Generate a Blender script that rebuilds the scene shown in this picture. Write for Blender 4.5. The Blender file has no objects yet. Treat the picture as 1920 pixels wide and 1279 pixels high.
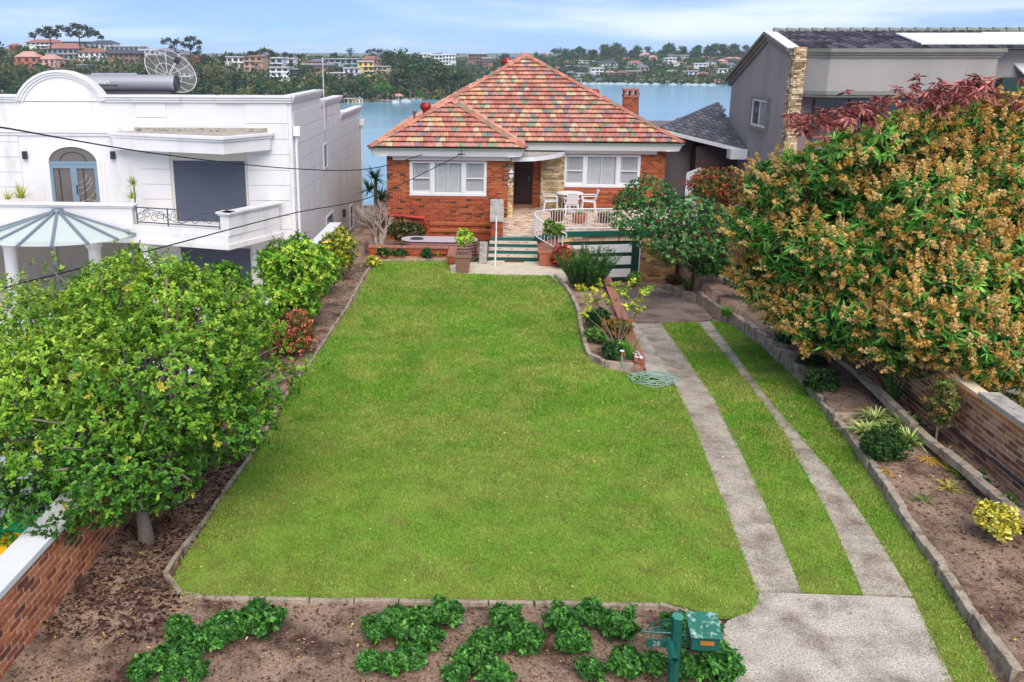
import bpy, bmesh, math, random
import numpy as np
from mathutils import Vector, Matrix
from mathutils.geometry import tessellate_polygon
random.seed(7); RNG = np.random.default_rng(7)
scene = bpy.context.scene
COL = scene.collection
PI = math.pi

# ------------------------------------------------------------------ camera
FPX, CX, CY, HOR, CAMZ = 1650., 800., 545., 102., 6.6        # in pixels of a 1920 x 1279 frame
PITCH = math.atan((CY-HOR)/FPX)
YAW = math.atan((930-CX)*math.cos(PITCH)/FPX)
cam_d = bpy.data.cameras.new('camera'); cam = bpy.data.objects.new('camera', cam_d); COL.objects.link(cam)
cam.location = (0, 0, CAMZ); cam.rotation_euler = (PI/2-PITCH, 0, YAW)
cam_d.sensor_width = 36; cam_d.lens = 36*FPX/1920
cam_d.shift_x = (960-CX)/1920; cam_d.shift_y = -(639.5-CY)/1920
cam_d.clip_end = 20000; cam_d.clip_start = .1
scene.camera = cam
_f0 = np.array([-math.sin(YAW), math.cos(YAW), 0]); _rt = np.array([math.cos(YAW), math.sin(YAW), 0]); _u0 = np.array([0, 0, 1.])
_fw = _f0*math.cos(PITCH)-_u0*math.sin(PITCH); _up = _u0*math.cos(PITCH)+_f0*math.sin(PITCH); _C = np.array([0, 0, CAMZ])
def _ray(x, y): return _fw*FPX+_rt*(x-CX)-_up*(y-CY)
def P(x, y, z=0.):                       # survey: point at height z seen at (x, y)
    d = _ray(x, y); return Vector(_C+d*((z-CAMZ)/d[2]))
def Q(x, y, Y):                          # survey: point at distance Y
    d = _ray(x, y); return Vector(_C+d*(Y/d[1]))
def XX(x, y, X):
    d = _ray(x, y); return Vector(_C+d*(X/d[0]))

# ------------------------------------------------------------------ light
SUN_EL, SUN_AZ = math.radians(50), math.radians(166)      # azimuth from +Y clockwise: sun behind and a little right of the camera
world = bpy.data.worlds.new('World'); scene.world = world; world.use_nodes = True
nt = world.node_tree; nt.nodes.clear()
N = nt.nodes.new; L = nt.links.new
sky = N('ShaderNodeTexSky'); sky.sky_type = 'NISHITA'; sky.sun_disc = False
sky.sun_elevation = SUN_EL; sky.sun_rotation = SUN_AZ; sky.altitude = 30; sky.air_density = 1.0; sky.dust_density = .3; sky.ozone_density = 3.0
skm = N('ShaderNodeVectorMath'); skm.operation = 'SCALE'; skm.inputs['Scale'].default_value = .07
L(sky.outputs[0], skm.inputs[0])
tc = N('ShaderNodeTexCoord'); va = N('ShaderNodeVectorMath'); va.operation = 'ADD'; va.inputs[1].default_value = (0, 0, .22); vn = N('ShaderNodeVectorMath'); vn.operation = 'NORMALIZE'
L(tc.outputs['Generated'], va.inputs[0]); L(va.outputs[0], vn.inputs[0]); L(vn.outputs[0], sky.inputs['Vector']); mp = N('ShaderNodeMapping'); mp.inputs['Scale'].default_value = (1.2, 1.2, 9.0); mp.inputs['Location'].default_value = (3.1, .7, .35)
L(tc.outputs['Generated'], mp.inputs[0])
cn = N('ShaderNodeTexNoise'); cn.inputs['Scale'].default_value = 2.1; cn.inputs['Detail'].default_value = 7; cn.inputs['Roughness'].default_value = .52; cn.inputs['Distortion'].default_value = .35
L(mp.outputs[0], cn.inputs['Vector'])
cr = N('ShaderNodeMapRange'); cr.interpolation_type = 'SMOOTHSTEP'; cr.inputs[1].default_value = .43; cr.inputs[2].default_value = .74; cr.inputs[3].default_value = .04; cr.inputs[4].default_value = .8
L(cn.outputs[0], cr.inputs[0])
mx = N('ShaderNodeMix'); mx.data_type = 'RGBA'; mx.inputs[7].default_value = (.385, .41, .455, 1)
L(cr.outputs[0], mx.inputs[0]); L(skm.outputs[0], mx.inputs[6])
bg = N('ShaderNodeBackground'); bg.inputs[1].default_value = 1.0
wo = N('ShaderNodeOutputWorld'); L(mx.outputs[2], bg.inputs[0]); L(bg.outputs[0], wo.inputs[0])
sd = bpy.data.lights.new('sun', 'SUN'); sd.energy = 1.5; sd.angle = math.radians(55); sd.color = (1, .93, .84)
so = bpy.data.objects.new('sun', sd); COL.objects.link(so)
_sv = Vector((math.sin(SUN_AZ)*math.cos(SUN_EL), math.cos(SUN_AZ)*math.cos(SUN_EL), math.sin(SUN_EL)))
so.rotation_euler = _sv.to_track_quat('Z', 'Y').to_euler()
scene.view_settings.view_transform = 'Standard'; scene.view_settings.look = 'None'; scene.view_settings.gamma = 1
scene.view_settings.exposure = 1.5
scene.cycles.max_bounces = 6; scene.cycles.transparent_max_bounces = 12; scene.cycles.use_denoising = True

# ------------------------------------------------------------------ materials
def lin(r, g, b):
    f = lambda c: (c/255/12.92) if c/255 <= .04045 else ((c/255+.055)/1.055)**2.4
    return (f(r), f(g), f(b))
def M(name, col=(.5, .5, .5), rough=.7, var=.18, scale=6., col2=None, c2=(.5, .62), s2=1.5, bump=0., bscale=40., attr=False, metal=0., spec=.35, trans=0., wave=None, fine=0., fscale=120., stretch=None):
    m = bpy.data.materials.new(name); m.use_nodes = True; t = m.node_tree; n = t.nodes; l = t.links.new
    b = n['Principled BSDF']; b.inputs['Roughness'].default_value = rough; b.inputs['Metallic'].default_value = metal; b.inputs['Specular IOR Level'].default_value = spec
    g = n.new('ShaderNodeNewGeometry'); vec = g.outputs['Position']
    if stretch:
        mpn = n.new('ShaderNodeMapping'); mpn.inputs['Scale'].default_value = stretch; l(vec, mpn.inputs[0]); vec = mpn.outputs[0]
    def noise(s, det=4, r=.6):
        q = n.new('ShaderNodeTexNoise'); q.inputs['Scale'].default_value = s; q.inputs['Detail'].default_value = det; q.inputs['Roughness'].default_value = r
        l(vec, q.inputs['Vector']); return q.outputs[0]
    if attr:
        a = n.new('ShaderNodeAttribute'); a.attribute_name = 'Col'; c = a.outputs['Color']
    else:
        a = n.new('ShaderNodeRGB'); a.outputs[0].default_value = (*col, 1); c = a.outputs[0]
    def mapr(src, a0, a1, b0, b1):
        q = n.new('ShaderNodeMapRange'); q.inputs[1].default_value = a0; q.inputs[2].default_value = a1; q.inputs[3].default_value = b0; q.inputs[4].default_value = b1; l(src, q.inputs[0]); return q.outputs[0]
    if col2:
        k = n.new('ShaderNodeMix'); k.data_type = 'RGBA'; l(mapr(noise(s2, 6, .65), c2[0], c2[1], 0, 1), k.inputs[0]); l(c, k.inputs[6]); k.inputs[7].default_value = (*col2, 1); c = k.outputs[2]
    def mul(c, f):
        k = n.new('ShaderNodeVectorMath'); k.operation = 'SCALE'; l(c, k.inputs[0]); l(f, k.inputs['Scale']); return k.outputs[0]
    if var: c = mul(c, mapr(noise(scale), .25, .75, 1-var, 1+var))
    if fine: c = mul(c, mapr(noise(fscale, 3, .7), .3, .7, 1-fine, 1+fine))
    l(c, b.inputs['Base Color'])
    if bump:
        k = n.new('ShaderNodeBump'); k.inputs['Strength'].default_value = bump; k.inputs['Distance'].default_value = .02; l(noise(bscale, 5, .65), k.inputs['Height']); l(k.outputs[0], b.inputs['Normal'])
    if trans:
        o = n['Material Output']; tr = n.new('ShaderNodeBsdfTranslucent'); k = n.new('ShaderNodeMixShader'); k.inputs[0].default_value = trans
        l(c, tr.inputs[0]); l(b.outputs[0], k.inputs[1]); l(tr.outputs[0], k.inputs[2]); l(k.outputs[0], o.inputs[0])
    return m
MT = {}
def mat(k, *a, **kw):
    MT[k] = M(k, *a, **kw); return MT[k]
mat('attr', attr=True, rough=.85, var=.22, scale=14, fine=.12, fscale=90, bump=.25, bscale=70)
mat('attr_wall', attr=True, rough=.9, var=.3, scale=2.2, fine=.3, fscale=45, bump=.5, bscale=60)
mat('attr_tile', attr=True, rough=.75, var=.3, scale=2.2, fine=.3, fscale=22, bump=.4, bscale=50, spec=.25)
mat('leaf', attr=True, rough=.5, var=.18, scale=1.2, trans=.16, spec=.28)
mat('farleaf', attr=True, rough=.8, var=.15, scale=.15, trans=.15, spec=.1)
mat('petal', attr=True, rough=.7, var=.1, trans=.35, spec=.2)
mat('grass', attr=True, rough=.65, var=.1, scale=2, trans=.3, spec=.2)
mat('mortar', lin(190, 140, 104), var=.2, fine=.2, bump=.3); mat('mortar_pale', lin(222, 200, 172), var=.15, fine=.2, bump=.3)
mat('white_paint', (.70, .70, .69), rough=.45, var=.04)
mat('white_render', (.70, .67, .655), rough=.8, var=.05, scale=.8, col2=(.46, .42, .38), c2=(.55, .85), s2=1.1, bump=.08, bscale=200, stretch=(1, 1, .35))
mat('white_plastic', (.74, .74, .74), rough=.35, var=.02)
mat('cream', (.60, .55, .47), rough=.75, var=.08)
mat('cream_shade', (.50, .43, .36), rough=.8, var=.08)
mat('green_paint', lin(22, 84, 72), rough=.4, var=.12, col2=lin(95, 140, 125), c2=(.62, .8), s2=9)
mat('green_dark', lin(30, 58, 52), rough=.4, var=.1)
mat('green_tile', lin(24, 92, 80), rough=.3, var=.15, scale=10)
mat('grey_render', lin(156, 150, 146), rough=.9, var=.08, scale=.7, col2=lin(138, 132, 129), c2=(.5, .8), s2=.8, bump=.5, bscale=90, fine=.1, fscale=70, stretch=(1, 1, .25))
mat('grey_trim', lin(124, 124, 116), rough=.8, var=.12, scale=3, bump=.2)
mat('door_wood', lin(52, 24, 26), rough=.45, var=.2, scale=9, stretch=(1, 1, 5))
mat('concrete', lin(184, 174, 160), rough=.9, var=.2, scale=1.1, col2=lin(124, 108, 96), c2=(.46, .7), s2=1.5, fine=.55, fscale=38, bump=.4, bscale=60)
mat('concrete_brown', lin(170, 159, 143), rough=.9, var=.26, scale=1.2, col2=lin(124, 106, 90), c2=(.44, .7), s2=2.2, fine=.5, fscale=36, bump=.35, bscale=70)
mat('asphalt', lin(130, 114, 104), rough=.9, var=.25, scale=1.0, col2=lin(88, 74, 66), c2=(.45, .65), s2=1.4, fine=.26, fscale=50, bump=.35)
mat('path', lin(196, 184, 160), rough=.85, var=.15, scale=3, col2=lin(130, 112, 92), c2=(.58, .75), s2=2.2, fine=.15, fscale=60)
mat('soil', lin(146, 122, 104), rough=.95, var=.3, scale=1.6, col2=lin(82, 62, 52), c2=(.49, .64), s2=1.3, fine=.5, fscale=34, bump=.8, bscale=45, spec=.1)
mat('mulch', attr=True, rough=.95, var=.25, spec=.1)
mat('stone_kerb', lin(166, 150, 132), rough=.9, var=.3, scale=4, col2=lin(100, 88, 78), c2=(.48, .68), s2=5, fine=.3, fscale=50, bump=.7, bscale=40)
mat('cap_concrete', lin(168, 160, 150), rough=.85, var=.2, scale=4, col2=lin(110, 100, 92), c2=(.5, .7), s2=6, fine=.15, bump=.3)
mat('turf_base', lin(118, 140, 56), rough=.95, var=.3, scale=2.5, col2=lin(112, 112, 54), c2=(.5, .7), s2=3, fine=.35, fscale=60, bump=.5, spec=.1)
mat('bark', lin(124, 112, 100), rough=.9, var=.3, scale=12, bump=.7, bscale=30, stretch=(1, 1, .3))
mat('bark_pale', lin(168, 152, 138), rough=.9, var=.25, scale=12, bump=.5, bscale=30)
mat('bark_dark', lin(72, 58, 48), rough=.9, var=.3, scale=12, bump=.5)
mat('far_bark', lin(150, 140, 128), rough=.9, var=.1)
mat('glass_dark', (.03, .035, .04), rough=.08, var=0, spec=.6)
mat('glass_blue', (.05, .07, .09), rough=.08, var=0, spec=.6)
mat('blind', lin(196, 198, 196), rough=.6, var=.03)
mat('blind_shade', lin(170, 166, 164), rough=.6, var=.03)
mat('blind_gap', lin(66, 72, 74), rough=.6, var=.03)
mat('metal_dark', (.03, .03, .035), rough=.5, var=.05)
mat('shutter', lin(84, 88, 102), rough=.5, var=.05)
mat('blue_grey', lin(118, 138, 152), rough=.45, var=.05)
mat('canopy_metal', lin(120, 132, 142), rough=.4, var=.06, metal=.3)
mat('terracotta_paint', lin(170, 58, 42), rough=.5, var=.1)
mat('vent_red', lin(150, 34, 34), rough=.4, var=.12)
mat('brick_cap', lin(158, 104, 88), rough=.85, var=.2, scale=10, bump=.3)
mat('terracotta', lin(168, 98, 70), rough=.8, var=.2, scale=8, bump=.2)
mat('pot_dark', lin(92, 52, 38), rough=.35, var=.25, scale=9)
mat('pot_amber', lin(168, 92, 44), rough=.35, var=.25, scale=9)
mat('pot_brown', lin(140, 104, 86), rough=.85, var=.25, scale=9, bump=.3)
mat('tank', lin(120, 84, 84), rough=.45, var=.06)
mat('tank_lid', lin(186, 170, 176), rough=.4, var=.08)
mat('steel', lin(160, 160, 164), rough=.5, var=.05, metal=.35)
mat('collector', lin(70, 70, 74), rough=.4, var=.08)
mat('mesh_wire', lin(196, 196, 192), rough=.5, var=.05)
mat('wire', (.02, .02, .022), rough=.6, var=0)
mat('yellow_bin', lin(236, 176, 24), rough=.4, var=.04)
mat('green_bin', lin(20, 140, 92), rough=.4, var=.04)
mat('dark_bin', lin(40, 42, 46), rough=.45, var=.04)
mat('hose', lin(128, 156, 140), rough=.45, var=.08)
mat('red_fence', lin(92, 42, 36), rough=.7, var=.15)
mat('beige_fence', lin(212, 200, 178), rough=.6, var=.05)
mat('dark_slate', lin(84, 84, 92), rough=.55, var=.18, scale=3, bump=.1)
mat('paver', lin(196, 178, 160), rough=.6, var=.1)
mat('white_bin_pad', lin(190, 188, 184), rough=.9, var=.1, fine=.08)

# ------------------------------------------------------------------ mesh helpers
def wloc(o):
    v = Vector((0, 0, 0))
    while o is not None:
        v = v+o.location; o = o.parent
    return v
def props(o, label=None, cat=None, group=None, kind=None):
    for k, v in (('label', label), ('category', cat), ('group', group), ('kind', kind)):
        if v: o[k] = v
    return o
def root(name, label, cat, loc=(0, 0, 0), group=None):
    o = bpy.data.objects.new(name, None); COL.objects.link(o); o.location = loc; o.empty_display_size = .2
    return props(o, label, cat, group)
class MB:
    def __init__(s): s.V = []; s.F = []; s.C = []; s.col = (.5, .5, .5)
    def add(s, vs, fs, col=None):
        o = len(s.V); s.V += [tuple(v) for v in vs]; s.F += [tuple(i+o for i in f) for f in fs]; s.C += [col or s.col]*len(vs); return s
    def box(s, a, b, col=None):
        x0, y0, z0 = a; x1, y1, z1 = b
        return s.add([(x0, y0, z0), (x1, y0, z0), (x1, y1, z0), (x0, y1, z0), (x0, y0, z1), (x1, y0, z1), (x1, y1, z1), (x0, y1, z1)],
                     [(0, 3, 2, 1), (4, 5, 6, 7), (0, 1, 5, 4), (1, 2, 6, 5), (2, 3, 7, 6), (3, 0, 4, 7)], col)
    def obox(s, c, ax, ay, az, col=None):            # oriented box: centre + half vectors
        c, ax, ay, az = map(Vector, (c, ax, ay, az)); vs = []
        for k in (-1, 1):
            for i, j in ((-1, -1), (1, -1), (1, 1), (-1, 1)): vs.append(c+ax*i+ay*j+az*k)
        return s.add(vs, [(0, 3, 2, 1), (4, 5, 6, 7), (0, 1, 5, 4), (1, 2, 6, 5), (2, 3, 7, 6), (3, 0, 4, 7)], col)
    def bar(s, p, q, w, h=None, col=None):           # rectangular bar from p to q
        p, q = Vector(p), Vector(q); d = (q-p).normalized(); h = h or w
        sd = d.cross(Vector((0, 0, 1)));
        if sd.length < 1e-3: sd = Vector((1, 0, 0))
        sd.normalize(); u = sd.cross(d)
        return s.obox((p+q)/2, (q-p)/2, sd*w/2, u*h/2, col)
    def tube(s, pts, r, n=6, col=None, cap=True):
        pts = [Vector(p) for p in pts]; rs = r if isinstance(r, (list, tuple)) else [r]*len(pts); vs = []; fs = []
        a = None
        for i, p in enumerate(pts):
            d = (pts[min(i+1, len(pts)-1)]-pts[max(i-1, 0)])
            if d.length < 1e-9: d = Vector((0, 0, 1))
            d.normalize()
            if a is None: a = d.orthogonal().normalized()
            else:
                a = a-d*a.dot(d)
                a = a.normalized() if a.length > 1e-6 else d.orthogonal().normalized()
            b = d.cross(a)
            for k in range(n):
                t = 2*PI*k/n; vs.append(p+(a*math.cos(t)+b*math.sin(t))*rs[i])
        for i in range(len(pts)-1):
            for k in range(n): fs.append((i*n+k, i*n+(k+1) % n, (i+1)*n+(k+1) % n, (i+1)*n+k))
        if cap: fs += [tuple(range(n))[::-1], tuple(range((len(pts)-1)*n, len(pts)*n))]
        return s.add(vs, fs, col)
    def lathe(s, prof, c=(0, 0, 0), n=20, col=None, sy=1.):   # prof: (radius, z)
        vs = []; fs = []; m = len(prof)
        for k in range(n):
            t = 2*PI*k/n
            for r, z in prof: vs.append((c[0]+r*math.cos(t), c[1]+r*math.sin(t)*sy, c[2]+z))
        for k in range(n):
            for i in range(m-1): fs.append((k*m+i, ((k+1) % n)*m+i, ((k+1) % n)*m+i+1, k*m+i+1))
        return s.add(vs, fs, col)
    def prism(s, pts, d, col=None):                   # closed 3D polygon swept by vector d
        pts = [Vector(p) for p in pts]; d = Vector(d); n = len(pts); vs = pts+[p+d for p in pts]
        fs = [(i, (i+1) % n, n+(i+1) % n, n+i) for i in range(n)]
        tri = tessellate_polygon([pts]); fs += [tuple(t)[::-1] for t in tri]+[tuple(i+n for i in t) for t in tri]
        return s.add(vs, fs, col)
    def quad(s, a, b, c, d, col=None): return s.add([a, b, c, d], [(0, 1, 2, 3)], col)
    def mesh(s, name, off=(0, 0, 0), smooth=False, recalc=True):
        me = bpy.data.meshes.new(name); o = Vector(off)
        me.from_pydata([(v[0]-o.x, v[1]-o.y, v[2]-o.z) for v in s.V], [], s.F)
        at = me.color_attributes.new('Col', 'FLOAT_COLOR', 'POINT')
        at.data.foreach_set('color', np.array([(*c, 1.) for c in s.C], dtype=np.float32).ravel())
        if recalc:
            bm = bmesh.new(); bm.from_mesh(me); bmesh.ops.recalc_face_normals(bm, faces=bm.faces); bm.to_mesh(me); bm.free()
        if smooth: me.shade_smooth()
        return me
    def build(s, name, m, parent=None, smooth=False, kind=None, label=None, cat=None, group=None, recalc=True, bevel=0):
        me = s.mesh(name, wloc(parent), smooth, recalc); me.materials.append(MT[m] if isinstance(m, str) else m)
        o = bpy.data.objects.new(name, me); COL.objects.link(o); o.parent = parent
        if bevel:
            b = o.modifiers.new('bevel', 'BEVEL'); b.width = bevel; b.segments = 2; b.limit_method = 'ANGLE'
        return props(o, label, cat, group, kind)
def one(name, m, parent, fn, **kw):
    b = MB(); fn(b); return b.build(name, m, parent, **kw)
def boxpart(name, m, parent, a, b, **kw):
    return MB().box(a, b).build(name, m, parent, **kw)

def nmesh(name, V, F, C, m, parent=None, kind=None, smooth=False):     # numpy mesh: F is (n, k)
    off = np.array(wloc(parent)); V = np.asarray(V, dtype=np.float32)-off.astype(np.float32); F = np.asarray(F, dtype=np.int32); k = F.shape[1]
    me = bpy.data.meshes.new(name); me.vertices.add(len(V)); me.vertices.foreach_set('co', V.ravel())
    me.loops.add(F.size); me.loops.foreach_set('vertex_index', F.ravel())
    me.polygons.add(len(F)); me.polygons.foreach_set('loop_start', np.arange(0, F.size, k, dtype=np.int32))
    try: me.polygons.foreach_set('loop_total', np.full(len(F), k, dtype=np.int32))
    except Exception: pass
    if smooth: me.polygons.foreach_set('use_smooth', np.ones(len(F), dtype=bool))
    me.update(calc_edges=True)
    at = me.color_attributes.new('Col', 'FLOAT_COLOR', 'POINT')
    at.data.foreach_set('color', np.concatenate([np.asarray(C, dtype=np.float32), np.ones((len(V), 1), np.float32)], 1).ravel())
    me.materials.append(MT[m]); o = bpy.data.objects.new(name, me); COL.objects.link(o); o.parent = parent
    return props(o, kind=kind)

# value noise on the plane, for layout only
_H = RNG.random((256, 256))
def vnoise(x, y, s=1., oct=3):
    x = np.asarray(x, float)*s; y = np.asarray(y, float)*s; v = 0; a = .5; tot = 0
    for o in range(oct):
        xi = np.floor(x).astype(int); yi = np.floor(y).astype(int); fx = x-xi; fy = y-yi; fx = fx*fx*(3-2*fx); fy = fy*fy*(3-2*fy)
        h = lambda i, j: _H[(xi+i) % 256, (yi+j) % 256]
        v = v+a*((h(0, 0)*(1-fx)+h(1, 0)*fx)*(1-fy)+(h(0, 1)*(1-fx)+h(1, 1)*fx)*fy); tot += a; a *= .5; x = x*2.03+17.3; y = y*2.03+5.1
    return v/tot
def inpoly(x, y, poly):
    x = np.asarray(x); y = np.asarray(y); ins = np.zeros(x.shape, bool); n = len(poly)
    for i in range(n):
        x0, y0 = poly[i][:2]; x1, y1 = poly[(i+1) % n][:2]
        c = ((y0 > y) != (y1 > y)) & (x < (x1-x0)*(y-y0)/((y1-y0) if y1 != y0 else 1e-9)+x0); ins ^= c
    return ins
def unit(v): return v/np.maximum(np.linalg.norm(v, axis=-1, keepdims=True), 1e-9)
def randdir(n):
    return unit(RNG.normal(size=(n, 3)))

# leaves: template with 6 points, folded along the midrib
def leaf_t(w=.4, wid=.55, fold=.12, droop=.15):
    return np.array([(0, 0, 0), (wid*.6, w*.42, fold*w), (wid*1.25, w*.46, fold*w-droop*.4), (1, 0, -droop), (wid*1.25, -w*.46, fold*w-droop*.4), (wid*.6, -w*.42, fold*w)], float), np.array([(0, 5, 4, 3), (0, 3, 2, 1)])
def leaves(tmpl, pos, d, nrm, size, colr):
    T, F = tmpl; n = len(pos); d = unit(d); s = unit(np.cross(nrm, d)); u = np.cross(d, s)
    V = pos[:, None, :]+size[:, None, None]*(T[None, :, 0:1]*d[:, None]+T[None, :, 1:2]*s[:, None]+T[None, :, 2:3]*u[:, None])
    k = len(T); FF = (F[None]+(np.arange(n)*k)[:, None, None]).reshape(-1, F.shape[1])
    return V.reshape(-1, 3), FF, np.repeat(colr, k, 0)
def join(parts):
    V = []; F = []; C = []; o = 0
    for v, f, c in parts: V.append(v); F.append(f+o); C.append(c); o += len(v)
    return np.concatenate(V), np.concatenate(F), np.concatenate(C)
def pal(n, cols, wts=None, jit=.15):
    cols = np.array(cols); i = RNG.choice(len(cols), n, p=None if wts is None else np.array(wts)/sum(wts))
    return np.clip(cols[i]*(1+jit*RNG.normal(size=(n, 1))), .003, 1)
def rosettes(tips, axes, k, tmpl, size, cols, wts=None, spread=(.6, 1.25), stem=.06, droop=.0, sj=.25, cj=None):
    n = len(tips); ti = np.repeat(np.arange(n), k); m = n*k; ax = axes[ti]
    r = randdir(m); per = unit(np.cross(ax, r)); th = RNG.uniform(spread[0], spread[1], (m, 1))
    d = ax*np.cos(th)+per*np.sin(th); d[:, 2] -= droop*RNG.random(m); d = unit(d)
    nr = unit(ax*.9+randdir(m)*.35); pos = tips[ti]-ax*(stem*RNG.random((m, 1)))
    base = pal(n, cols, wts, .18) if cj is None else cj
    c = base[ti]*(1+.16*RNG.normal(size=(m, 1)))
    return leaves(tmpl, pos, d, nr, size*(1+sj*RNG.normal(size=m)).clip(.4, 1.8), np.clip(c, .003, 1))
def lobes_tips(lobes, dens, up=.25, inner=.25, cull=.55, shell=(.78, 1.05)):
    """twig tips spread over a crown made of ellipsoid lobes (cx,cy,cz,rx,ry,rz)"""
    A = []; D = []
    for (cx, cy, cz, rx, ry, rz) in lobes:
        area = 4*PI*((rx*ry)**1.6/3+(rx*rz)**1.6/3+(ry*rz)**1.6/3)**(1/1.6); n = max(4, int(area*dens))
        dd = randdir(n); r = RNG.uniform(shell[0], shell[1], (n, 1))
        q = RNG.random(n) < inner; r[q] = RNG.uniform(.35, .8, (q.sum(), 1))
        p = np.array([cx, cy, cz])+dd*r*np.array([rx, ry, rz]); nd = unit(dd/np.array([rx, ry, rz])); nd[:, 2] += up
        A.append(p); D.append(unit(nd+.35*randdir(n)))
    A = np.concatenate(A); D = np.concatenate(D); keep = np.ones(len(A), bool)
    for (cx, cy, cz, rx, ry, rz) in lobes:
        q = (((A-np.array([cx, cy, cz]))/np.array([rx, ry, rz]))**2).sum(1); keep &= ~((q < cull**2*1.0) & (RNG.random(len(A)) < .8))
    return A[keep], D[keep]
def rand_lobes(c, r, n, sz=(.32, .5), seed=0, flat=1., low=-1.):
    g = np.random.default_rng(seed); out = []
    for i in range(n):
        d = unit(g.normal(size=(1, 3)))[0]; d[2] = max(d[2], low); s = g.uniform(*sz); q = (1-s*.9)*g.uniform(.75, 1.05)
        p = np.array(c)+d*np.array(r)*q; out.append((*p, r[0]*s, r[1]*s, r[2]*s*flat))
    return out
def branches(b, base, tips, r0, fork, n=6, seed=1):
    """a tapered trunk from base to fork, limbs from there to the given tips"""
    g = random.Random(seed); base = Vector(base); fork = Vector(fork); mid = base.lerp(fork, .5)+Vector((g.uniform(-.08, .08), g.uniform(-.08, .08), 0))*r0*8
    b.tube([base-Vector((0, 0, .1)), base.lerp(mid, .25), mid, fork], [r0*1.35, r0*1.05, r0*.85, r0*.7], n+2)
    for t in tips:
        t = Vector(t); m1 = fork.lerp(t, .45)+Vector((g.uniform(-1, 1), g.uniform(-1, 1), g.uniform(.0, 1)))*(t-fork).length*.12
        b.tube([fork, m1, t], [r0*.55, r0*.33, r0*.1], n)

# alike pieces: the nearest 300 as parts, the rest joined
def unit_brick():
    i = .04; b = [(-.5, 0, -.5), (.5, 0, -.5), (.5, 0, .5), (-.5, 0, .5)]; f = [(-.5+i*.5, -1, -.5+i), (.5-i*.5, -1, -.5+i), (.5-i*.5, -1, .5-i), (-.5+i*.5, -1, .5-i)]
    return b+f, [(4, 5, 6, 7), (0, 1, 5, 4), (1, 2, 6, 5), (2, 3, 7, 6), (3, 0, 4, 7)]
def pieces(name, items, shape, m, parent, limit=300, rest='brickwork', smooth=False):
    """items: (matrix 4x4 in world, colour); shape: (verts, faces)"""
    off = wloc(parent); items = sorted(items, key=lambda it: (it[0].translation-Vector((0, 0, CAMZ))).length)
    V, F = shape; cache = {}
    for mt, c in items[:limit]:
        key = tuple(round(x*24)/24 for x in c)
        if key not in cache:
            b = MB(); b.add(V, F, c); me = b.mesh(name, smooth=smooth, recalc=False); me.materials.append(MT[m]); cache[key] = me
        o = bpy.data.objects.new(name, cache[key]); COL.objects.link(o); o.parent = parent
        mt = mt.copy(); mt.translation = mt.translation-off; o.matrix_local = mt
    if len(items) > limit:
        b = MB()
        for mt, c in items[limit:]: b.add([mt @ Vector(v) for v in V], F, c)
        b.build(rest, m, parent, kind='stuff', recalc=False, smooth=smooth)
def brick_face(o, u, n, width, height, colf, holes=(), bl=.23, bh=.076, j=.01, depth=.012, rnd=False, skip=None):
    """running-bond pieces on a face: origin o, direction u, outward normal n; returns piece items"""
    o, u, n = Vector(o), Vector(u).normalized(), Vector(n).normalized(); out = []; z = 0.; row = 0
    while z+bh*.6 < height:
        h = min(bh, height-z); x = -(bl+j)*.5*(row % 2)
        if rnd: x = -random.random()*bl
        while x < width:
            w = bl*(random.uniform(.55, 1.5) if rnd else 1); a, b_ = max(x, 0), min(x+w, width); x += w+j
            segs = [(a, b_)]
            for (u0, u1, v0, v1) in holes:
                if z+h > v0+.01 and z < v1-.01:
                    ns = []
                    for s0, s1 in segs:
                        if s1 <= u0 or s0 >= u1: ns.append((s0, s1)); continue
                        if s0 < u0: ns.append((s0, u0))
                        if s1 > u1: ns.append((u1, s1))
                    segs = ns
            for s0, s1 in segs:
                if s1-s0 < .03: continue
                c = o+u*((s0+s1)/2)+Vector((0, 0, z+h/2))
                if skip and skip(c): continue
                mt = Matrix(((u.x*(s1-s0), -n.x*depth, 0, c.x), (u.y*(s1-s0), -n.y*depth, 0, c.y), (0, 0, h, c.z), (0, 0, 0, 1)))
                dp = random.uniform(.7, 1.3) if not rnd else random.uniform(.5, 2.2)
                mt[0][1] *= dp; mt[1][1] *= dp
                out.append((mt, colf(row)))
        z += bh+j; row += 1
    return out
UB = unit_brick()
def pick(cols, wts):
    return lambda row=0: random.choices(cols, wts)[0]
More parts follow.
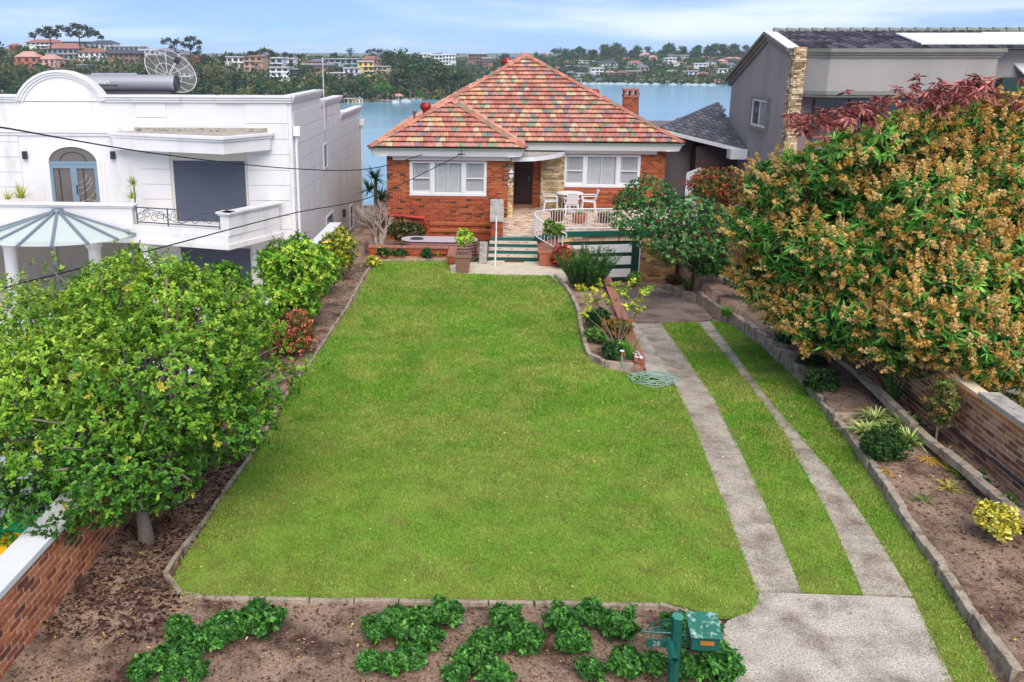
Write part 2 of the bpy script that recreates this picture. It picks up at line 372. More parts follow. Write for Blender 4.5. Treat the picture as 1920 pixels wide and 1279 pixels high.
# ------------------------------------------------------------------ terrain
def zd(Y): return -1.25*min(max((Y-15)/14.5, 0), 1)
def zdn(Y): return -1.25*np.clip((np.asarray(Y)-15)/14.5, 0, 1)
def G(x, y, dz=0.):                                    # point on the falling driveway side
    z = 0.
    for _ in range(30): z = .5*z+.5*(zd(P(x, y, z).y)+dz)
    return P(x, y, z)
KERB = [G(*p) for p in ((1905, 1279), (1835, 1180), (1770, 1085), (1690, 970), (1610, 850), (1562, 788), (1500, 712), (1440, 655), (1375, 608), (1335, 585), (1312, 566))]
def xk(Y): return np.interp(Y, [p.y for p in KERB], [p.x for p in KERB])
WA, WB = P(1200, 672, .1), P(1136, 517, .1)            # ends of the low brick wall beside the drive
def xw(Y): return np.interp(Y, [WA.y, WB.y], [WA.x, WB.x])
def ground_z(X, Y):
    n = (vnoise(X, Y, 1.1, 4)-.5)*.05+(vnoise(X+9, Y-3, 6., 2)-.5)*.05
    z = -.035+n*np.where(Y < 40, 1, 0)
    side = zdn(Y)-.06
    z = np.where((X > xw(Y)) & (Y > WA.y-.4), side, z)
    z = np.where((X > xw(Y)) & (Y > 13) & (Y <= WA.y-.4), side, z)
    z = np.where((X > 2.5) & (X < xk(Y)) & (Y < 13), -.06, z)
    z = np.where(X >= xk(Y), zdn(Y)*.55+.13+n, z)
    z = np.where((X < 1.2) & (X > -4.6) & (Y > 28.6), -.3, z)
    z = np.where((X > 8.1) & (Y < 30), zdn(Y)*.4+.0, z)
    low = np.interp(Y, [8, 14, 26], [-.25, -.4, -1.5])
    z = np.where(X < -5.45, low, z)
    z = np.where((Y > 46), np.interp(Y, [46, 60, 125, 135], [-1.2, -3.5, -27, -28]), z)
    return z
gx = np.concatenate([np.linspace(-420, -9, 24), np.arange(-8.6, 9.2, .1), np.linspace(9.6, 420, 24)])
gy = np.concatenate([np.arange(3.0, 31, .1), np.arange(31.5, 60, 1.5), np.linspace(62, 136, 14)])
GX, GY = np.meshgrid(gx, gy, indexing='xy'); GZ = ground_z(GX, GY)
nx, ny = len(gx), len(gy); ii = (np.arange(ny-1)[:, None]*nx+np.arange(nx-1)[None]).ravel()
o = nmesh('ground', np.stack([GX.ravel(), GY.ravel(), GZ.ravel()], 1), np.stack([ii, ii+1, ii+nx+1, ii+nx], 1), np.full((nx*ny, 3), .2), 'soil', smooth=True)
props(o, kind='structure')

def sheet(name, pts, m, thick=.06, kind='structure', **kw):
    b = MB(); b.prism([Vector(p)-Vector((0, 0, thick)) for p in pts], (0, 0, thick)); return b.build(name, m, None, kind=kind, **kw)
def resample(pts, n):
    pts = [Vector(p) for p in pts]; d = [0.]
    for a, b_ in zip(pts, pts[1:]): d.append(d[-1]+(b_-a).length)
    t = np.linspace(0, d[-1], n); return [Vector([float(np.interp(s, d, [p[k] for p in pts])) for k in range(3)]) for s in t]
def ribbon(b, l, r, n=24, thick=.06, dz=0., gap=None):
    l, r = resample(l, n), resample(r, n); up = Vector((0, 0, dz)); dn = Vector((0, 0, thick))
    vs = []; fs = []
    for i in range(n): vs += [l[i]+up, r[i]+up, l[i]+up-dn, r[i]+up-dn]
    for i in range(n-1):
        a = i*4; c = a+4; fs += [(a, a+1, c+1, c), (a, c, c+2, a+2), (a+1, a+3, c+3, c+1)]
    fs += [(0, 2, 3, 1), (n*4-4, n*4-3, n*4-1, n*4-2)]; b.add(vs, fs)

LAWN_PX = [(345, 1116), (430, 1119), (700, 1123), (1000, 1127), (1240, 1131), (1270, 1135), (1300, 1144), (1334, 1152), (1360, 1156), (1384, 1155), (1402, 1149), (1413, 1139), (1420, 1125), (1419, 1108), (1409, 1085), (1370, 980), (1331, 880), (1291, 780), (1266, 728), (1228, 716), (1180, 703), (1130, 692), (1104, 680), (1093, 640), (1085, 600), (1075, 562), (1058, 540), (1030, 518), (950, 517), (845, 513), (838, 491), (708, 491), (692, 515), (662, 570), (603, 660), (547, 735), (483, 850), (412, 945), (372, 1010), (345, 1050), (330, 1075), (325, 1092), (330, 1106)]
LAWN = [P(*p) for p in LAWN_PX]
sheet('lawn', [p+Vector((0, 0, .012)) for p in LAWN], 'turf_base', .05)
SL = [G(*p)-Vector((.06, 0, 0)) for p in ((1425, 1108), (1375, 985), (1333, 875), (1293, 772), (1268, 716), (1230, 652), (1195, 606))]
SR = [G(*p) for p in ((1503, 1110), (1441, 960), (1387, 842), (1342, 752), (1292, 680), (1240, 607))]
RL = [G(*p) for p in ((1618, 1114), (1556, 970), (1500, 868), (1431, 756), (1370, 680), (1307, 605))]
RR = [G(*p) for p in ((1712, 1119), (1640, 1000), (1563, 890), (1490, 805), (1430, 735), (1388, 676), (1332, 602))]
KG = [k+Vector((-.06, 0, 0)) for k in KERB[:9]]
def strip(name, l, r, m):                                # a wheel strip cast in bays: each slab is a piece of it
    n = 26; l, r = resample(l, n), resample(r, n); e = None; cuts = [0, 3, 7, 11, 16, 20, 25]
    b = MB(); ribbon(b, l, r, n, .05, -.03); e = b.build(name, m, None, kind='structure')
    for a, c in zip(cuts, cuts[1:]):
        q = MB(); la, ra = l[a:c+1], r[a:c+1]; la[0] = la[0].lerp(la[1], .02); ra[0] = ra[0].lerp(ra[1], .02); la[-1] = la[-1].lerp(la[-2], .02); ra[-1] = ra[-1].lerp(ra[-2], .02)
        ribbon(q, la, ra, 8, .05, .008+random.uniform(-.002, .002)); q.build('slab', m, e)
strip('driveway_strip', SL, SR, 'concrete_brown'); strip('driveway_strip', RL, RR, 'concrete_brown')
b = MB(); ribbon(b, SR, RL, 24, .06, .0); b.build('grass_strip_ground', 'turf_base', None, kind='structure')
b = MB(); ribbon(b, [P(1712, 1119), *RR[1:]], KG[2:], 24, .06, -.008); b.build('grass_verge_ground', 'turf_base', None, kind='structure')
b = MB(); ribbon(b, [P(1758, 1300), P(1704, 1119)], [P(1880, 1300), KG[2]], 8, .06, -.012); b.build('grass_verge_ground', 'turf_base', None, kind='structure')
sheet('driveway_apron', [P(*p) for p in ((1423, 1111), (1502, 1113), (1617, 1117), (1714, 1122), (1745, 1190), (1790, 1285), (1850, 1420), (1420, 1420), (1378, 1285), (1356, 1230), (1350, 1200), (1353, 1178), (1364, 1164), (1384, 1155), (1402, 1148), (1413, 1138), (1420, 1124))], 'concrete', .07)
b = MB(); ribbon(b, [P(1213, 700, -.2), G(1180, 604)], [G(1266, 718), G(1197, 606)], 10, .05, .002); b.build('driveway_edge_slab', 'concrete', None, kind='structure')
sheet('driveway_forecourt', [G(*p, .0) for p in ((1180, 602), (1240, 604), (1310, 602), (1336, 598), (1318, 572), (1290, 562), (1256, 553), (1215, 548), (1130, 532), (1110, 533))], 'asphalt', .08)
sheet('front_path', [P(x, y, .02) for x, y in ((846, 512), (950, 516), (1030, 517), (1052, 533), (1075, 520), (1045, 492), (925, 488), (843, 497))], 'path', .08)
sheet('driveway_slab_edge', [G(1205, 546, .05), G(1262, 549, .05), G(1258, 539, .05), G(1203, 537, .05)], 'stone_kerb', .1)

b = MB(); ribbon(b, [(-30, 3, -.2), (-30, 8, -.2), (-30, 14, -.35), (-30, 26, -1.45), (-30, 30, -1.45)], [(-5.66, 3, -.2), (-5.66, 8, -.2), (-5.66, 14, -.35), (-5.66, 26, -1.45), (-5.66, 30, -1.45)], 30, .05, .03); b.build('neighbour_forecourt', 'white_bin_pad', None, kind='structure')
# turf
GREENS = np.array([lin(110, 160, 46), lin(122, 168, 54), lin(140, 176, 68), lin(98, 148, 42)])
def turf(name, poly, dens, zf, wid=.0085, hgt=.024, label=None):
    P_ = np.array([(p[0], p[1]) for p in poly]); lo, hi = P_.min(0), P_.max(0)
    n = int((hi-lo).prod()*dens*1.0); x = RNG.uniform(lo[0], hi[0], n); y = lo[1]+(hi[1]-lo[1])*RNG.random(n)
    kin = inpoly(x, y, [tuple(p) for p in P_])
    e0 = P_; e1 = np.roll(P_, -1, 0); le_ = np.linalg.norm(e1-e0, axis=1); ne = int(le_.sum()*130); ei = RNG.choice(len(P_), ne, p=le_/le_.sum()); tt_ = RNG.random(ne)[:, None]; ep = e0[ei]*(1-tt_)+e1[ei]*tt_   # ragged fringe over the edges
    off_ = RNG.normal(0, 1, (ne, 2))*(.018+.03*vnoise(ep[:, 0], ep[:, 1], 2.2, 2)**2)[:, None]; x = np.concatenate([x, ep[:, 0]+off_[:, 0]]); y = np.concatenate([y, ep[:, 1]+off_[:, 1]]); kin = np.concatenate([kin, np.ones(ne, bool)]); n = len(x)
    k = kin & (RNG.random(n) < np.clip((13/np.maximum(y, 9))**1.1, .3, 1)); x, y = x[k], y[k]; n = len(x)
    sc = np.clip(y/12, .9, 2.2); a = RNG.uniform(0, PI, n); le = RNG.normal(0, .55, (n, 2))
    w = wid*sc*RNG.uniform(.6, 1.4, n); h = hgt*RNG.uniform(.5, 1.5, n)*np.clip(sc, 1, 1.4)*(.75+.6*vnoise(x, y, 1.3))
    z = zf(x, y); dx, dy = np.cos(a)*w, np.sin(a)*w
    V = np.stack([np.stack([x-dx, y-dy, z], 1), np.stack([x+dx, y+dy, z], 1), np.stack([x+le[:, 0]*h, y+le[:, 1]*h, z+h], 1)], 1).reshape(-1, 3)
    pn = vnoise(x, y, .55, 4); p2 = vnoise(x+40, y+11, 2.3, 3); near = np.clip((17-y)/8, 0, 1)
    dry = np.clip((pn*.6+p2*.55-.48)*4.2+near*.42, 0, 1)
    ci = RNG.integers(0, 4, n); c = GREENS[ci]*(1+.14*RNG.normal(size=(n, 1))); straw = np.array(lin(186, 178, 100))*(1+.2*RNG.normal(size=(n, 1)))
    t = (dry*.75*RNG.random(n)*1.35).clip(0, .85)[:, None]; c = c*(1-t)+straw*t; c *= (.66+.34*vnoise(x+7, y, .45, 3)+.34*vnoise(x+3, y+8, 1.6, 3))[:, None]
    return nmesh(name, V, np.arange(3*n).reshape(-1, 3), np.repeat(np.clip(c, .004, 1), 3, 0), 'grass', kind='stuff')
lawn_in = LAWN
o = turf('grass', lawn_in, 3300, lambda x, y: np.full_like(x, .008)); props(o, 'mown green grass covering the main lawn', 'grass')
mid_poly = SR+RL[::-1]; o = turf('grass', mid_poly, 3300, lambda x, y: zdn(y)-.004); props(o, 'grass strip growing between the two driveway wheel strips', 'grass')
ver_poly = [P(1786, 1300), P(1714, 1119), *RR[1:], *KG[2:][::-1], P(1880, 1300)]; o = turf('grass', ver_poly, 3300, lambda x, y: zdn(y)-.004); props(o, 'grass verge between the right wheel strip and stone kerb', 'grass')

# stone edgings
def edging(name, label, pts, w, h, seg, m, dz=0., cat='edging', jit=.02, base=None):
    r = root(name, label, cat, pts[0]); pts = [Vector(p) for p in pts]; L_ = sum((b_-a).length for a, b_ in zip(pts, pts[1:])); n = max(2, int(L_/seg)+1); q = resample(pts, n)
    for a, c in zip(q, q[1:]):
        d = (c-a); d2 = Vector((d.x, d.y, 0)).normalized(); s = Vector((-d2.y, d2.x, 0)); hh = h+random.uniform(-jit, jit); o_ = s*random.uniform(-jit, jit)*.6
        b = MB(); k = [random.uniform(.86, 1.0) for _ in range(4)]; e = d*.012
        a2, c2 = a+e+o_, c-e+o_; lo = Vector((0, 0, -.12+dz)); hi = Vector((0, 0, hh+dz)); ww = w/2
        m2 = (a2+c2)/2+Vector((0, 0, random.uniform(-jit, jit)*.5))+s*random.uniform(-jit, jit)*.5
        vs = []
        for p_ in (a2, m2, c2):
            t_ = random.uniform(.8, .95)
            vs += [p_-s*ww+lo, p_-s*ww*t_+hi*1., p_+s*ww*random.uniform(.8, .95)+hi+Vector((0, 0, random.uniform(-jit, jit)*.6)), p_+s*ww+lo]
        fs = []
        for i in (0, 4): fs += [(i, i+4, i+5, i+1), (i+1, i+5, i+6, i+2), (i+2, i+6, i+7, i+3)]
        fs += [(0, 1, 2, 3), (8, 11, 10, 9)]; b.add(vs, fs); b.build('edging_stone', m, r, bevel=.008)
    return r
edging('lawn_edging', 'weathered stone edging along the left side of the main lawn', [P(*p) for p in ((1000, 1131), (700, 1127), (430, 1124), (360, 1119), (325, 1108), (306, 1092), (312, 1072), (340, 1030), (378, 985), (404, 945), (475, 848), (540, 735), (596, 658), (655, 568), (685, 513), (704, 489), (745, 486), (838, 487))], .075, .025, .55, 'stone_kerb', jit=.012)
edging('lawn_edging', 'short grey edging behind the letterbox where the lawn meets the soil', [P(*p) for p in ((1002, 1131), (1240, 1134), (1290, 1146), (1330, 1160), (1352, 1172))], .075, .025, .6, 'stone_kerb', jit=.012)
edging('bed_edging', 'grey stone edging curving round the small bed beside the lawn', [P(*p) for p in ((1188, 692), (1130, 687), (1108, 680), (1099, 660), (1090, 620), (1083, 585), (1072, 557), (1056, 535), (1040, 520))], .11, .12, .6, 'stone_kerb')
edging('timber_edging', 'old grey timber edging between the soil bed and the concrete apron', [P(*p) for p in ((1352, 1180), (1350, 1225), (1366, 1265), (1378, 1295))], .07, .06, .5, 'stone_kerb')
edging('stone_kerb', 'long low sandstone kerb holding the right garden bed', KERB[:7], .13, .15, .5, 'stone_kerb', jit=.03, cat='kerb')
edging('stone_kerb', 'mossy sandstone kerb beside the far end of the driveway', KERB[6:], .2, .34, .45, 'stone_kerb', jit=.03, cat='kerb')
edging('stone_kerb', 'curved row of small stones in front of the bed by the garage', [G(*p) for p in ((1312, 566), (1290, 560), (1268, 552), (1246, 544))], .18, .22, .3, 'stone_kerb', jit=.03, cat='kerb')
K2 = [P(x, y, .35) for x, y in ((1995, 1020), (1920, 965), (1850, 905), (1790, 860), (1720, 800), (1690, 772), (1620, 700), (1560, 655), (1530, 635))]
edging('stone_kerb', 'upper stone kerb running parallel to the right brick wall', K2, .16, .0, .9, 'stone_kerb', jit=.03, cat='kerb')
b_ = [P(1562, 786, .1), P(1640, 783, .1)]; edging('stone_kerb', 'short cross kerb at the head of the near right bed', b_, .1, .12, .5, 'stone_kerb', cat='kerb')

# brick boundary walls
BR_L = ([lin(186, 116, 78), lin(172, 102, 68), lin(152, 86, 60), lin(116, 70, 56), lin(196, 128, 86)], [4, 4, 3, 2, 2])
r = root('brick_wall', 'orange brick boundary wall with a white cap at lower left', 'wall', (-5.45, 6, 0))
boxpart('core', 'mortar_pale', r, (-5.62, 4.0, -.6), (-5.312, 30.0, .84))
boxpart('coping', 'white_paint', r, (-5.68, 4.0, .84), (-5.28, 30.0, .93), bevel=.01)
it = brick_face((-5.312, 4.0, -.05), (0, 1, 0), (1, 0, 0), 18, .88, pick(*BR_L), bl=.225, bh=.072, j=.02)
pieces('brick', it, UB, 'attr_wall', r)
BR_R = ([lin(160, 112, 86), lin(140, 92, 72), lin(174, 132, 104), lin(116, 76, 62), lin(182, 138, 100)], [4, 4, 3, 3, 2])
r = root('brick_wall', 'brown brick boundary wall with concrete coping on the right side', 'wall', (8.2, 8, 0))
boxpart('core', 'mortar_pale', r, (8.012, 5.0, -.5), (8.24, 26.0, 1.2))
MB().box((7.96, 5.0, 1.2), (8.3, 14.1, 1.28)).build('coping', 'cap_concrete', r, bevel=.01)
_bc = pick(*BR_R); _bo = pick([lin(196, 132, 74), lin(182, 116, 64)], [1, 1])
it = brick_face((8.012, 26.0, -.4), (0, -1, 0), (-1, 0, 0), 20, 1.6, lambda row: _bo() if row >= 16 else _bc(), bl=.225, bh=.072, j=.02)
pieces('brick', it, UB, 'attr_wall', r)
MB().tube([(7.99, 26, .2), (7.97, 20, .28), (7.97, 16, .32), (7.97, 12, .42), (7.97, 7, .52)], .022, 6).build('conduit', 'metal_dark', r)
# low brick wall by the drive
r = root('brick_wall', 'low red brick wall with brick coping between garden bed and driveway', 'wall', (WA.x, WA.y, -.3))
d = Vector((WB.x-WA.x, WB.y-WA.y, 0)); Lw = d.length; d.normalize(); s = Vector((d.y, -d.x, 0))
MB().obox(Vector((WA.x, WA.y, -.62))+d*Lw/2, d*(Lw/2-.012), s*.1, (0, 0, .64)).build('core', 'mortar', r)
_rb = pick([lin(158, 88, 66), lin(140, 74, 56), lin(120, 62, 50), lin(172, 104, 80)], [3, 3, 2, 2])
it = brick_face(Vector((WA.x, WA.y, -1.2))+s*.1, d, s, Lw, 1.22, _rb)+brick_face(Vector((WA.x, WA.y, -.5))-s*.1+d*.012, s, -d, .2, .52, _rb, bl=.2)
pieces('brick', it, UB, 'attr_wall', r, limit=150)
x = 0
while x < Lw-.1:
    w_ = .11; c = Vector((WA.x, WA.y, .06))+d*(x+w_/2); MB().obox(c, d*w_/2, s*.125, (0, 0, .04)).build('coping_brick', 'brick_cap', r, bevel=.006); x += w_+.008
# ------------------------------------------------------------------ the brick house
ZP, YW, YD = .62, 33.0, 35.5
EZ = 3.26                                             # eave height
HX0, HX1, WX1 = -4.02, 6.76, .55                       # wall extents
house = root('brick_house', 'single-storey orange brick house with multicoloured tiled hip roof', 'house', (1.3, 33, 0))
BR = pick([lin(166, 88, 50), lin(152, 76, 44), lin(138, 66, 40), lin(174, 98, 58), lin(80, 52, 44), lin(122, 62, 44)], [5, 5, 4, 3, .9, 2])
BRD = pick([lin(164, 78, 46), lin(150, 66, 40), lin(72, 46, 40), lin(124, 60, 42)], [5, 4, 1.5, 2])
def wall_around(x0, x1, z0, z1, y, hole, t=.2):
    hx0, hx1, hz0, hz1 = hole; b = MB()
    b.box((x0, y, z0), (x1, y+t, hz0)); b.box((x0, y, hz1), (x1, y+t, z1)); b.box((x0, y, hz0), (hx0, y+t, hz1)); b.box((hx1, y, hz0), (x1, y+t, hz1))
    b.box((x0, y+t, z0), (x1, y+t+.02, z1)); return b
wl = (-3.15, -.26, 1.44, 2.74); wr = (2.78, 5.79, 1.46, 2.75)
wall = wall_around(HX0, WX1-.01, -1.2, 3.0, YW+.012, wl).build('wall', 'mortar', house)
wall_around(WX1-.01, HX1, -1.3, 3.0, YD+.012, wr).build('wall', 'mortar', house)
boxpart('wall', 'mortar', house, (HX0+.01, YW+.24, -1.2), (WX1-.02, 46, 3.0)); boxpart('wall', 'mortar', house, (WX1-.03, YD+.24, -1.3), (HX1-.01, 46, 3.0))
it = brick_face((HX0, YW+.012, -.4), (1, 0, 0), (0, -1, 0), WX1-HX0, 3.4, lambda row: (BRD if row < 22 else BR)(), holes=[(wl[0]-HX0, wl[1]-HX0, wl[2]+.4-.12, wl[3]+.4)])
pieces('brick', it, UB, 'attr', wall)
it = brick_face((1.55, YD+.012, ZP), (1, 0, 0), (0, -1, 0), HX1-1.55, 2.4, BR, holes=[(.3, 1.25, 0, 3), (wr[0]-1.55, wr[1]-1.55, wr[2]-ZP-.12, wr[3]-ZP)])
pieces('brick', it, UB, 'attr', house)
for (x0, x1, z, y) in ((wl[0], wl[1], wl[2], YW), (wr[0], wr[1], wr[2], YD)):   # soldier course under each window
    x = x0; its = []
    while x < x1-.04:
        its.append((Matrix(((.076, 0, 0, x+.038), (0, .03, 0, y+.012), (0, 0, .11, z-.062), (0, 0, 0, 1))), lin(168+random.randint(-14, 14), 86, 62))); x += .086
    pieces('sill_brick', its, UB, 'attr', house)
for z in (.40, .14):                                    # projecting string courses
    b = MB(); b.add([(-2.4, YW+.012, z-.09), (WX1-.2, YW+.012, z-.09), (WX1-.2, YW+.012, z+.05), (-2.4, YW+.012, z+.05), (-2.4, YW-.05, z-.09), (WX1-.2, YW-.05, z-.09), (WX1-.2, YW-.05, z-.0), (-2.4, YW-.05, z-.0)], [(4, 5, 6, 7), (7, 6, 2, 3), (0, 1, 5, 4), (0, 4, 7, 3), (1, 2, 6, 5)]).build('string_course', M('sc', lin(158, 86, 48), rough=.85, var=.3, scale=9, fine=.2, fscale=40), house)
# windows
def window(parent, x0, x1, z0, z1, y, cuts, blinds):
    w = boxpart('window', 'glass_blue', parent, (x0+.05, y+.10, z0+.05), (x1-.05, y+.115, z1-.05))
    f = MB(); t = .09
    f.box((x0, y-.03, z0), (x1, y+.14, z0+t)); f.box((x0, y-.02, z1-t*.8), (x1, y+.14, z1)); f.box((x0, y-.022, z0+t), (x0+t, y+.14, z1-t*.8)); f.box((x1-t, y-.022, z0+t), (x1, y+.14, z1-t*.8))
    for c in cuts: f.box((c-.07, y-.024, z0+t), (c+.07, y+.14, z1-t*.8))
    f.build('frame', 'white_paint', w)
    ed = [x0+t, *sum([[c-.07, c+.07] for c in cuts], []), x1-t]
    for k in range(0, len(ed), 2):
        a, b_ = ed[k], ed[k+1]; mid = k == 2; s = MB(); zb = z0+t; zt = z1-t*.8
        s.box((a, y+.01, zb), (a+.03, y+.06, zt)); s.box((b_-.03, y+.01, zb), (b_, y+.06, zt)); s.box((a+.03, y+.012, zb), (b_-.03, y+.06, zb+(.03 if mid else .10)))
        if mid: s.box(((a+b_)/2-.012, y+.015, zb+.03), ((a+b_)/2+.012, y+.05, zt))
        else: s.box((a+.03, y+.005, (zb+zt)/2-.02), (b_-.03, y+.065, (zb+zt)/2+.025))
        s.build('sash', 'white_paint', w)
        boxpart('pane', 'glass_clear', w, (a+.03, y+.066, zb), (b_-.03, y+.07, zt))
        q = MB(); z = zb+.03
        while z < zt:
            q.add([(a+.04, y+.085, z), (b_-.04, y+.085, z), (b_-.04, y+.10, z+.022), (a+.04, y+.10, z+.022)], [(0, 1, 2, 3)]); z += .044
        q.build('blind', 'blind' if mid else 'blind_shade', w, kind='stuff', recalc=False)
        q = MB(); [q.box((a+(b_-a)*g-.012, y+.078, zb), (a+(b_-a)*g+.012, y+.082, zt)) for g in (.12, .88)]; q.build('blind_tape', 'blind', w)
        boxpart('room_shade', 'blind_gap', w, (a, y+.12, zb), (b_, y+.13, zt))
    return w
g = bpy.data.materials.new('glass_clear'); g.use_nodes = True; _n = g.node_tree.nodes; _b = _n['Principled BSDF']; MT['glass_clear'] = g
_tr = _n.new('ShaderNodeBsdfTransparent'); _mx = _n.new('ShaderNodeMixShader'); _mx.inputs[0].default_value = .12; _b.inputs['Base Color'].default_value = (.8, .85, .9, 1); _b.inputs['Roughness'].default_value = .03
g.node_tree.links.new(_tr.outputs[0], _mx.inputs[1]); g.node_tree.links.new(_b.outputs[0], _mx.inputs[2]); g.node_tree.links.new(_mx.outputs[0], _n['Material Output'].inputs[0])
window(house, *wl[:2], wl[2], wl[3], YW, (-2.30, -1.12), 0); window(house, *wr[:2], wr[2], wr[3], YD, (3.62, 4.93), 0)
boxpart('pelmet', 'white_paint', house, (-3.78, YW-.16, 2.79), (.62, YW-.002, 2.93), bevel=.008)
boxpart('pelmet', 'white_paint', house, (2.8, YD-.16, 2.80), (6.38, YD-.002, 2.93), bevel=.008)
# entrance: stone pilaster and panel, door
ST = pick([lin(206, 182, 138), lin(190, 162, 116), lin(176, 148, 112), lin(214, 196, 160), lin(160, 138, 116), lin(146, 124, 104)], [4, 4, 3, 3, 1.5, 1])
boxpart('pilaster', 'mortar', house, (WX1, YW-.1+.4, ZP-.02), (WX1+.2, YD, 2.9))
it = brick_face((WX1, YW+.3, ZP), (1, 0, 0), (0, -1, 0), .2, 2.2, ST, bl=.17, bh=.085, j=.008, depth=.02, rnd=True)
it += brick_face((1.88, YD-.1, ZP), (1, 0, 0), (0, -1, 0), .93, 2.2, ST, bl=.3, bh=.082, j=.006, depth=.022, rnd=True)
boxpart('stone_panel', 'mortar', house, (1.88, YD-.1, ZP-.02), (2.81, YD, 2.9))
pieces('stone', it, UB, 'attr_wall', house)
door = boxpart('door', 'door_wood', house, (.84, YD-.03, ZP+.14), (1.5, YD+.03, ZP+2.18))
for k in range(7): boxpart('panel', 'door_wood', door, (.90, YD-.055, ZP+.22+k*.27), (1.38, YD-.03, ZP+.45+k*.27), bevel=.012)
MB().tube([(1.42, YD-.09, ZP+1.1), (1.42, YD-.09, ZP+1.28)], .014, 6).build('handle', 'steel', door)
boxpart('door_frame', 'door_wood', house, (1.5, YD-.06, ZP+.14), (1.57, YD+.03, ZP+2.2)); boxpart('door_step', 'pot_brown', house, (.78, YD-.28, ZP), (1.6, YD-.0, ZP+.13), bevel=.01)
# curved entrance canopy
fr = [(.66, YW-.12), (1.1, YW-.02), (1.5, YW+.1), (1.9, YW+.5), (2.3, YW+1.0), (2.6, YW+1.6), (2.82, YD-.1)]
pts = [(x, y, 2.78) for x, y in fr]+[(2.82, YD, 2.78), (.66, YD, 2.78)]
cp = MB().prism([(p[0], p[1]+.03, p[2]+.02) for p in pts], (0, 0, .1)).build('entrance_canopy', 'cap_concrete', house)
b = MB()
for (x0, y0), (x1, y1) in zip(fr, fr[1:]): b.obox(((x0+x1)/2, (y0+y1)/2, 2.835), (Vector((x1-x0, y1-y0, 0))*.51), Vector((-(y1-y0), x1-x0, 0)).normalized()*.02, (0, 0, .075))
b.build('canopy_fascia', 'white_paint', cp)
# boxed eaves and gutters
def eave(pts, name='fascia'):
    f = MB(); gt = MB()
    for (a, c) in zip(pts, pts[1:]):
        a, c = Vector(a), Vector(c); d = (c-a).normalized(); o = Vector((d.y, -d.x, 0))          # outward
        top = .0; f.add([a+Vector((0, 0, -.04)), c+Vector((0, 0, -.04)), c-o*.1-d*.12+Vector((0, 0, -.3)), a-o*.1+d*.12+Vector((0, 0, -.3))], [(0, 1, 2, 3)])
        f.add([a-o*.1+d*.12+Vector((0, 0, -.3)), c-o*.1-d*.12+Vector((0, 0, -.3)), c-o*.6+Vector((0, 0, -.3)), a-o*.6+Vector((0, 0, -.3))], [(0, 1, 2, 3)])
        gt.obox((a+c)/2+o*.02+Vector((0, 0, -.02)), (c-a)/2+d*.02, o*.05, (0, 0, .022))
    f.build(name, 'white_paint', house, recalc=False); gt.build('gutter', M('gutter_green', lin(96, 122, 108), rough=.5), house)
OV = .56; ex0, ex1, ewx = HX0-OV, 7.27, 1.12; eyw, eyd = YW-.5, YD-.55
eave([(ex0, 46.4, EZ), (ex0, eyw, EZ), (ewx, eyw, EZ), (ewx, eyd, EZ), (ex1, eyd, EZ), (ex1, 46.4, EZ)])
# roof planes with single tiles
TC = pick([lin(190, 128, 112), lin(196, 138, 116), lin(180, 114, 100), lin(202, 148, 122), lin(204, 170, 124), lin(196, 180, 146), lin(134, 144, 118), lin(134, 122, 128), lin(172, 136, 130)], [7, 6, 5, 4, 2.2, 2, 2.6, 2.4, 4])
tw, tg = .205, .335
def tile_shape():
    xs = np.linspace(0, 1, 7); pr = [.0, .75, .35, .35, .9, .3, .0]; V = []; F = []
    for yy, lift in ((0, .092), (1.06, .012)):
        for x, h in zip(xs, pr): V.append(((x-.5)*tw*1.02, yy*tg, h*.03+lift))
    for x, h in zip(xs, pr): V.append(((x-.5)*tw*1.02, 0.004, h*.03+.058))
    for i in range(6): F += [(i, i+1, i+8, i+7), (14+i, 15+i, i+1, i)]
    return V, F
TS = tile_shape()
px_slope = .553; sl = math.atan(px_slope); roof = None
def roof_plane(base, u, inw, width_poly, parent, clip, nrows, limit, nocut=False):
    """base: eave point, u: along the eave, inw: horizontal inward; clip(row_run)->(u0,u1)"""
    base, u, inw = Vector(base), Vector(u), Vector(inw); up = (inw*math.cos(sl)+Vector((0, 0, math.sin(sl)))); nn = u.cross(up)
    if nn.z < 0: nn = -nn
    full = []; cut = []; und = MB()
    for r_ in range(nrows):
        run0 = r_*tg*math.cos(sl); run1 = (r_+1)*tg*math.cos(sl); a0, a1 = clip(run0); c0, c1 = clip(run1); lo, hi = min(a0, c0), max(a1, c1)
        k = math.floor(lo/tw)-1
        while k*tw < hi:
            x = k*tw+tw/2+(tw/2 if r_ % 2 else 0); k += 1
            if x+tw/2 < lo or x-tw/2 > hi: continue
            o_ = base+u*x+up*(r_*tg); mt = Matrix(((u.x, up.x, nn.x, o_.x), (u.y, up.y, nn.y, o_.y), (u.z, up.z, nn.z, o_.z), (0, 0, 0, 1)))
            if x-tw/2 >= max(a0, c0)-.02 and x+tw/2 <= min(a1, c1)+.02: full.append((mt, TC()))
            elif not nocut: cut.append((mt, TC()))
    cb = MB()
    for mt, c in cut:                                     # tiles trimmed along hips and valleys
        bm = bmesh.new(); vs = [bm.verts.new(mt @ Vector(v)) for v in TS[0]]; [bm.faces.new([vs[i] for i in f]) for f in TS[1]]
        for (pc, pn) in width_poly: bmesh.ops.bisect_plane(bm, geom=bm.verts[:]+bm.edges[:]+bm.faces[:], plane_co=pc, plane_no=pn, clear_outer=True)
        bm.verts.index_update()
        if len(bm.faces): cb.add([v.co.copy() for v in bm.verts], [[v.index for v in f.verts] for f in bm.faces], c)
        bm.free()
    if cb.V: cb.build('cut_tiles', 'attr_tile', parent, kind='stuff', recalc=False)
    pieces('roof_tile', full, TS, 'attr_tile', parent, limit=limit, rest='tile_field')
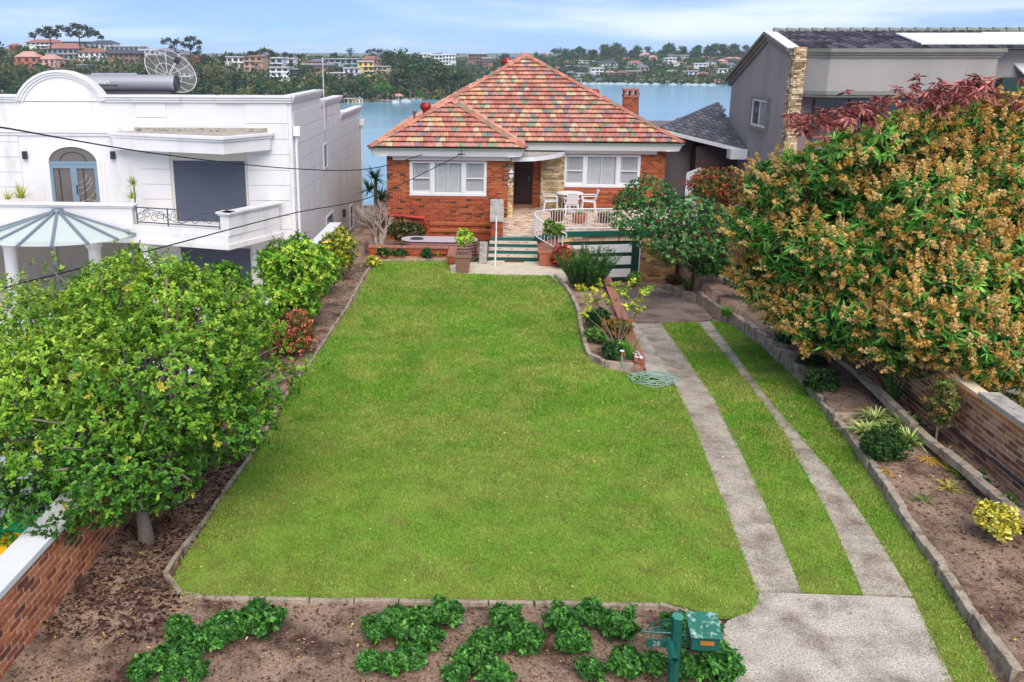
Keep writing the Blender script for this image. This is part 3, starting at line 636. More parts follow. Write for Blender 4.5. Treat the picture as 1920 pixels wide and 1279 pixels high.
s2 = math.sqrt(.5); Xm = (ex0+ex1)/2; half = (ex1-ex0)/2; za = EZ+half*px_slope; Ya = eyd+half
whalf = (ewx-ex0)/2; wxm = (ex0+ewx)/2; wz = EZ+whalf*px_slope; wya = eyw+whalf; wyr = eyd+whalf
apex = Vector((Xm, Ya, za)); wap = Vector((wxm, wya, wz)); wri = Vector((wxm, wyr, wz))
back = Vector((Xm, Ya+.4, za)); dz_ = Vector((0, 0, -.005))
rb = MB(); cE = lambda x, y: Vector((x, y, EZ))
rb.add([cE(ex0, eyw), cE(ewx, eyw), wap], [(0, 1, 2)]); rb.add([cE(ewx, eyw), cE(ewx, eyd), wri, wap], [(0, 1, 2, 3)])
rb.add([cE(ewx, eyd), cE(ex1, eyd), apex, wri], [(0, 1, 2, 3)]); rb.add([cE(ex1, eyd), cE(ex1, 46.6), back, apex], [(0, 1, 2, 3)])
rb.add([cE(ex1, 46.6), cE(ex0, 46.6), back], [(0, 1, 2)]); rb.add([cE(ex0, 46.6), cE(ex0, eyw), wap, wri, apex, back], [(0, 1, 2, 3, 4, 5)])
roof = rb.build('roof', M('roof_under', lin(80, 44, 36), rough=.9, var=.3, scale=3), house, recalc=False)
V3 = Vector
nw = int(whalf/math.cos(sl)/tg); nm = int(half/math.cos(sl)/tg)
roof_plane((ex0, eyw, EZ), (1, 0, 0), (0, 1, 0), [((ex0, eyw, 0), V3((-1, 1, 0))), ((ewx, eyw, 0), V3((1, 1, 0)))], roof, lambda t: (t, ewx-ex0-t), nw+1, 110)
def mclip(t): return ((ewx-t if t < whalf else ex0+t)-ewx, ex1-t-ewx)
roof_plane((ewx, eyd, EZ), (1, 0, 0), (0, 1, 0), [((ex1, eyd, 0), V3((1, 1, 0)))], roof, mclip, nm+1, 300)
# wing's right slope faces the entrance: seen at a grazing angle
roof_plane((ewx, eyw, EZ), (0, 1, 0), (-1, 0, 0), [((ewx, eyw, 0), V3((-1, -1, 0)))], roof, lambda t: (t, eyd-eyw+t), nw+1, 60)
_bk = 46.6-eyw
roof_plane((ex0, 46.6, EZ), (0, -1, 0), (1, 0, 0), [], roof, lambda t: (t, (_bk-t) if t < whalf else 46.6-eyd-t), nm, 0, True); roof_plane((ex1, eyd, EZ), (0, 1, 0), (-1, 0, 0), [], roof, lambda t: (t, 46.6-eyd-t), nm, 0, True)
RC = [lin(184, 118, 98), lin(170, 106, 90), lin(192, 128, 106), lin(136, 116, 96), lin(160, 114, 98)]
def ridge(a, c, n=None):
    a, c = Vector(a), Vector(c); L_ = (c-a).length; n = max(1, round(L_/.42)); d = (c-a)/n; s = d.cross(Vector((0, 0, 1))).normalized(); up = s.cross(d).normalized(); dd = d.normalized()
    for i in range(n):
        b = MB(); b.col = random.choice(RC); p = a+d*i; vs = []
        for e, k in ((-.03, 1.12), (1.0, .95)):
            q = p+d*e
            for t in (-1, -.55, 0, .55, 1): vs.append(q+s*t*.15*k+up*(.10-.075*t*t)*k+up*.02)
        fs = [(j, j+1, j+6, j+5) for j in range(4)]+[(0, 1, 2, 3, 4)]
        b.add(vs, fs); b.build('ridge_tile', 'attr_tile', roof, recalc=False)
ridge(cE(ex0, eyw), wap); ridge(cE(ewx, eyw), wap); ridge(wap, wri); ridge(wri, apex); ridge(cE(ex1, eyd), apex)
# chimney, vents, pipes
def whirly(c, s=1., nm='roof_vent', label=None):
    r = root('roof_ventilator', label, 'vent', c, 'red turbine vents on the brick house roof')
    MB().lathe([(.13*s, -.3), (.13*s, .12*s), (.15*s, .12*s), (.15*s, .16*s)], c, 16).build('duct', 'vent_red', r, smooth=True)
    for k in range(18):
        a = 2*PI*k/18; b = MB(); vs = []
        for t in np.linspace(0, 1, 7):
            z = .16*s+.34*s*t; rr = s*(.14+.10*math.sin(PI*min(t*1.0, .93)))
            for da in (0, .36): vs.append((c[0]+(rr+.012*(da > 0))*math.cos(a+da), c[1]+(rr+.012*(da > 0))*math.sin(a+da), c[2]+z))
        b.add(vs, [(2*i, 2*i+1, 2*i+3, 2*i+2) for i in range(6)]); b.build('vane', 'vent_red', r, recalc=False)
    MB().lathe([(.0, .52*s), (.08*s, .51*s), (.16*s, .48*s)], c, 16).build('cap', 'vent_red', r, smooth=True)
whirly(Q(798, 214, 35.2), .88, label='red turbine vent standing above the left hip of the brick house roof')
whirly(Q(950, 130, 40.6), .98, label='red turbine vent just left of the brick house roof peak')
whirly(Q(1115, 184, 41.5), .8, label='red turbine vent half hidden behind the right hip of the roof')
c0 = Q(1182, 215, 38.5)
ch = root('chimney', 'square red brick chimney at the right side of the tiled roof', 'chimney', (c0.x, 38.8, 3.6))
cw = .29; boxpart('core', 'mortar', ch, (c0.x-cw, 38.5, 3.2), (c0.x+cw, 39.1, 4.85))
it = brick_face((c0.x-cw, 38.5, 3.4), (1, 0, 0), (0, -1, 0), 2*cw, 1.45, pick([lin(156, 82, 48), lin(140, 70, 44), lin(120, 62, 46)], [3, 3, 2]), bl=.2)
pieces('brick', it, UB, 'attr', ch)
b = MB(); b.box((c0.x-cw-.03, 38.46, 4.85), (c0.x+cw+.03, 39.14, 4.92)); b.build('band', 'brick_cap', ch)
b = MB(); [b.box((x, y, 4.92), (x+.09, y+.16, 5.12)) for x in (c0.x-cw, c0.x-.05, c0.x+cw-.09) for y in (38.5, 38.95)]; b.build('flue_bricks', 'brick_cap', ch)
boxpart('cap', 'brick_cap', ch, (c0.x-cw-.03, 38.46, 5.12), (c0.x+cw+.03, 39.14, 5.19))
def vent_pipe(px, ytop, ybase, Y, label):
    a, c = Q(px, ybase, Y), Q(px, ytop, Y); r = root('vent_pipe', label, 'pipe', a)
    MB().tube([a-Vector((0, 0, .5)), c], .045, 8).build('pipe', 'tank', r); MB().lathe([(.0, .02), (.09, .0), (.09, -.06), (.04, -.12)], c, 10).build('cowl', 'tank', r)
vent_pipe(1196, 174, 232, 38.6, 'pinkish vent pipe standing beside the brick chimney')
vent_pipe(1211, 226, 240, 36.6, 'small vent pipe poking over the right hip near the eaves')
vent_pipe(777, 208, 224, 34.4, 'thin vent pipe left of the red vent on the roof wing')
# patio, steps and terrace
terr = [(.35, 29.55), (1.45, 29.72), (1.75, 30.0), (2.2, 30.45), (2.7, 30.62), (3.3, 30.72), (4.4, 30.9), (5.6, 31.15), (7.2, 31.4), (7.2, YD), (.35, YD)]
pat = sheet('terrace', [(x, y, ZP) for x, y in terr], 'cap_concrete', .1); pat['kind'] = 'structure'
# its floor tiles: basket-weave pieces
PAVC = pick([lin(206, 184, 160), lin(196, 168, 146), lin(176, 142, 118), lin(214, 196, 176), lin(140, 108, 92)], [4, 4, 3, 2, 1.5])
it = []
for iy in range(60):
    for ix in range(34):
        x = .36+ix*.2+(.1 if iy % 2 else 0); y = 29.6+iy*.1
        if not inpoly(np.array([x-.08, x+.08, x]), np.array([y-.03, y-.03, y+.03]), terr).all(): continue
        it.append((Matrix(((.19, 0, 0, x), (0, 0, .09, y), (0, -.008, 0, ZP), (0, 0, 0, 1))), PAVC()))
pieces('paver', it, UB, 'attr', pat, rest='paving')
for i in range(len(terr)-5):
    (x0, y0), (x1, y1) = terr[i+1], terr[i+2]; n_ = max(1, int(round((Vector((x1-x0, y1-y0)).length)/.2)))
    for k in range(n_):
        a, c = Vector((x0, y0, 0)).lerp(Vector((x1, y1, 0)), k/n_), Vector((x0, y0, 0)).lerp(Vector((x1, y1, 0)), (k+1)/n_); d = c-a; nn = Vector((d.y, -d.x, 0)).normalized()
        MB().obox((a+c)/2+nn*.012+Vector((0, 0, ZP-.105)), d*.49, nn*.01, (0, 0, .085)).build('edge_tile', 'green_tile', pat)
steps = root('front_steps', 'front steps with dark green risers and pale tiled treads', 'steps', (.7, 28.6, 0))
sy, rs, tr = 28.55, ZP/4, .33
for k in range(4):
    x1 = [1.62, 1.75, 1.5, 1.4][k] if k else 1.5; y0 = sy+k*tr; z1 = (k+1)*rs
    x0 = -.12+.02*k
    boxpart('riser', 'green_tile', steps, (x0, y0, k*rs), (x1, y0+tr+.0, z1-.045), bevel=.004)
    if k < 3:
        boxpart('tread', 'paver', steps, (x0-.01, y0-.025, z1-.045), (x1+.01, y0+tr-.002, z1), bevel=.006)
        xx = x0
        while xx < x1-.02: boxpart('tread_tile', random.choice(['paver', 'paver', 'brick_cap', 'cream']), steps, (xx+.005, y0-.02, z1), (min(xx+.1, x1)-.005, y0+.09, z1+.006)); xx += .1
bw = root('stair_wall', 'brick pier with sloping grey capstone beside the front steps', 'pier', (.15, 30.5, 0))
boxpart('core', 'mortar', bw, (-.06, 29.62, -.3), (.34, YW, 1.12))
pieces('brick', brick_face((-.06, 29.62, 0), (1, 0, 0), (0, -1, 0), .4, 1.1, BRD), UB, 'attr', bw)
MB().add([(-.1, 29.55, 1.1), (.38, 29.55, 1.1), (.38, 31.9, 1.42), (-.1, 31.9, 1.42), (-.1, 29.55, 1.2), (.38, 29.55, 1.2), (.38, 31.9, 1.52), (-.1, 31.9, 1.52)], [(0, 3, 2, 1), (4, 5, 6, 7), (0, 1, 5, 4), (1, 2, 6, 5), (2, 3, 7, 6), (3, 0, 4, 7)]).build('capstone', 'cap_concrete', bw, bevel=.015)
boxpart('stone_block', 'cap_concrete', bw, (-.42, 27.9, -.1), (-.16, 28.5, .3), bevel=.02); boxpart('stone_block', 'cap_concrete', bw, (-.42, 28.52, -.1), (-.16, 29.6, .42), bevel=.02)
hp = root('handrail_post', 'thin white post standing at the left of the front steps', 'post', (.1, 27.6, 0)); MB().tube([(.1, 27.6, -.05), (.12, 27.7, 1.1)], .028, 8).build('post', 'white_paint', hp)
MB().tube([(.12, 27.7, 1.1), (.12, 29.5, 1.28)], .022, 8).build('rail', 'white_paint', hp)
# garage under the terrace
gar = root('garage_front', 'green garage front with white panels and stone sides under the terrace', 'garage', (4, 30.7, -1.3))
gy_ = 30.62
def gyx(x): return float(np.interp(x, [p[0] for p in terr[3:9]], [p[1] for p in terr[3:9]]))+.14
it = []
for seg in range(8):
    x0 = 2.3+seg*.55; x1 = x0+.55; a, c = Vector((x0, gyx(x0)-.05, 0)), Vector((x1, gyx(x1)-.05, 0)); d = c-a; nn = Vector((d.y, -d.x, 0)).normalized()
    it += brick_face(a+Vector((0, 0, .22)), d, nn, d.length, .21, ST, bl=.42, bh=.1, j=.006, depth=.02, rnd=True)
pieces('lintel_stone', it, UB, 'attr_wall', gar)
b = MB(); b.prism([(2.2, gyx(2.2), -1.3), (6.5, gyx(6.5), -1.3), (6.5, 31.7, -1.3), (2.2, 31.7, -1.3)], (0, 0, 1.8)); b.build('core', 'green_dark', gar)
A, Bq = Vector((2.4, gyx(2.4)-.02, 0)), Vector((5.22, gyx(5.22)-.02, 0)); d = (Bq-A).normalized(); nn = Vector((d.y, -d.x, 0)); Lg = (Bq-A).length
gd = MB().obox((A+Bq)/2+Vector((0, 0, -.55)), (Bq-A)/2, nn*.02, (0, 0, .74)).build('garage_door', 'green_dark', gar)
for k, z in enumerate((-.06, -.5, -.96)):
    MB().obox((A+Bq)/2-d*.1+nn*.03+Vector((0, 0, z)), d*(Lg/2-.18), nn*.012, (0, 0, .15)).build('panel', 'white_paint', gd, bevel=.006)
MB().obox(Bq+d*.03+nn*.02+Vector((0, 0, -.55)), d*.015, nn*.03, (0, 0, .76)).build('jamb', 'white_paint', gar)
A2 = Vector((5.28, gyx(5.28)-.04, -1.3)); B2 = Vector((6.6, gyx(6.6)-.04, -1.3)); d2 = (B2-A2); n2 = Vector((d2.y, -d2.x, 0)).normalized()
pieces('stone', brick_face(A2, d2, n2, d2.length, 1.52, pick([lin(178, 140, 92), lin(160, 122, 80), lin(150, 118, 84), lin(192, 158, 110), lin(120, 98, 78)], [4, 4, 3, 2, 1.5]), bl=.34, bh=.075, j=.006, depth=.02, rnd=True), UB, 'attr_wall', gar)
MB().prism([(1.3, 29.7, -1.2), (1.7, 30.05, -1.2), (2.3, 30.6, -1.2), (2.3, 31.5, -1.2), (1.3, 31.5, -1.2)], (0, 0, 1.7)).build('curved_wall', 'brick_cap', gar)
# curved railing
def arc_pts(pts, n=40):
    pts = [Vector(p) for p in pts]; out = []
    for i in range(len(pts)-1):
        p0, p1, p2, p3 = pts[max(i-1, 0)], pts[i], pts[i+1], pts[min(i+2, len(pts)-1)]
        for k in range(n//(len(pts)-1)):
            t = k/(n//(len(pts)-1)); out.append(.5*((2*p1)+(p2-p0)*t+(2*p0-5*p1+4*p2-p3)*t*t+(3*p1-p0-3*p2+p3)*t**3))
    return out+[pts[-1]]
rail = root('terrace_railing', 'curved white iron railing round the terrace edge', 'railing', (2, 30.2, ZP))
rp = resample(arc_pts([(1.42, 29.9, ZP), (1.6, 30.35, ZP), (2.1, 30.72, ZP), (2.8, 30.86, ZP), (3.6, 30.95, ZP), (4.6, 31.1, ZP), (6.6, 31.42, ZP)]), 60); rh = .74
MB().tube([p+Vector((0, 0, rh)) for p in rp], .022, 6).build('top_rail', 'white_paint', rail, smooth=True)
MB().tube([p+Vector((0, 0, .06)) for p in rp], .018, 6).build('bottom_rail', 'white_paint', rail, smooth=True)
rq = resample(rp, 58)
for i in range(0, 57, 2):                                 # loops and pairs of balusters
    a, c = rq[i], rq[i+1]
    MB().tube([a+Vector((0, 0, .06)), a+Vector((0, 0, rh-.09)), a.lerp(c, .3)+Vector((0, 0, rh-.02)), a.lerp(c, .7)+Vector((0, 0, rh-.02)), c+Vector((0, 0, rh-.09)), c+Vector((0, 0, .06))], .011, 5).build('baluster_loop', 'white_paint', rail)
r2 = arc_pts([(1.42, 29.9, ZP), (1.5, 29.55, ZP-.1), (1.85, 29.2, ZP-.25), (2.2, 28.95, ZP-.4), (2.32, 28.9, ZP-.46)], 20); sr = root('stair_railing', 'white iron stair railing sweeping down beside the steps', 'railing', (1.9, 29.2, 0))
MB().tube([p+Vector((0, 0, rh)) for p in r2]+[r2[-1]+Vector((.1, .02, rh-.02)), r2[-1]+Vector((.14, .03, rh-.12)), r2[-1]+Vector((.07, .02, rh-.2))], .024, 6).build('top_rail', 'white_paint', sr, smooth=True)
MB().tube([p+Vector((0, 0, .1)) for p in r2], .018, 6).build('bottom_rail', 'white_paint', sr, smooth=True)
for p in resample(r2, 11): MB().tube([p+Vector((0, 0, .1)), p+Vector((0, 0, rh))], .011, 5).build('baluster', 'white_paint', sr)
MB().tube([r2[-1]-Vector((0, 0, .25)), r2[-1]+Vector((0, 0, rh))], .025, 6).build('post', 'white_paint', sr)
MB().prism([(1.4, 29.7, -.1), (1.52, 29.3, -.1), (1.9, 28.95, -.1), (2.3, 28.7, -.1), (2.45, 28.9, -.1), (2.3, 29.6, -.1), (1.8, 29.95, -.1)], (0, 0, .42)).build('wing_wall', 'brick_cap', steps)
# carriage lamp by the door
lp = root('wall_lantern', 'white carriage lantern on the stone pilaster by the front door', 'lantern', (WX1+.05, YW+.1, 2.1))
MB().tube([(WX1-.02, YW+.26, 1.95), (WX1-.02, YW+.1, 1.98), (WX1+.1, YW+.08, 2.05), (WX1+.1, YW+.08, 2.12)], .02, 6).build('bracket', 'white_paint', lp)
MB().lathe([(.05, 0), (.085, .03), (.1, .2), (.12, .21), (.03, .31), (.015, .37), (0, .38)], (WX1+.1, YW+.08, 2.12), 8).build('lamp', 'white_paint', lp)
MB().lathe([(.074, .035), (.104, .19)], (WX1+.1, YW+.08, 2.125), 8).build('glass', 'glass_dark', lp)
MB().lathe([(.0, 0), (.09, .0), (.03, .09), (0, .1)], (WX1-.02, YW+.16, 1.86), 8).build('backplate', 'white_paint', lp)
# drain pipe on the left wall, service bracket
dp = root('drain_pipe', 'red painted drain pipe low on the left brick wall', 'pipe', (-3.4, 32.9, .8)); MB().tube([(HX0-.2, YW-.1, .72), (-2.62, YW-.1, .60), (-2.58, YW-.1, .55), (-2.58, YW-.1, .1)], .06, 8).build('pipe', 'terracotta_paint', dp, smooth=True)
# ------------------------------------------------------------------ the white house on the left
WY, WX = 28.3, -6.5
wh = root('white_house', 'white rendered two-storey house with arched parapet and angled balconies', 'house', (-12, 29, -1.9))
b = MB(); b.box((-26, WY, .9), (WX, 33.1, 5.12)); b.box((-26, 33.1, .9), (WX, 37.3, 4.72)); b.box((-26, 37.3, .9), (WX, 42.9, 4.02)); b.build('upper_wall', 'white_render', wh)
b = MB(); b.box((-11.6, WY, -2.2), (WX, 42.9, .9)); b.build('lower_wall', 'white_render', wh)
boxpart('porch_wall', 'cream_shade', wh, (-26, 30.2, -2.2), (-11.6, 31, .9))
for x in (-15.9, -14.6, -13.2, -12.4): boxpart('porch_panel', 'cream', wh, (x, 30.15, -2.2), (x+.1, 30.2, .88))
# parapet mouldings
def mould(pts, name='parapet_moulding', layers=((.0, .08, .12), (.08, .16, .08), (.16, .24, .04)), closed=False):
    """pts: top line, outward to the right of travel is negative normal"""
    for z0, z1, pr in layers:
        m_ = MB()
        for a, c in zip(pts, pts[1:]):
            a, c = Vector(a), Vector(c); d = (c-a).normalized(); hd = Vector((d.x, d.y, 0)).normalized(); o_ = Vector((hd.y, -hd.x, 0)); up = o_.cross(d)*(-1)
            if up.z < 0: up = -up
            m_.obox((a+c)/2-up*((z0+z1)/2)+o_*(pr/2-.12), (c-a)/2+d*pr*.4, o_*(pr/2+.14), up*((z1-z0)/2-.004))
        m_.build(name, 'white_render', wh)
mould([(-26, WY, 5.34), (-15.5, WY, 5.34)]); mould([(-12.65, WY, 5.34), (-8.9, WY, 5.34)]); mould([(-11.7, WY-.05, 5.345), (-10.1, WY-.05, 5.345)]); mould([(-8.9, WY-.04, 5.34), (WX, WY-.04, 5.34), ]); mould([(WX, WY, 5.345), (WX, 33.1, 5.345)])
mould([(WX, 33.1, 4.95), (WX, 37.3, 4.95)]); mould([(WX, 37.3, 4.22), (WX, 42.9, 4.22)])
ac = Vector((-14.08, WY, 4.56)); ra = 1.58; aa = [math.radians(t) for t in np.linspace(154, 26, 15)]
arc = [Vector((ac.x+ra*math.cos(t), WY, ac.z+.02+(ra-.12)*math.sin(t))) for t in aa]
MB().prism([(-15.55, WY, 5.1), *[p-Vector((0, 0, .05)) for p in arc], (-12.6, WY, 5.1)], (0, .25, 0)).build('arched_parapet', 'white_render', wh)
for z0, z1, pr in ((-.07, .01, .12), (.01, .09, .08), (.09, .17, .04)):
    b = MB(); vs = []; fs = []
    for t in np.linspace(math.radians(157), math.radians(23), 25):
        e = Vector((math.cos(t), 0, math.sin(t)*.93))
        for r_, y in ((ra-z0, WY-pr), (ra-z1+.003, WY-pr), (ra-z1+.003, WY+.24), (ra-z0, WY+.24)): vs.append(Vector((ac.x, y, ac.z+.02))+e*r_)
    for i in range(24): fs += [(i*4+k, i*4+(k+1) % 4, i*4+4+(k+1) % 4, i*4+4+k) for k in range(4)]
    fs += [(0, 1, 2, 3), (96, 97, 98, 99)]; b.add(vs, fs).build('arch_moulding', 'white_render', wh)
# string courses and rustication
for z, pr in ((4.32, .06), (4.22, .09), (4.12, .05)): boxpart('cornice', 'white_render', wh, (-26, WY-pr, z-.1), (-12.2, WY-.001, z-.004))
def rust(x0, x1, zs, y, pr=.03):
    for z0, z1 in zip(zs, zs[1:]): boxpart('panel', 'white_render', wh, (x0, y-pr, z0+.008), (x1, y-.0005, z1-.008), bevel=.004)
rust(-11.6, -10.62, [4.12, 4.62, 5.1], WY); rust(-8.02, -6.62, [1.0, 1.45, 1.95, 2.45, 2.95, 3.45, 3.95, 4.45, 5.1], WY); rust(-11.6, -10.62, [1.0, 1.45, 1.95, 2.45, 2.95, 3.45, 3.62], WY)
rust(-8.02, -6.62, [-2.1, -1.65, -1.2, -.75, -.3, .15, .6, .98], WY); rust(-11.5, -10.55, [-2.1, -1.65, -1.2, -.75, -.3, .15, .6, .98], WY)
rust(-16.9, -15.7, [1.8, 2.3, 2.8, 3.3, 3.8, 4.0], WY)
for z in np.arange(-2.1, 4.6, .53):                     # courses along the side wall
    for y0, y1, top in ((WY+.12, 33.1, 5.0), (33.1, 37.3, 4.6), (37.3, 42.8, 3.9)):
        if z+.53 <= top+.2: boxpart('panel', 'white_render', wh, (WX+.0005, y0+.006, z+.008), (WX+.025, y1-.006, min(z+.522, top)), bevel=.004)
# roller shutters
def shutter(x0, x1, z0, z1, y):
    s = MB(); z = z0
    while z < z1: s.add([(x0, y, z), (x1, y, z), (x1, y-.012, z+.02), (x0, y-.012, z+.02), (x0, y-.012, z+.05), (x1, y-.012, z+.05), (x1, y, z+.062), (x0, y, z+.062)], [(0, 1, 2, 3), (3, 2, 5, 4), (4, 5, 6, 7)]); z += .062
    o_ = s.build('roller_shutter', 'shutter', wh, recalc=False)
    boxpart('guide_rail', 'cream', o_, (x0-.09, y-.03, z0), (x0, y+.02, z1+.05)); boxpart('guide_rail', 'cream', o_, (x1, y-.03, z0), (x1+.05, y+.02, z1+.05)); return o_
shutter(-10.5, -8.1, 1.0, 3.2, WY-.02); shutter(-10.45, -8.07, -2.1, .28, WY-.02)
boxpart('lintel', 'cream', wh, (-10.6, WY-.02, 3.24), (-8.02, WY-.0008, 3.62)); boxpart('lintel', 'cream', wh, (-10.55, WY-.02, .34), (-8.02, WY-.0008, .9))
# angled canopy over the balcony
def wedge(pts, z0, z1, name, m='white_render', inset=None, bevel=.01):
    return MB().prism([(x, y, z0) for x, y in pts], (0, 0, z1-z0)).build(name, m, wh, bevel=bevel)
can = [(-12.34, WY+.1), (-12.34, WY-.35), (-8.3, 26.7), (-7.18, WY-.2), (-7.18, WY+.1)]
def offs(pts, d):                                       # widen a plan outline about its middle
    cx_, cy_ = np.mean([p[0] for p in pts]), np.mean([p[1] for p in pts]); return [(cx_+(x-cx_)*(1+d/2.6), cy_+(y-cy_)*(1+d/.9)) for x, y in pts]
wedge(can, 3.62, 4.0, 'balcony_roof'); wedge(offs(can, .06), 4.0, 4.08, 'roof_moulding'); wedge(offs(can, .12), 4.08, 4.17, 'roof_moulding')
MB().prism([(x, y, 4.17) for x, y in offs(can, -.1)], (0, 0, .008)).build('roof_sheet', 'cap_concrete', wh)
boxpart('flashing', 'cap_concrete', wh, (-11.7, WY-.06, 4.17), (-7.3, WY-.035, 4.3))
# balcony with parapets
bal = [(-26, WY+.5), (-26, 26.8), (-11.4, 26.8), (-8.1, 26.0), (-6.98, WY-.25), (-6.98, WY+.02)]
wedge(bal, .95, 1.22, 'balcony_slab'); wedge([(-26, WY+.5), (-26, 26.74), (-11.38, 26.74), (-8.06, 25.9), (-6.92, WY-.28), (-6.92, WY+.02)], .78, .95, 'slab_moulding')
def parapet(a, c, z0, z1, t=.22, cap=True):
    a, c = Vector((*a, 0)), Vector((*c, 0)); d = (c-a).normalized(); n_ = Vector((-d.y, d.x, 0))*(t/2); mz = Vector((0, 0, (z0+z1)/2))
    MB().obox((a+c)/2+n_+mz, (c-a)/2, n_, (0, 0, (z1-z0)/2)).build('parapet', 'white_render', wh)
    if cap:
        for k, (e, h) in enumerate(((.05, .06), (.1, .06))): MB().obox((a+c)/2+n_+Vector((0, 0, z1+.03+.06*k)), (c-a)/2+d*e, n_*(1+e*8), (0, 0, h/2)).build('parapet_cap', 'white_render', wh, bevel=.008)
parapet((-26, 26.8), (-11.4, 26.8), 1.2, 1.9); parapet((-8.35, 26.1), (-8.05, 26.02), 1.2, 1.82); parapet((-8.05, 26.02), (-6.98, WY-.25), 1.2, 1.82)
parapet((-11.4, 26.8), (-8.35, 26.1), 1.2, 1.36, cap=False)
rl = root('balcony_railing', 'dark scrolled iron railing on the white house balcony', 'railing', (-9.9, 26.4, 1.4))
A, Bq = Vector((-11.3, 26.9, 1.36)), Vector((-8.4, 26.22, 1.36)); d = Bq-A
b = MB()
for z in (.08, .52): MB().bar(A+Vector((0, 0, z)), Bq+Vector((0, 0, z)), .03, .03).build('rail', 'metal_blue', rl) if 'metal_blue' in MT else None
mat('metal_blue', lin(72, 84, 96), rough=.5, var=.05)
for z in (.08, .55): MB().bar(A+Vector((0, 0, z)), Bq+Vector((0, 0, z)), .03, .035).build('rail', 'metal_blue', rl)
for t in (0, .38, 1): MB().bar(A+d*t+Vector((0, 0, -.02)), A+d*t+Vector((0, 0, .58)), .035).build('upright', 'metal_blue', rl)
def scroll(cen, u, r, turns=1.4, sgn=1, ph=0, th=.009, n=18):
    return [Vector(cen)+(Vector(u)*math.cos(ph+sgn*t)+Vector((0, 0, 1))*math.sin(ph+sgn*t))*r*(1-.7*t/(turns*2*PI)) for t in np.linspace(0, turns*2*PI, n)]
un = d.normalized()
for k in range(12):
    c_ = A+d*((k+.6)/12.2)+Vector((0, 0, .3+(.07 if k % 2 else -.04))); MB().tube(scroll(c_, un, .16, sgn=1 if k % 2 else -1, ph=k), .011, 4).build('scroll', 'metal_blue', rl)
b = MB(); pts = [A+d*t+Vector((0, 0, .31+.18*math.sin(t*9))) for t in np.linspace(0.02, .98, 40)]; b.tube(pts, .012, 4).build('scroll_stem', 'metal_blue', rl)
# arched balcony door
dx0, dx1, dz0, dzs = -14.72, -13.08, 1.1, 3.15; dc = (dx0+dx1)/2; dr = (dx1-dx0)/2
ap = [Vector((dc+dr*math.cos(t), 0, dzs+dr*.62*math.sin(t))) for t in np.linspace(0, PI, 17)]
dr_ = MB().prism([(dx0, WY-.005, dz0), *[(p.x, WY-.005, p.z) for p in ap[::-1]], (dx1, WY-.005, dz0)], (0, .04, 0)).build('arched_door', 'glass_bronze' if 'glass_bronze' in MT else M('glass_bronze', lin(104, 96, 92), rough=.12, var=.05), wh)
for (x0, x1) in ((dx0, dc), (dc, dx1)):
    f = MB(); f.box((x0, WY-.05, dz0), (x0+.11, WY-.006, dzs-.06)); f.box((x1-.11, WY-.05, dz0), (x1, WY-.006, dzs-.06)); f.box((x0+.11, WY-.049, dzs-.2), (x1-.11, WY-.006, dzs-.06)); f.build('door_leaf', 'blue_grey', dr_)
    MB().box((x0+.3, WY-.02, dz0), (x0+.33, WY-.006, dzs-.2)).build('glazing_bar', 'metal_dark', dr_)
boxpart('transom', 'blue_grey', dr_, (dx0, WY-.06, dzs-.06), (dx1, WY-.006, dzs+.03)); boxpart('door_handle', 'metal_dark', dr_, (dc+.06, WY-.09, 2.1), (dc+.09, WY-.05, 2.4))
for r_, (bx, bz) in zip((.5, .65, .8, .95, 1.1), ((-13.9, 3.0), (-13.9, 2.95), (-14.0, 2.85), (-14.0, 2.7), (-14.05, 2.55))):   # etched sweeps on the panes
    MB().tube([Vector((bx+r_*.9*math.cos(t), WY-.012, bz-.15+r_*.8*math.sin(t))) for t in np.linspace(-1.5, -.25, 9)], .007, 4).build('etched_line', 'cream', dr_)
for k in range(3): MB().tube([Vector((dc+.45+.5*(1-k*.2)*math.cos(t), WY-.012, 1.45-.1*k+.45*math.sin(t))) for t in np.linspace(2.6, .4, 9)], .007, 4).build('etched_line', 'cream', dr_)
a0 = [Vector((dc+.45*math.cos(t), WY-.02, dzs+.03+.3*math.sin(t))) for t in np.linspace(0, PI, 13)]; MB().tube(a0, .012, 4).build('fanlight_bar', 'metal_dark', dr_)
for k, (w_, pr) in enumerate(((.12, .05), (.24, .025))):   # architrave
    b = MB(); q = [(dx1+w_*.0, dz0), (dx1, dzs)]
    out = [Vector((dc+(dr+w_)*math.cos(t), WY-pr, dzs+(dr*.62+w_)*math.sin(t))) for t in np.linspace(0, PI, 17)]; inn = [Vector((dc+(dr+w_-.12)*math.cos(t), WY-pr, dzs+(dr*.62+w_-.12)*math.sin(t))) for t in np.linspace(0, PI, 17)]
    out = [Vector((dx1+w_, WY-pr, dz0)), *out, Vector((dx0-w_, WY-pr, dz0))]; inn = [Vector((dx1+w_-.12, WY-pr, dz0)), *inn, Vector((dx0-w_+.12, WY-pr, dz0))]
    for i in range(len(out)-1): b.add([out[i], out[i+1], inn[i+1], inn[i], out[i]+Vector((0, pr, 0)), out[i+1]+Vector((0, pr, 0)), inn[i+1]+Vector((0, pr, 0)), inn[i]+Vector((0, pr, 0))], [(0, 1, 2, 3), (0, 4, 5, 1), (3, 2, 6, 7)])
    b.build('architrave', 'white_render', wh)
for px, nm in ((47, 'left'), (212, 'right')):
    c_ = Q(px, 291, WY-.06); r = root('wall_lamp', 'small black box lamp %s of the arched balcony door' % nm, 'lamp', c_); boxpart('lamp_body', 'metal_dark', r, (c_.x-.07, WY-.14, c_.z-.13), (c_.x+.07, WY-.03, c_.z+.13), bevel=.01); boxpart('bracket', 'metal_dark', r, (c_.x-.04, WY-.03, c_.z-.06), (c_.x+.04, WY-.001, c_.z+.06))
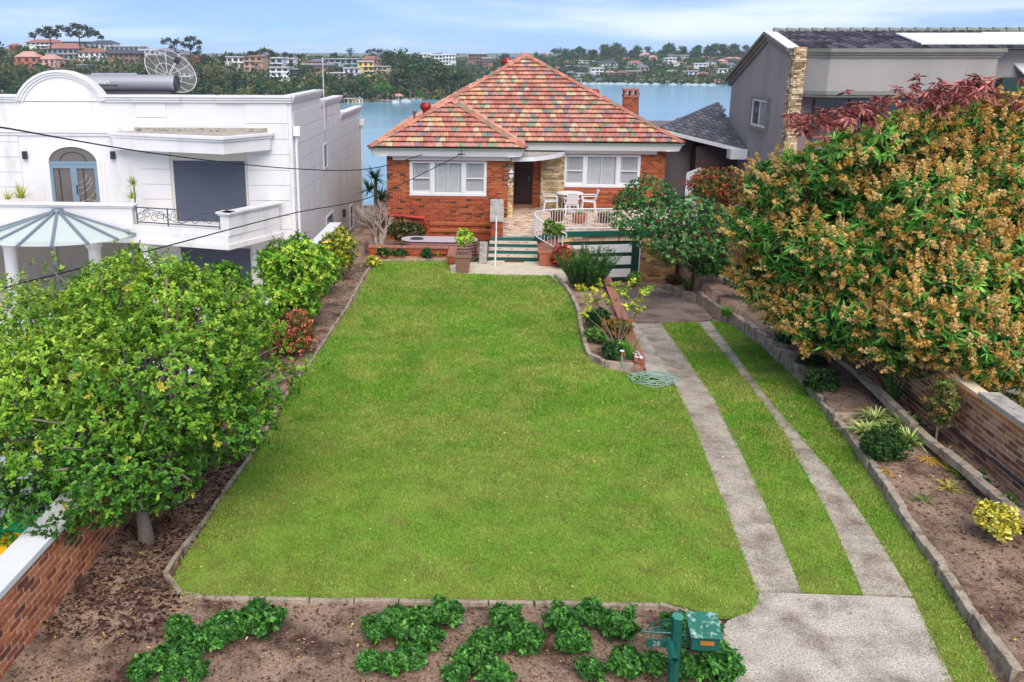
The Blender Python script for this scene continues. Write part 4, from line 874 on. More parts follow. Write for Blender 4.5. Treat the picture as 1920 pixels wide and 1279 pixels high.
# porch columns
for px in (17, 176, 277):
    c_ = Q(px, 470, 27.0); MB().lathe([(.27, -2.2), (.27, -1.9), (.22, -1.8), (.2, .5), (.24, .56), (.28, .62), (.28, .78)], (c_.x, 27.05, 0), 20).build('column', 'white_render', wh, smooth=False)
# fan-shaped glass canopy
gc = root('glass_canopy', 'fan-shaped glass entrance canopy with blue-grey ribs on the white house', 'canopy', (-13.81, 26.8, 1.0))
ga = Vector((-13.81, 26.72, 1.80)); rim = lambda t: Vector((-13.81+2.42*math.cos(t), 26.72-2.0*math.sin(t), 1.06))
an = [0, .42, .85, 1.28, 1.7, 2.12, 2.6, PI]
gm = bpy.data.materials.new('canopy_glass'); gm.use_nodes = True; _n = gm.node_tree.nodes; _b = _n['Principled BSDF']; _b.inputs['Base Color'].default_value = (.68, .75, .71, 1); _b.inputs['Roughness'].default_value = .25; MT['canopy_glass'] = gm
_tr = _n.new('ShaderNodeBsdfTransparent'); _tr.inputs[0].default_value = (.8, .9, .84, 1); _mx = _n.new('ShaderNodeMixShader'); _mx.inputs[0].default_value = .62
gm.node_tree.links.new(_tr.outputs[0], _mx.inputs[1]); gm.node_tree.links.new(_b.outputs[0], _mx.inputs[2]); gm.node_tree.links.new(_mx.outputs[0], _n['Material Output'].inputs[0])
for t0, t1 in zip(an, an[1:]):
    q = [rim(t0+(t1-t0)*k/4) for k in range(5)]; MB().add([ga, *q], [(0, i, i+1) for i in range(1, 5)]).build('glass_pane', 'canopy_glass', gc, recalc=False)
for t in an: MB().bar(ga+Vector((0, 0, .02)), rim(t)*1.0+(rim(t)-ga)*.03+Vector((0, 0, .03)), .09, .07).build('rib', 'canopy_metal', gc, bevel=.01)
MB().lathe([(0, .08), (.18, .06), (.2, 0)], ga, 12).build('hub', 'canopy_metal', gc)
# downpipes and side windows
for y, z1 in ((28.4, 4.35), (42.6, 3.6)):
    dpp = root('downpipe', 'white downpipe with rain head on the %s corner of the white house' % ('near' if y < 30 else 'far'), 'downpipe', (WX+.1, y, 0))
    boxpart('rain_head', 'white_paint', dpp, (WX+.03, y-.14, z1-.3), (WX+.26, y+.14, z1), bevel=.01); MB().tube([(WX+.12, y, z1-.3), (WX+.12, y, z1-.5), (WX+.1, y, z1-.6), (WX+.1, y, -2)], .05, 8).build('pipe', 'white_paint', dpp)
for (y0, y1, z0, z1, mm) in ((33.3, 33.95, 2.4, 3.25, 'glass_dark'), (33.5, 34.95, -.55, .42, 'glass_dark'), (39.1, 39.95, -1.1, -.1, 'glass_dark')):
    w_ = boxpart('side_window', mm, wh, (WX+.0, y0, z0), (WX+.03, y1, z1)); b = MB(); b.box((WX+.0, y0-.06, z0-.06), (WX+.06, y1+.06, z0)); b.box((WX+.0, y0-.06, z0), (WX+.06, y0, z1)); b.box((WX, y1, z0), (WX+.06, y1+.06, z1)); b.box((WX, y0-.06, z1), (WX+.06, y1+.06, z1+.06)); b.build('frame', 'white_paint', w_)
    if z0 > -.8 and z0 < 0:
        for k in range(6): MB().tube(scroll((WX+.05, y0+.12+.24*k, (z0+z1)/2+(.2 if k % 2 else -.15)), (0, 1, 0), .2, sgn=1 if k % 2 else -1, ph=k), .012, 4).build('grille_scroll', 'blue_grey', w_)
boxpart('side_lamp', 'metal_dark', wh, (WX+.03, 37.2, -.2), (WX+.14, 37.4, .12))
# rooftop: solar heater, dish, aerial
sh = root('solar_water_heater', 'silver cylindrical solar water heater lying on the white house roof', 'water heater', (-12.8, 31, 5.1))
MB().tube([(-14.55, 31, 5.62), (-14.5, 31, 5.62), (-11.25, 31, 5.62), (-11.2, 31, 5.62)], [.24, .29, .29, .27], 24).build('tank', 'steel', sh, smooth=False)
MB().tube([(-11.2, 31, 5.62), (-11.13, 31, 5.62)], [.28, .26], 24).build('end_cap', 'metal_dark', sh); MB().tube([(-14.35, 31.3, 5.9), (-12.7, 31.3, 5.9)], .06, 10).build('pipe', 'steel', sh)
MB().add([(-14.5, 30.9, 5.36), (-11.2, 30.9, 5.36), (-11.2, 29.2, 5.14), (-14.5, 29.2, 5.14)], [(0, 1, 2, 3)]).build('collector', 'collector', sh)
for x in (-13.3, -12.2, -11.2): MB().bar((x, 31, 5.36), (x-.3, 30.1, 5.2), .06).build('strut', 'metal_dark', sh)
def text_part(name, s, size, loc, rot, m, parent, ext=.004):
    cu = bpy.data.curves.new(name, 'FONT'); cu.body = s; cu.size = size; cu.extrude = ext; cu.resolution_u = 2
    t = bpy.data.objects.new(name, cu); COL.objects.link(t); bpy.context.view_layer.update(); me = bpy.data.meshes.new_from_object(t); bpy.data.objects.remove(t)
    me.materials.append(MT[m]); o_ = bpy.data.objects.new(name, me); COL.objects.link(o_); o_.parent = parent; o_.location = Vector(loc)-wloc(parent); o_.rotation_euler = rot; return o_
text_part('lettering', 'Solahart', .22, (-14.2, 30.692, 5.60), (PI/2-.24, 0, 0), 'white_plastic', sh)
for k in range(13): boxpart('print_mark', 'metal_dark', sh, (-14.12+.075*k, 30.700, 5.535), (-14.12+.075*k+.045, 30.74, 5.575))   # illegible small print
ds = root('satellite_dish', 'large mesh satellite dish on the white house roof', 'satellite dish', (-12.2, 33, 5.1))
dcn = Vector((-12.2, 33, 5.85)); ax = Vector((.62, -.45, .62)).normalized(); ux = ax.orthogonal().normalized(); uy = ax.cross(ux); Rd = 1.0
dp_ = lambda r, t: dcn+(ux*math.cos(t)+uy*math.sin(t))*r+ax*(.28*(r/Rd)**2)
for k in range(12): MB().tube([dp_(r, k*PI/6) for r in np.linspace(.08, Rd, 7)], .014, 4).build('rib', 'mesh_wire', ds)
for r in (.5*Rd, Rd): MB().tube([dp_(r, t) for t in np.linspace(0, 2*PI, 37)], .016, 4).build('ring', 'mesh_wire', ds)
mm_ = bpy.data.materials.new('dish_mesh'); mm_.use_nodes = True; _n = mm_.node_tree.nodes; _b = _n['Principled BSDF']; _b.inputs['Base Color'].default_value = (.16, .15, .14, 1); _tr = _n.new('ShaderNodeBsdfTransparent'); _mx = _n.new('ShaderNodeMixShader'); _mx.inputs[0].default_value = .45; MT['dish_mesh'] = mm_
mm_.node_tree.links.new(_tr.outputs[0], _mx.inputs[1]); mm_.node_tree.links.new(_b.outputs[0], _mx.inputs[2]); mm_.node_tree.links.new(_mx.outputs[0], _n['Material Output'].inputs[0])
for k in range(12):
    rs_ = np.linspace(.08, Rd, 6); vs = [dp_(r, k*PI/6+e*PI/6) for e in (0, 1) for r in rs_]; MB().add(vs, [(i, i+1, i+7, i+6) for i in range(5)]).build('mesh_panel', 'dish_mesh', ds, recalc=False)
fp = dcn+ax*.85
for k in range(3): MB().tube([dp_(Rd, k*2.1), fp], .012, 4).build('feed_arm', 'mesh_wire', ds)
MB().tube([fp-ax*.1, fp+ax*.06], [.1, .12], 12).build('feed', 'metal_dark', ds); MB().tube([(-12.2, 33, 4.9), dcn], .06, 8).build('mast', 'mesh_wire', ds)
an_ = root('tv_aerial', 'thin television aerial on the right end of the white house roof', 'aerial', (-6.9, 31.5, 5.1)); s_ = Q(607, 182, 31.5)
MB().tube([(s_.x, 31.5, 4.0), (s_.x, 31.5, 6.5)], .02, 6).build('mast', 'mesh_wire', an_); MB().tube([(s_.x-.8, 31.5, 6.27), (s_.x+.4, 31.5, 6.27)], .014, 5).build('boom', 'mesh_wire', an_)
for k in range(8): MB().tube([(s_.x-.75+.15*k, 31.2, 6.28), (s_.x-.75+.15*k, 31.8, 6.28)], .008, 4).build('element', 'mesh_wire', an_)

# ------------------------------------------------------------------ the grey house on the right
gh = root('grey_house', 'grey rendered house with stone corner pillar and dark tiled roof', 'house', (12, 32, 0))
ridgeY, ridgeZ, fY, fZ, bY, bZ = 34.4, 7.40, 31.5, 6.80, 39.2, 5.66
GX0 = 10.0
MB().prism([(GX0, fY, -1.5), (GX0, bY, -1.5), (GX0, bY, bZ-.12), (GX0, ridgeY, ridgeZ-.12), (GX0, fY, fZ-.12)], (.4, 0, 0)).build('wall', 'grey_render', gh)
MB().prism([(GX0+.4, fY+.51, -1.5), (GX0+.4, bY, -1.5), (GX0+.4, bY, bZ-.14), (GX0+.4, ridgeY, ridgeZ-.14), (GX0+.4, fY+.51, fZ-.06)], (13.6, 0, 0)).build('wall', 'grey_render', gh)
boxpart('wall', 'grey_render', gh, (10.42, fY-.3, -1.5), (16.2, fY+.5, 2.6))
for k, (o_, t_) in enumerate(((.0, .1), (.1, .22), (.16, .34))):          # stepped rake mouldings
    for (ya, za_, yb, zb) in ((fY-.05, fZ, ridgeY, ridgeZ), (ridgeY, ridgeZ, bY+.15, bZ-.03)):
        MB().prism([(GX0-.26+o_, ya, za_-t_), (GX0-.26+o_, yb, zb-t_), (GX0-.26+o_, yb, zb-t_+.1), (GX0-.26+o_, ya, za_-t_+.1)], (.27-o_, 0, 0)).build('rake_moulding', 'grey_trim', gh)
MB().add([(GX0-.24, fY, fZ+.015), (GX0+.25, fY, fZ+.015), (GX0+.25, ridgeY, ridgeZ+.02), (GX0-.24, ridgeY, ridgeZ+.02)], [(0, 1, 2, 3)]).build('barge_cap', 'white_paint', gh)
# tiles of the front slope
DT = pick([lin(86, 84, 92), lin(70, 68, 78), lin(104, 100, 106), lin(60, 56, 64)], [3, 3, 2, 2])
def pan_shape(w, g_):
    xs = np.linspace(0, 1, 6); pr = [.1, .9, 1, .5, 0, .1]; V = [((x-.5)*w, yy*g_, h*.05+l_) for yy, l_ in ((0, .05), (1.05, .0)) for x, h in zip(xs, pr)]+[((x-.5)*w, .003, -.02) for x in xs]
    return V, [f for i in range(5) for f in ((i, i+1, i+7, i+6), (12+i, 13+i, i+1, i))]
def tile_plane(parent, base, u, up, nu, nr, w, g_, colf, limit, keep=None, name='roof_tile'):
    base, u, up = Vector(base), Vector(u).normalized(), Vector(up).normalized(); nn = u.cross(up); it = []
    if nn.z < 0: nn = -nn
    for r_ in range(nr):
        for k in range(nu):
            o_ = base+u*((k+.5)*w)+up*(r_*g_)
            if keep and not keep(o_+up*g_*.5): continue
            it.append((Matrix(((u.x, up.x, nn.x, o_.x), (u.y, up.y, nn.y, o_.y), (u.z, up.z, nn.z, o_.z), (0, 0, 0, 1))), colf()))
    pieces(name, it, pan_shape(w, g_), 'attr_tile', parent, limit=limit, rest='tile_field')
rfh = MB().add([(GX0-.2, fY-.1, fZ-.03), (GX0+15, fY-.1, fZ-.03), (GX0+15, ridgeY, ridgeZ-.02), (GX0-.2, ridgeY, ridgeZ-.02), (GX0+15, bY+.3, bZ-.08), (GX0-.2, bY+.3, bZ-.08)], [(0, 1, 2, 3), (3, 2, 4, 5)]).build('roof', 'dark_slate', gh)
tile_plane(rfh, (GX0+.2, fY, fZ), (1, 0, 0), (0, ridgeY-fY, ridgeZ-fZ), 26, 9, .3, .33, DT, 234)
for k in range(20): MB().tube([(GX0+.1+.45*k, ridgeY, ridgeZ+.02), (GX0+.53+.45*k, ridgeY, ridgeZ+.0)], [.13, .11], 8).build('ridge_tile', 'grey_trim', rfh)
# white skylight / box gutter on the roof
MB().prism([(14.2, fY+.3, fZ+.12), (19, fY+.3, fZ+.12), (19, 33.4, 7.28), (14.0, 33.4, 7.28)], (0, 0, .05)).build('white_roof_sheet', 'white_paint', gh)
MB().prism([(17.6, 31.6, 5.9), (24, 31.6, 5.9), (24, 33.2, 7.3), (16.8, 33.2, 7.3)], (0, 0, .05)).build('white_roof_sheet', 'white_paint', gh)
MB().box((16.9, 31.6, 4.6), (24, 32.0, 5.85)).build('dark_fascia', 'green_dark', gh)
# front balcony parapet with mouldings
par = [(10.38, fY), (11.0, fY-.55), (16.3, fY-.55), (16.3, fY+.5), (10.38, fY+.5)]
def lvl(d_): return [(10.36, fY-d_*.3), (11.0-d_*.3, fY-.55-d_), (16.3+d_, fY-.55-d_), (16.3+d_, fY+.5), (10.36, fY+.5)]
def slab(pts, z0, z1, name, m): return MB().prism([(x, y, z0) for x, y in pts], (0, 0, z1-z0)).build(name, m, gh)
slab(lvl(0), 5.42, 6.5, 'balcony_parapet', 'grey_render'); slab(lvl(.06), 6.5, 6.58, 'parapet_moulding', 'grey_trim'); slab(lvl(.11), 6.585, 6.66, 'parapet_moulding', 'grey_trim'); slab(lvl(.17), 6.665, 6.79, 'parapet_cap', 'grey_trim')
slab(lvl(.1), 5.3, 5.42, 'parapet_sill', 'grey_trim'); slab(lvl(.05), 5.22, 5.298, 'parapet_sill', 'grey_trim')
boxpart('recess_wall', M('mauve_wall', lin(128, 112, 116), rough=.9, var=.06), gh, (10.4, fY+.3, 2), (18, fY+.5, 5.25))
gw = boxpart('window', 'glass_dark', gh, (10.95, fY+.27, 3.6), (14.5, fY+.295, 5.1))
for x in (10.9, 12.05, 13.2, 14.45): boxpart('frame', 'metal_dark', gw, (x, fY+.23, 3.55), (x+.06, fY+.27, 5.12))
b = MB(); [b.box((11.0, fY+.262, z), (12.0, fY+.268, z+.03)) for z in np.arange(3.6, 5.05, .06)]; b.build('blind', M('dark_blind', lin(84, 76, 80), rough=.6), gw, kind='stuff')
# ledge-stone corner pillar
boxpart('pillar_core', 'mortar', gh, (10.0, fY-.14, -1), (10.36, fY+.3, 6.84))
LS = pick([lin(206, 184, 150), lin(186, 160, 122), lin(164, 138, 108), lin(214, 198, 172), lin(148, 120, 92), lin(130, 108, 88)], [4, 4, 3, 3, 2, 1.5])
it = brick_face((10.0, fY-.14, 2.2), (1, 0, 0), (0, -1, 0), .36, 4.6, LS, bl=.22, bh=.055, j=.006, depth=.03, rnd=True)+brick_face((10.0, fY+.3, 2.2), (0, -1, 0), (-1, 0, 0), .44, 4.6, LS, bl=.22, bh=.055, j=.006, depth=.03, rnd=True)
pieces('ledge_stone', it, UB, 'attr_wall', gh, rest='stonework')
# side windows
def side_win(y0, y1, z0, z1):
    w_ = boxpart('side_window', 'glass_dark', gh, (GX0-.012, y0, z0), (GX0+.02, y1, z1)); b = MB(); t = .07
    for a, c in (((y0-.0, z0), (y1, z0+t)), ((y0, z1-t), (y1, z1)), ((y0, z0+t), (y0+t, z1-t)), ((y1-t, z0+t), (y1, z1-t)), (((y0+y1)/2-.03, z0+t), ((y0+y1)/2+.03, z1-t))): b.box((GX0-.05, a[0], a[1]), (GX0-.013, c[0], c[1]))
    b.build('frame', 'white_paint', w_); b = MB()
    for a, c in (((y0-.12, z0-.13), (y1+.12, z0-.01)), ((y0-.12, z1+.01), (y1+.12, z1+.1)), ((y0-.12, z0), (y0-.01, z1)), ((y1+.01, z0), (y1+.12, z1))): b.box((GX0-.09, a[0], a[1]), (GX0-.001, c[0], c[1]))
    b.build('surround', 'grey_trim', w_)
    b = MB(); [b.box((GX0-.03, y0+.07, z), (GX0-.016, (y0+y1)/2-.03, z+.03)) for z in np.arange(z0+.08, z1-.08, .055)]; b.build('blind', 'blind_shade', w_, kind='stuff')
side_win(33.7, 35.7, 3.95, 4.95); side_win(32.3, 34.2, 1.2, 2.1)
boxpart('wall_vent', 'metal_dark', gh, (GX0-.02, 38.0, 2.2), (GX0-.001, 38.2, 2.4))
# lower wing with dark tiles
e1, e2 = Vector((6.95, 38.0, 3.60)), Vector((9.35, 35.6, 2.86))
lw_ = root('rear_wing', 'low grey wing with dark slate-coloured tiled roof behind the brick house', 'house wing', (8.5, 38, 0))
boxpart('wall', M('mauve_grey', lin(112, 104, 106), rough=.9, var=.06, bump=.3, bscale=80), lw_, (7.2, 38.2, -2), (10.0, 44, 3.5)); boxpart('wall', M('dark_brown_wall', lin(74, 58, 58), rough=.8, var=.05), lw_, (8.3, 37.2, -2), (9.98, 38.2, 2.95))
A_, B_, C_ = e1, Vector((9.98, 35.9, 2.95)), Vector((9.98, 41.2, 4.45)); D_ = C_
MB().add([A_, B_, C_], [(0, 1, 2)]).build('roof', 'dark_slate', lw_)
uu = (B_-A_).normalized(); nn_ = (B_-A_).cross(C_-B_).normalized(); vv = nn_.cross(uu).normalized(); vv = vv if vv.z > 0 else -vv
cu_, cv_ = (C_-A_).dot(uu), (C_-A_).dot(vv); bu_ = (B_-A_).length
def keep_(p):
    q = p-A_; a, c = q.dot(uu), q.dot(vv); return c < cv_-.1 and a > c*cu_/cv_-.02 and a < bu_+(cu_-bu_)*c/cv_+.1
tile_plane(lw_, A_, uu, vv, 12, 22, .3, .33, pick([lin(108, 108, 114), lin(94, 94, 102), lin(120, 120, 124)], [3, 3, 1]), 200, keep_)
MB().bar(A_+Vector((-.05, -.05, -.08)), B_+Vector((0, -.05, -.08)), .1, .14).build('gutter', 'white_paint', lw_); MB().tube([A_, D_], .1, 8).build('hip_tile', 'dark_slate', lw_)
boxpart('bracket_end', 'white_paint', lw_, (9.3, 35.7, 2.6), (9.95, 36.3, 2.98))
# ------------------------------------------------------------------ planting
GN = [lin(118, 158, 40), lin(92, 140, 34), lin(66, 112, 30), lin(44, 84, 28), lin(160, 180, 62)]
def mk(name, label, cat, loc, group=None): return root(name, label, cat, loc, group)
def foliage(parent, parts, name='foliage', m='leaf'):
    V, F, C = join(parts); return nmesh(name, V, F, C, m, parent, kind='stuff' if name == 'flowers' else None)
def straps(base, n, L_, w, cols, el=(.5, 1.3), droop=.9, wts=None, spread=.08, seg=5):
    base = np.array(base); az = RNG.uniform(0, 2*PI, n); e = RNG.uniform(*el, n); ln = L_*RNG.uniform(.6, 1.15, n)
    h = np.stack([np.cos(az), np.sin(az), np.zeros(n)], 1); s = np.stack([-np.sin(az), np.cos(az), np.zeros(n)], 1); o_ = base+h*spread*RNG.random((n, 1)); V = []
    for t in np.linspace(0, 1, seg):
        p = o_+h*(ln*np.cos(e)*t)[:, None]; p[:, 2] += ln*(np.sin(e)*t-droop*.5*t*t); ww = w*(1-t**2)*.5+w*.03
        V += [p-s*ww, p+s*ww]
    V = np.stack(V, 1); k = 2*seg; F = np.array([(2*i, 2*i+1, 2*i+3, 2*i+2) for i in range(seg-1)]); F = (F[None]+(np.arange(n)*k)[:, None, None]).reshape(-1, 4)
    return V.reshape(-1, 3), F, np.repeat(pal(n, cols, wts, .15), k, 0)
def bits(pos, size, cols, wts=None):                    # small petals / berries, random flakes
    n = len(pos); T = np.array([(-.5, -.5, 0), (.5, -.5, .1), (.5, .5, 0), (-.5, .5, .1)]), np.array([(0, 1, 2, 3)])
    return leaves(T, pos, randdir(n), randdir(n), size*RNG.uniform(.6, 1.3, n), pal(n, cols, wts, .12))
def bush(name, label, base, c, r, leaf=.07, cols=GN, wts=None, dens=60, k=8, nl=7, tm=None, cat='shrub', group=None, flowers=None, stem='bark', sz=(.42, .62), seed=1, droop=0., low=-.4, sr=.02, inner=.25, up=.25):
    rt = mk(name, label, cat, base, group); tm = tm or leaf_t(.45)
    lb = rand_lobes(c, r, nl, sz, seed, low=low)+[(*c, r[0]*.62, r[1]*.62, r[2]*.62)]
    tips, ax = lobes_tips(lb, dens, inner=inner, up=up)
    if tips[:, 2].min() < base[2]: q = tips[:, 2] > base[2]+.02; tips, ax = tips[q], ax[q]
    foliage(rt, [rosettes(tips, ax, k, tm, leaf, cols, wts, droop=droop, stem=leaf)])
    b = MB(); g_ = random.Random(seed); fk = Vector(base).lerp(Vector(c), .4)
    branches(b, base, [tuple(tips[g_.randrange(len(tips))]) for _ in range(7)], sr, fk, 5, seed); b.build('stem', stem, rt)
    if flowers:
        fc, fn, fs_, per = flowers; ii = RNG.integers(0, len(tips), fn); ctr = tips[ii]+ax[ii]*leaf*.9; pos = np.repeat(ctr, per, 0)+RNG.normal(size=(fn*per, 3))*fs_*.9
        foliage(rt, [bits(pos, fs_, fc)], 'flowers', 'petal')
    return rt
OB = leaf_t(.48, .62, .1, .12)
# the big leafy tree at left
base = (-4.78, 10.75, 0.); rt = mk('leafy_tree', 'large bushy green tree with yellow flecked leaves at the left edge', 'tree', base)
lb = rand_lobes((-5.15, 11.5, 2.15), (2.45, 2.1, 1.65), 34, (.17, .36), 11, low=-.75)+[(-5.1, 11.4, 2.1, 1.7, 1.5, 1.15), (-6.3, 10.6, 1.6, 1.1, 1.0, .9), (-3.3, 12.0, 1.9, .6, .55, .4), (-4.0, 12.6, 2.6, .8, .8, .5), (-5.9, 13.2, 2.7, 1.0, 1.0, .8), (-6.6, 12.2, 2.3, 1.1, 1.0, 1.0), (-4.4, 10.3, 1.3, .7, .6, .5), (-5.7, 9.7, 1.15, .8, .7, .6), (-6.5, 10.0, 1.3, 1.0, .8, .7), (-5.0, 10.0, 1.2, .7, .6, .5), (-7.0, 11.4, 2.6, 1.2, 1.1, 1.0), (-5.4, 12.6, 3.0, 1.0, 1.0, .75), (-4.3, 11.6, 2.9, .8, .8, .6), (-3.5, 11.2, 1.6, .6, .6, .45), (-6.4, 10.5, 1.1, .8, .7, .5), (-6.0, 10.2, 1.6, .7, .6, .5), (-7.0, 10.6, 1.8, .9, .8, .7), (-7.2, 10.8, 1.1, .8, .7, .5), (-5.3, 10.3, 1.7, .7, .6, .6)]
tips, ax = lobes_tips(lb, 92, up=.35, inner=.12, cull=.62); q = (tips[:, 2] > .55) & (tips[:, 0] > -8.6); tips, ax = tips[q], ax[q]
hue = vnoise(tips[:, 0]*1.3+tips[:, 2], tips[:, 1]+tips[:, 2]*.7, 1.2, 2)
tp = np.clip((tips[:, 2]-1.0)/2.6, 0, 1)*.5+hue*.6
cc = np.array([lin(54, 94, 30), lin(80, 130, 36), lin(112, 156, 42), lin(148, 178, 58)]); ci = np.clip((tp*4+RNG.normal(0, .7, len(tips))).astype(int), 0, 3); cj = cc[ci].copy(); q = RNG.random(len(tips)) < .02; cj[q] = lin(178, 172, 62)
gap = vnoise(tips[:, 0]*1.7+tips[:, 2]*1.1+5, tips[:, 1]*1.2-tips[:, 2]*1.9, 1.6, 2) > .34; tips, ax, cj = tips[gap], ax[gap], cj[gap]
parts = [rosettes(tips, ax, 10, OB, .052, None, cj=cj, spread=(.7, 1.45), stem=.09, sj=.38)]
sp = [(px, py) for px, py in ((385, 520), (440, 525), (470, 545), (350, 500), (555, 690), (500, 600), (520, 650), (90, 500), (250, 470), (30, 540), (590, 690))]
ex = np.array([np.array(Q(px, py, 12.4 if px > 300 else 12.9)) for px, py in sp]); exr = np.repeat(ex, 16, 0)+RNG.normal(size=(len(sp)*16, 3))*np.array([.12, .1, .14]); parts.append(rosettes(exr, unit(np.tile([0, 0, 1.], (len(exr), 1))+.5*randdir(len(exr))), 9, OB, .052, cc[1:]))
foliage(rt, parts)
b = MB(); branches(b, base, [tuple(tips[i]) for i in range(0, len(tips), max(1, len(tips)//60))]+[tuple(e) for e in ex], .1, (-4.9, 10.95, 1.0), 6, 3); b.build('trunk', 'bark', rt, smooth=True)
_c = Q(178, 545, 17.5); bush('round_shrub', 'rounded dense light green shrub rising behind the large leafy tree', (_c.x, 17.5, -1), (_c.x, 17.5, _c.z-.35), (.95, .9, 1.0), .05, [lin(118, 164, 50), lin(96, 146, 44), lin(76, 124, 40)], dens=150, k=8, nl=14, seed=5, sz=(.35, .5))
_c = Q(262, 500, 16.5); bush('thin_shrub', 'thin upright sprig of leaves in front of the porch column', (_c.x, 16.5, -1), (_c.x, 16.5, _c.z-.5), (.16, .16, .95), .08, GN[:3], dens=110, nl=6, seed=6)
# shrubs along the left bed
bush('lemon_tree', 'bright green spreading shrub in the left bed above the orange flowers', (-4.55, 20.6, 0), (-4.95, 21.0, 1.15), (1.15, 1.3, 1.15), .1, [lin(140, 186, 52), lin(112, 162, 44), lin(86, 136, 38), lin(172, 196, 70)], dens=44, k=9, nl=22, seed=8, sz=(.2, .42), sr=.05, inner=.25, low=-.8)
_c = P(500, 640); bush('green_shrub', 'leafy shrub between the large tree and the lemon shrub', (-4.9, 17.6, 0), (-5.1, 17.6, 1.0), (.75, .9, .85), .09, GN, [3, 3, 2, 1, 1], dens=44, nl=10, seed=9, sz=(.34, .5), sr=.04)
bush('variegated_shrub', 'yellow and green shrub at the far end of the left bed', (-4.55, 25.6, 0), (-4.65, 25.8, .8), (.62, .7, .82), .075, [lin(206, 190, 60), lin(160, 170, 50), lin(104, 130, 36), lin(72, 98, 30)], dens=70, nl=10, seed=10)
bush('azalea', 'low shrub covered in salmon pink and orange flowers', (-4.4, 18.9, 0), (-4.5, 18.9, .46), (.6, 1.0, .5), .045, [lin(92, 96, 40), lin(120, 108, 50), lin(132, 76, 46)], dens=130, nl=9, seed=12, flowers=([lin(238, 128, 104), lin(232, 104, 84), lin(244, 160, 120)], 130, .035, 9))
bush('leaning_shrub', 'sparse olive-green shrub leaning over the white coping behind the lemon shrub', (-5.2, 22.6, 0), (-5.5, 22.6, 1.3), (.8, .9, .9), .085, GN, [2, 3, 3, 2, 1], dens=38, nl=11, seed=15, sz=(.3, .5), sr=.04)
bush('mid_shrub', 'yellow-green shrub between the lemon shrub and the variegated shrub', (-4.7, 23.9, 0), (-4.8, 23.9, .7), (.6, .8, .65), .08, [lin(150, 184, 60), lin(118, 156, 48), lin(90, 130, 40)], dens=55, nl=9, seed=16)
bush('low_shrub', 'low dark green shrub at the foot of the large leafy tree', (-4.75, 15.6, 0), (-4.8, 15.6, .55), (.5, .9, .55), .075, GN[1:4], dens=60, nl=9, seed=17)
bush('coping_shrub', 'green shrub rising behind the white coping left of the lemon shrub', (-5.9, 19.4, -.6), (-6.1, 19.4, 1.1), (.9, 1.1, .9), .085, GN, [3, 3, 2, 1, 1], dens=42, nl=11, seed=18, sz=(.32, .5), sr=.04)
# dead tree
b_ = P(713, 473, -.05); rt = mk('bare_tree', 'bare pale branching tree in the bed left of the brick house', 'tree', b_); b = MB(); g_ = random.Random(4)
def twig(p, d, L_, r, dep):
    q = p+d*L_; b.tube([p, p.lerp(q, .5)+Vector((g_.uniform(-1, 1), g_.uniform(-1, 1), 0))*L_*.08, q], [r, r*.85, r*.65], 5)
    if dep:
        for _ in range(3 if dep > 1 else 4): twig(p.lerp(q, g_.uniform(.6, 1)), (d+Vector((g_.uniform(-.75, .75), g_.uniform(-.75, .75), g_.uniform(-.1, .6)))).normalized(), L_*g_.uniform(.55, .8), r*.6, dep-1)
for a in (-.25, .1, .35): twig(Vector(b_)+Vector((a*.2, 0, 0)), Vector((a*.5-.05, .1*a, 1)).normalized(), .75, .05, 4)
b.build('branches', 'bark_pale', rt)
_c = Q(702, 335, 33.6); rt = mk('dragon_plant', 'dark green strappy-leaved plant at the left corner of the brick house', 'plant', (_c.x, 33.6, 0))
foliage(rt, [straps((_c.x+dx, 33.6+dy, _c.z+dz), 60, .8, .05, [lin(52, 92, 40), lin(74, 116, 50), lin(38, 70, 34)], el=(-.3, 1.4), droop=.5) for dx, dy, dz in ((0, 0, 0), (-.25, .3, -.5), (.2, .2, -.85))]); MB().tube([(_c.x, 33.6, -.5), (_c.x+.05, 33.6, _c.z)], .07, 6).build('stem', 'bark_dark', rt)
bush('olive_hedge', 'dark olive shrub against the left brick wall under the red pipe', (-3.3, 31.6, -.1), (-3.3, 31.6, .3), (.85, .5, .5), .085, [lin(92, 92, 42), lin(70, 76, 36), lin(120, 108, 56), lin(54, 62, 32)], dens=90, nl=10, seed=14)
# water tank and brick planter
tk = root('water_tank', 'flat corrugated plum coloured rainwater tank against the house', 'tank', (-1.6, 29.7, -.5))
def oval(z, e): return [Vector((x, 29.75+y, z)) for x, y in [(-.95+(.42+e)*math.cos(t), (.42+e)*math.sin(t)) for t in np.linspace(-PI/2, PI/2, 12)]+[(-2.7+(.42+e)*math.cos(t), (.42+e)*math.sin(t)) for t in np.linspace(PI/2, 1.5*PI, 12)]]
b = MB(); rings = []
for z in np.linspace(-.55, .42, 40): rings.append(oval(z, .018*math.sin((z+.55)*2*PI/.105)))
vs = [p for r_ in rings for p in r_]; n_ = 24; b.add(vs, [(i*n_+k, i*n_+(k+1) % n_, (i+1)*n_+(k+1) % n_, (i+1)*n_+k) for i in range(39) for k in range(n_)]); b.build('shell', 'tank', tk, smooth=True)
MB().prism(oval(.42, .03), (0, 0, .03)).build('lid', 'tank_lid', tk, bevel=.01); MB().lathe([(0, .02), (.22, .02), (.24, 0)], (-2.6, 29.7, .45), 18).build('hatch', 'metal_dark', tk)
pl = root('planter_wall', 'low red brick planter wall with flat brick cap by the water tank', 'wall', (-1.3, 28.5, 0))
boxpart('core', 'mortar', pl, (-1.42, 27.75, -.3), (-1.2, 29.2, .26)); boxpart('core', 'mortar', pl, (-4.2, 29.0, -.3), (-1.42, 29.2, .26))
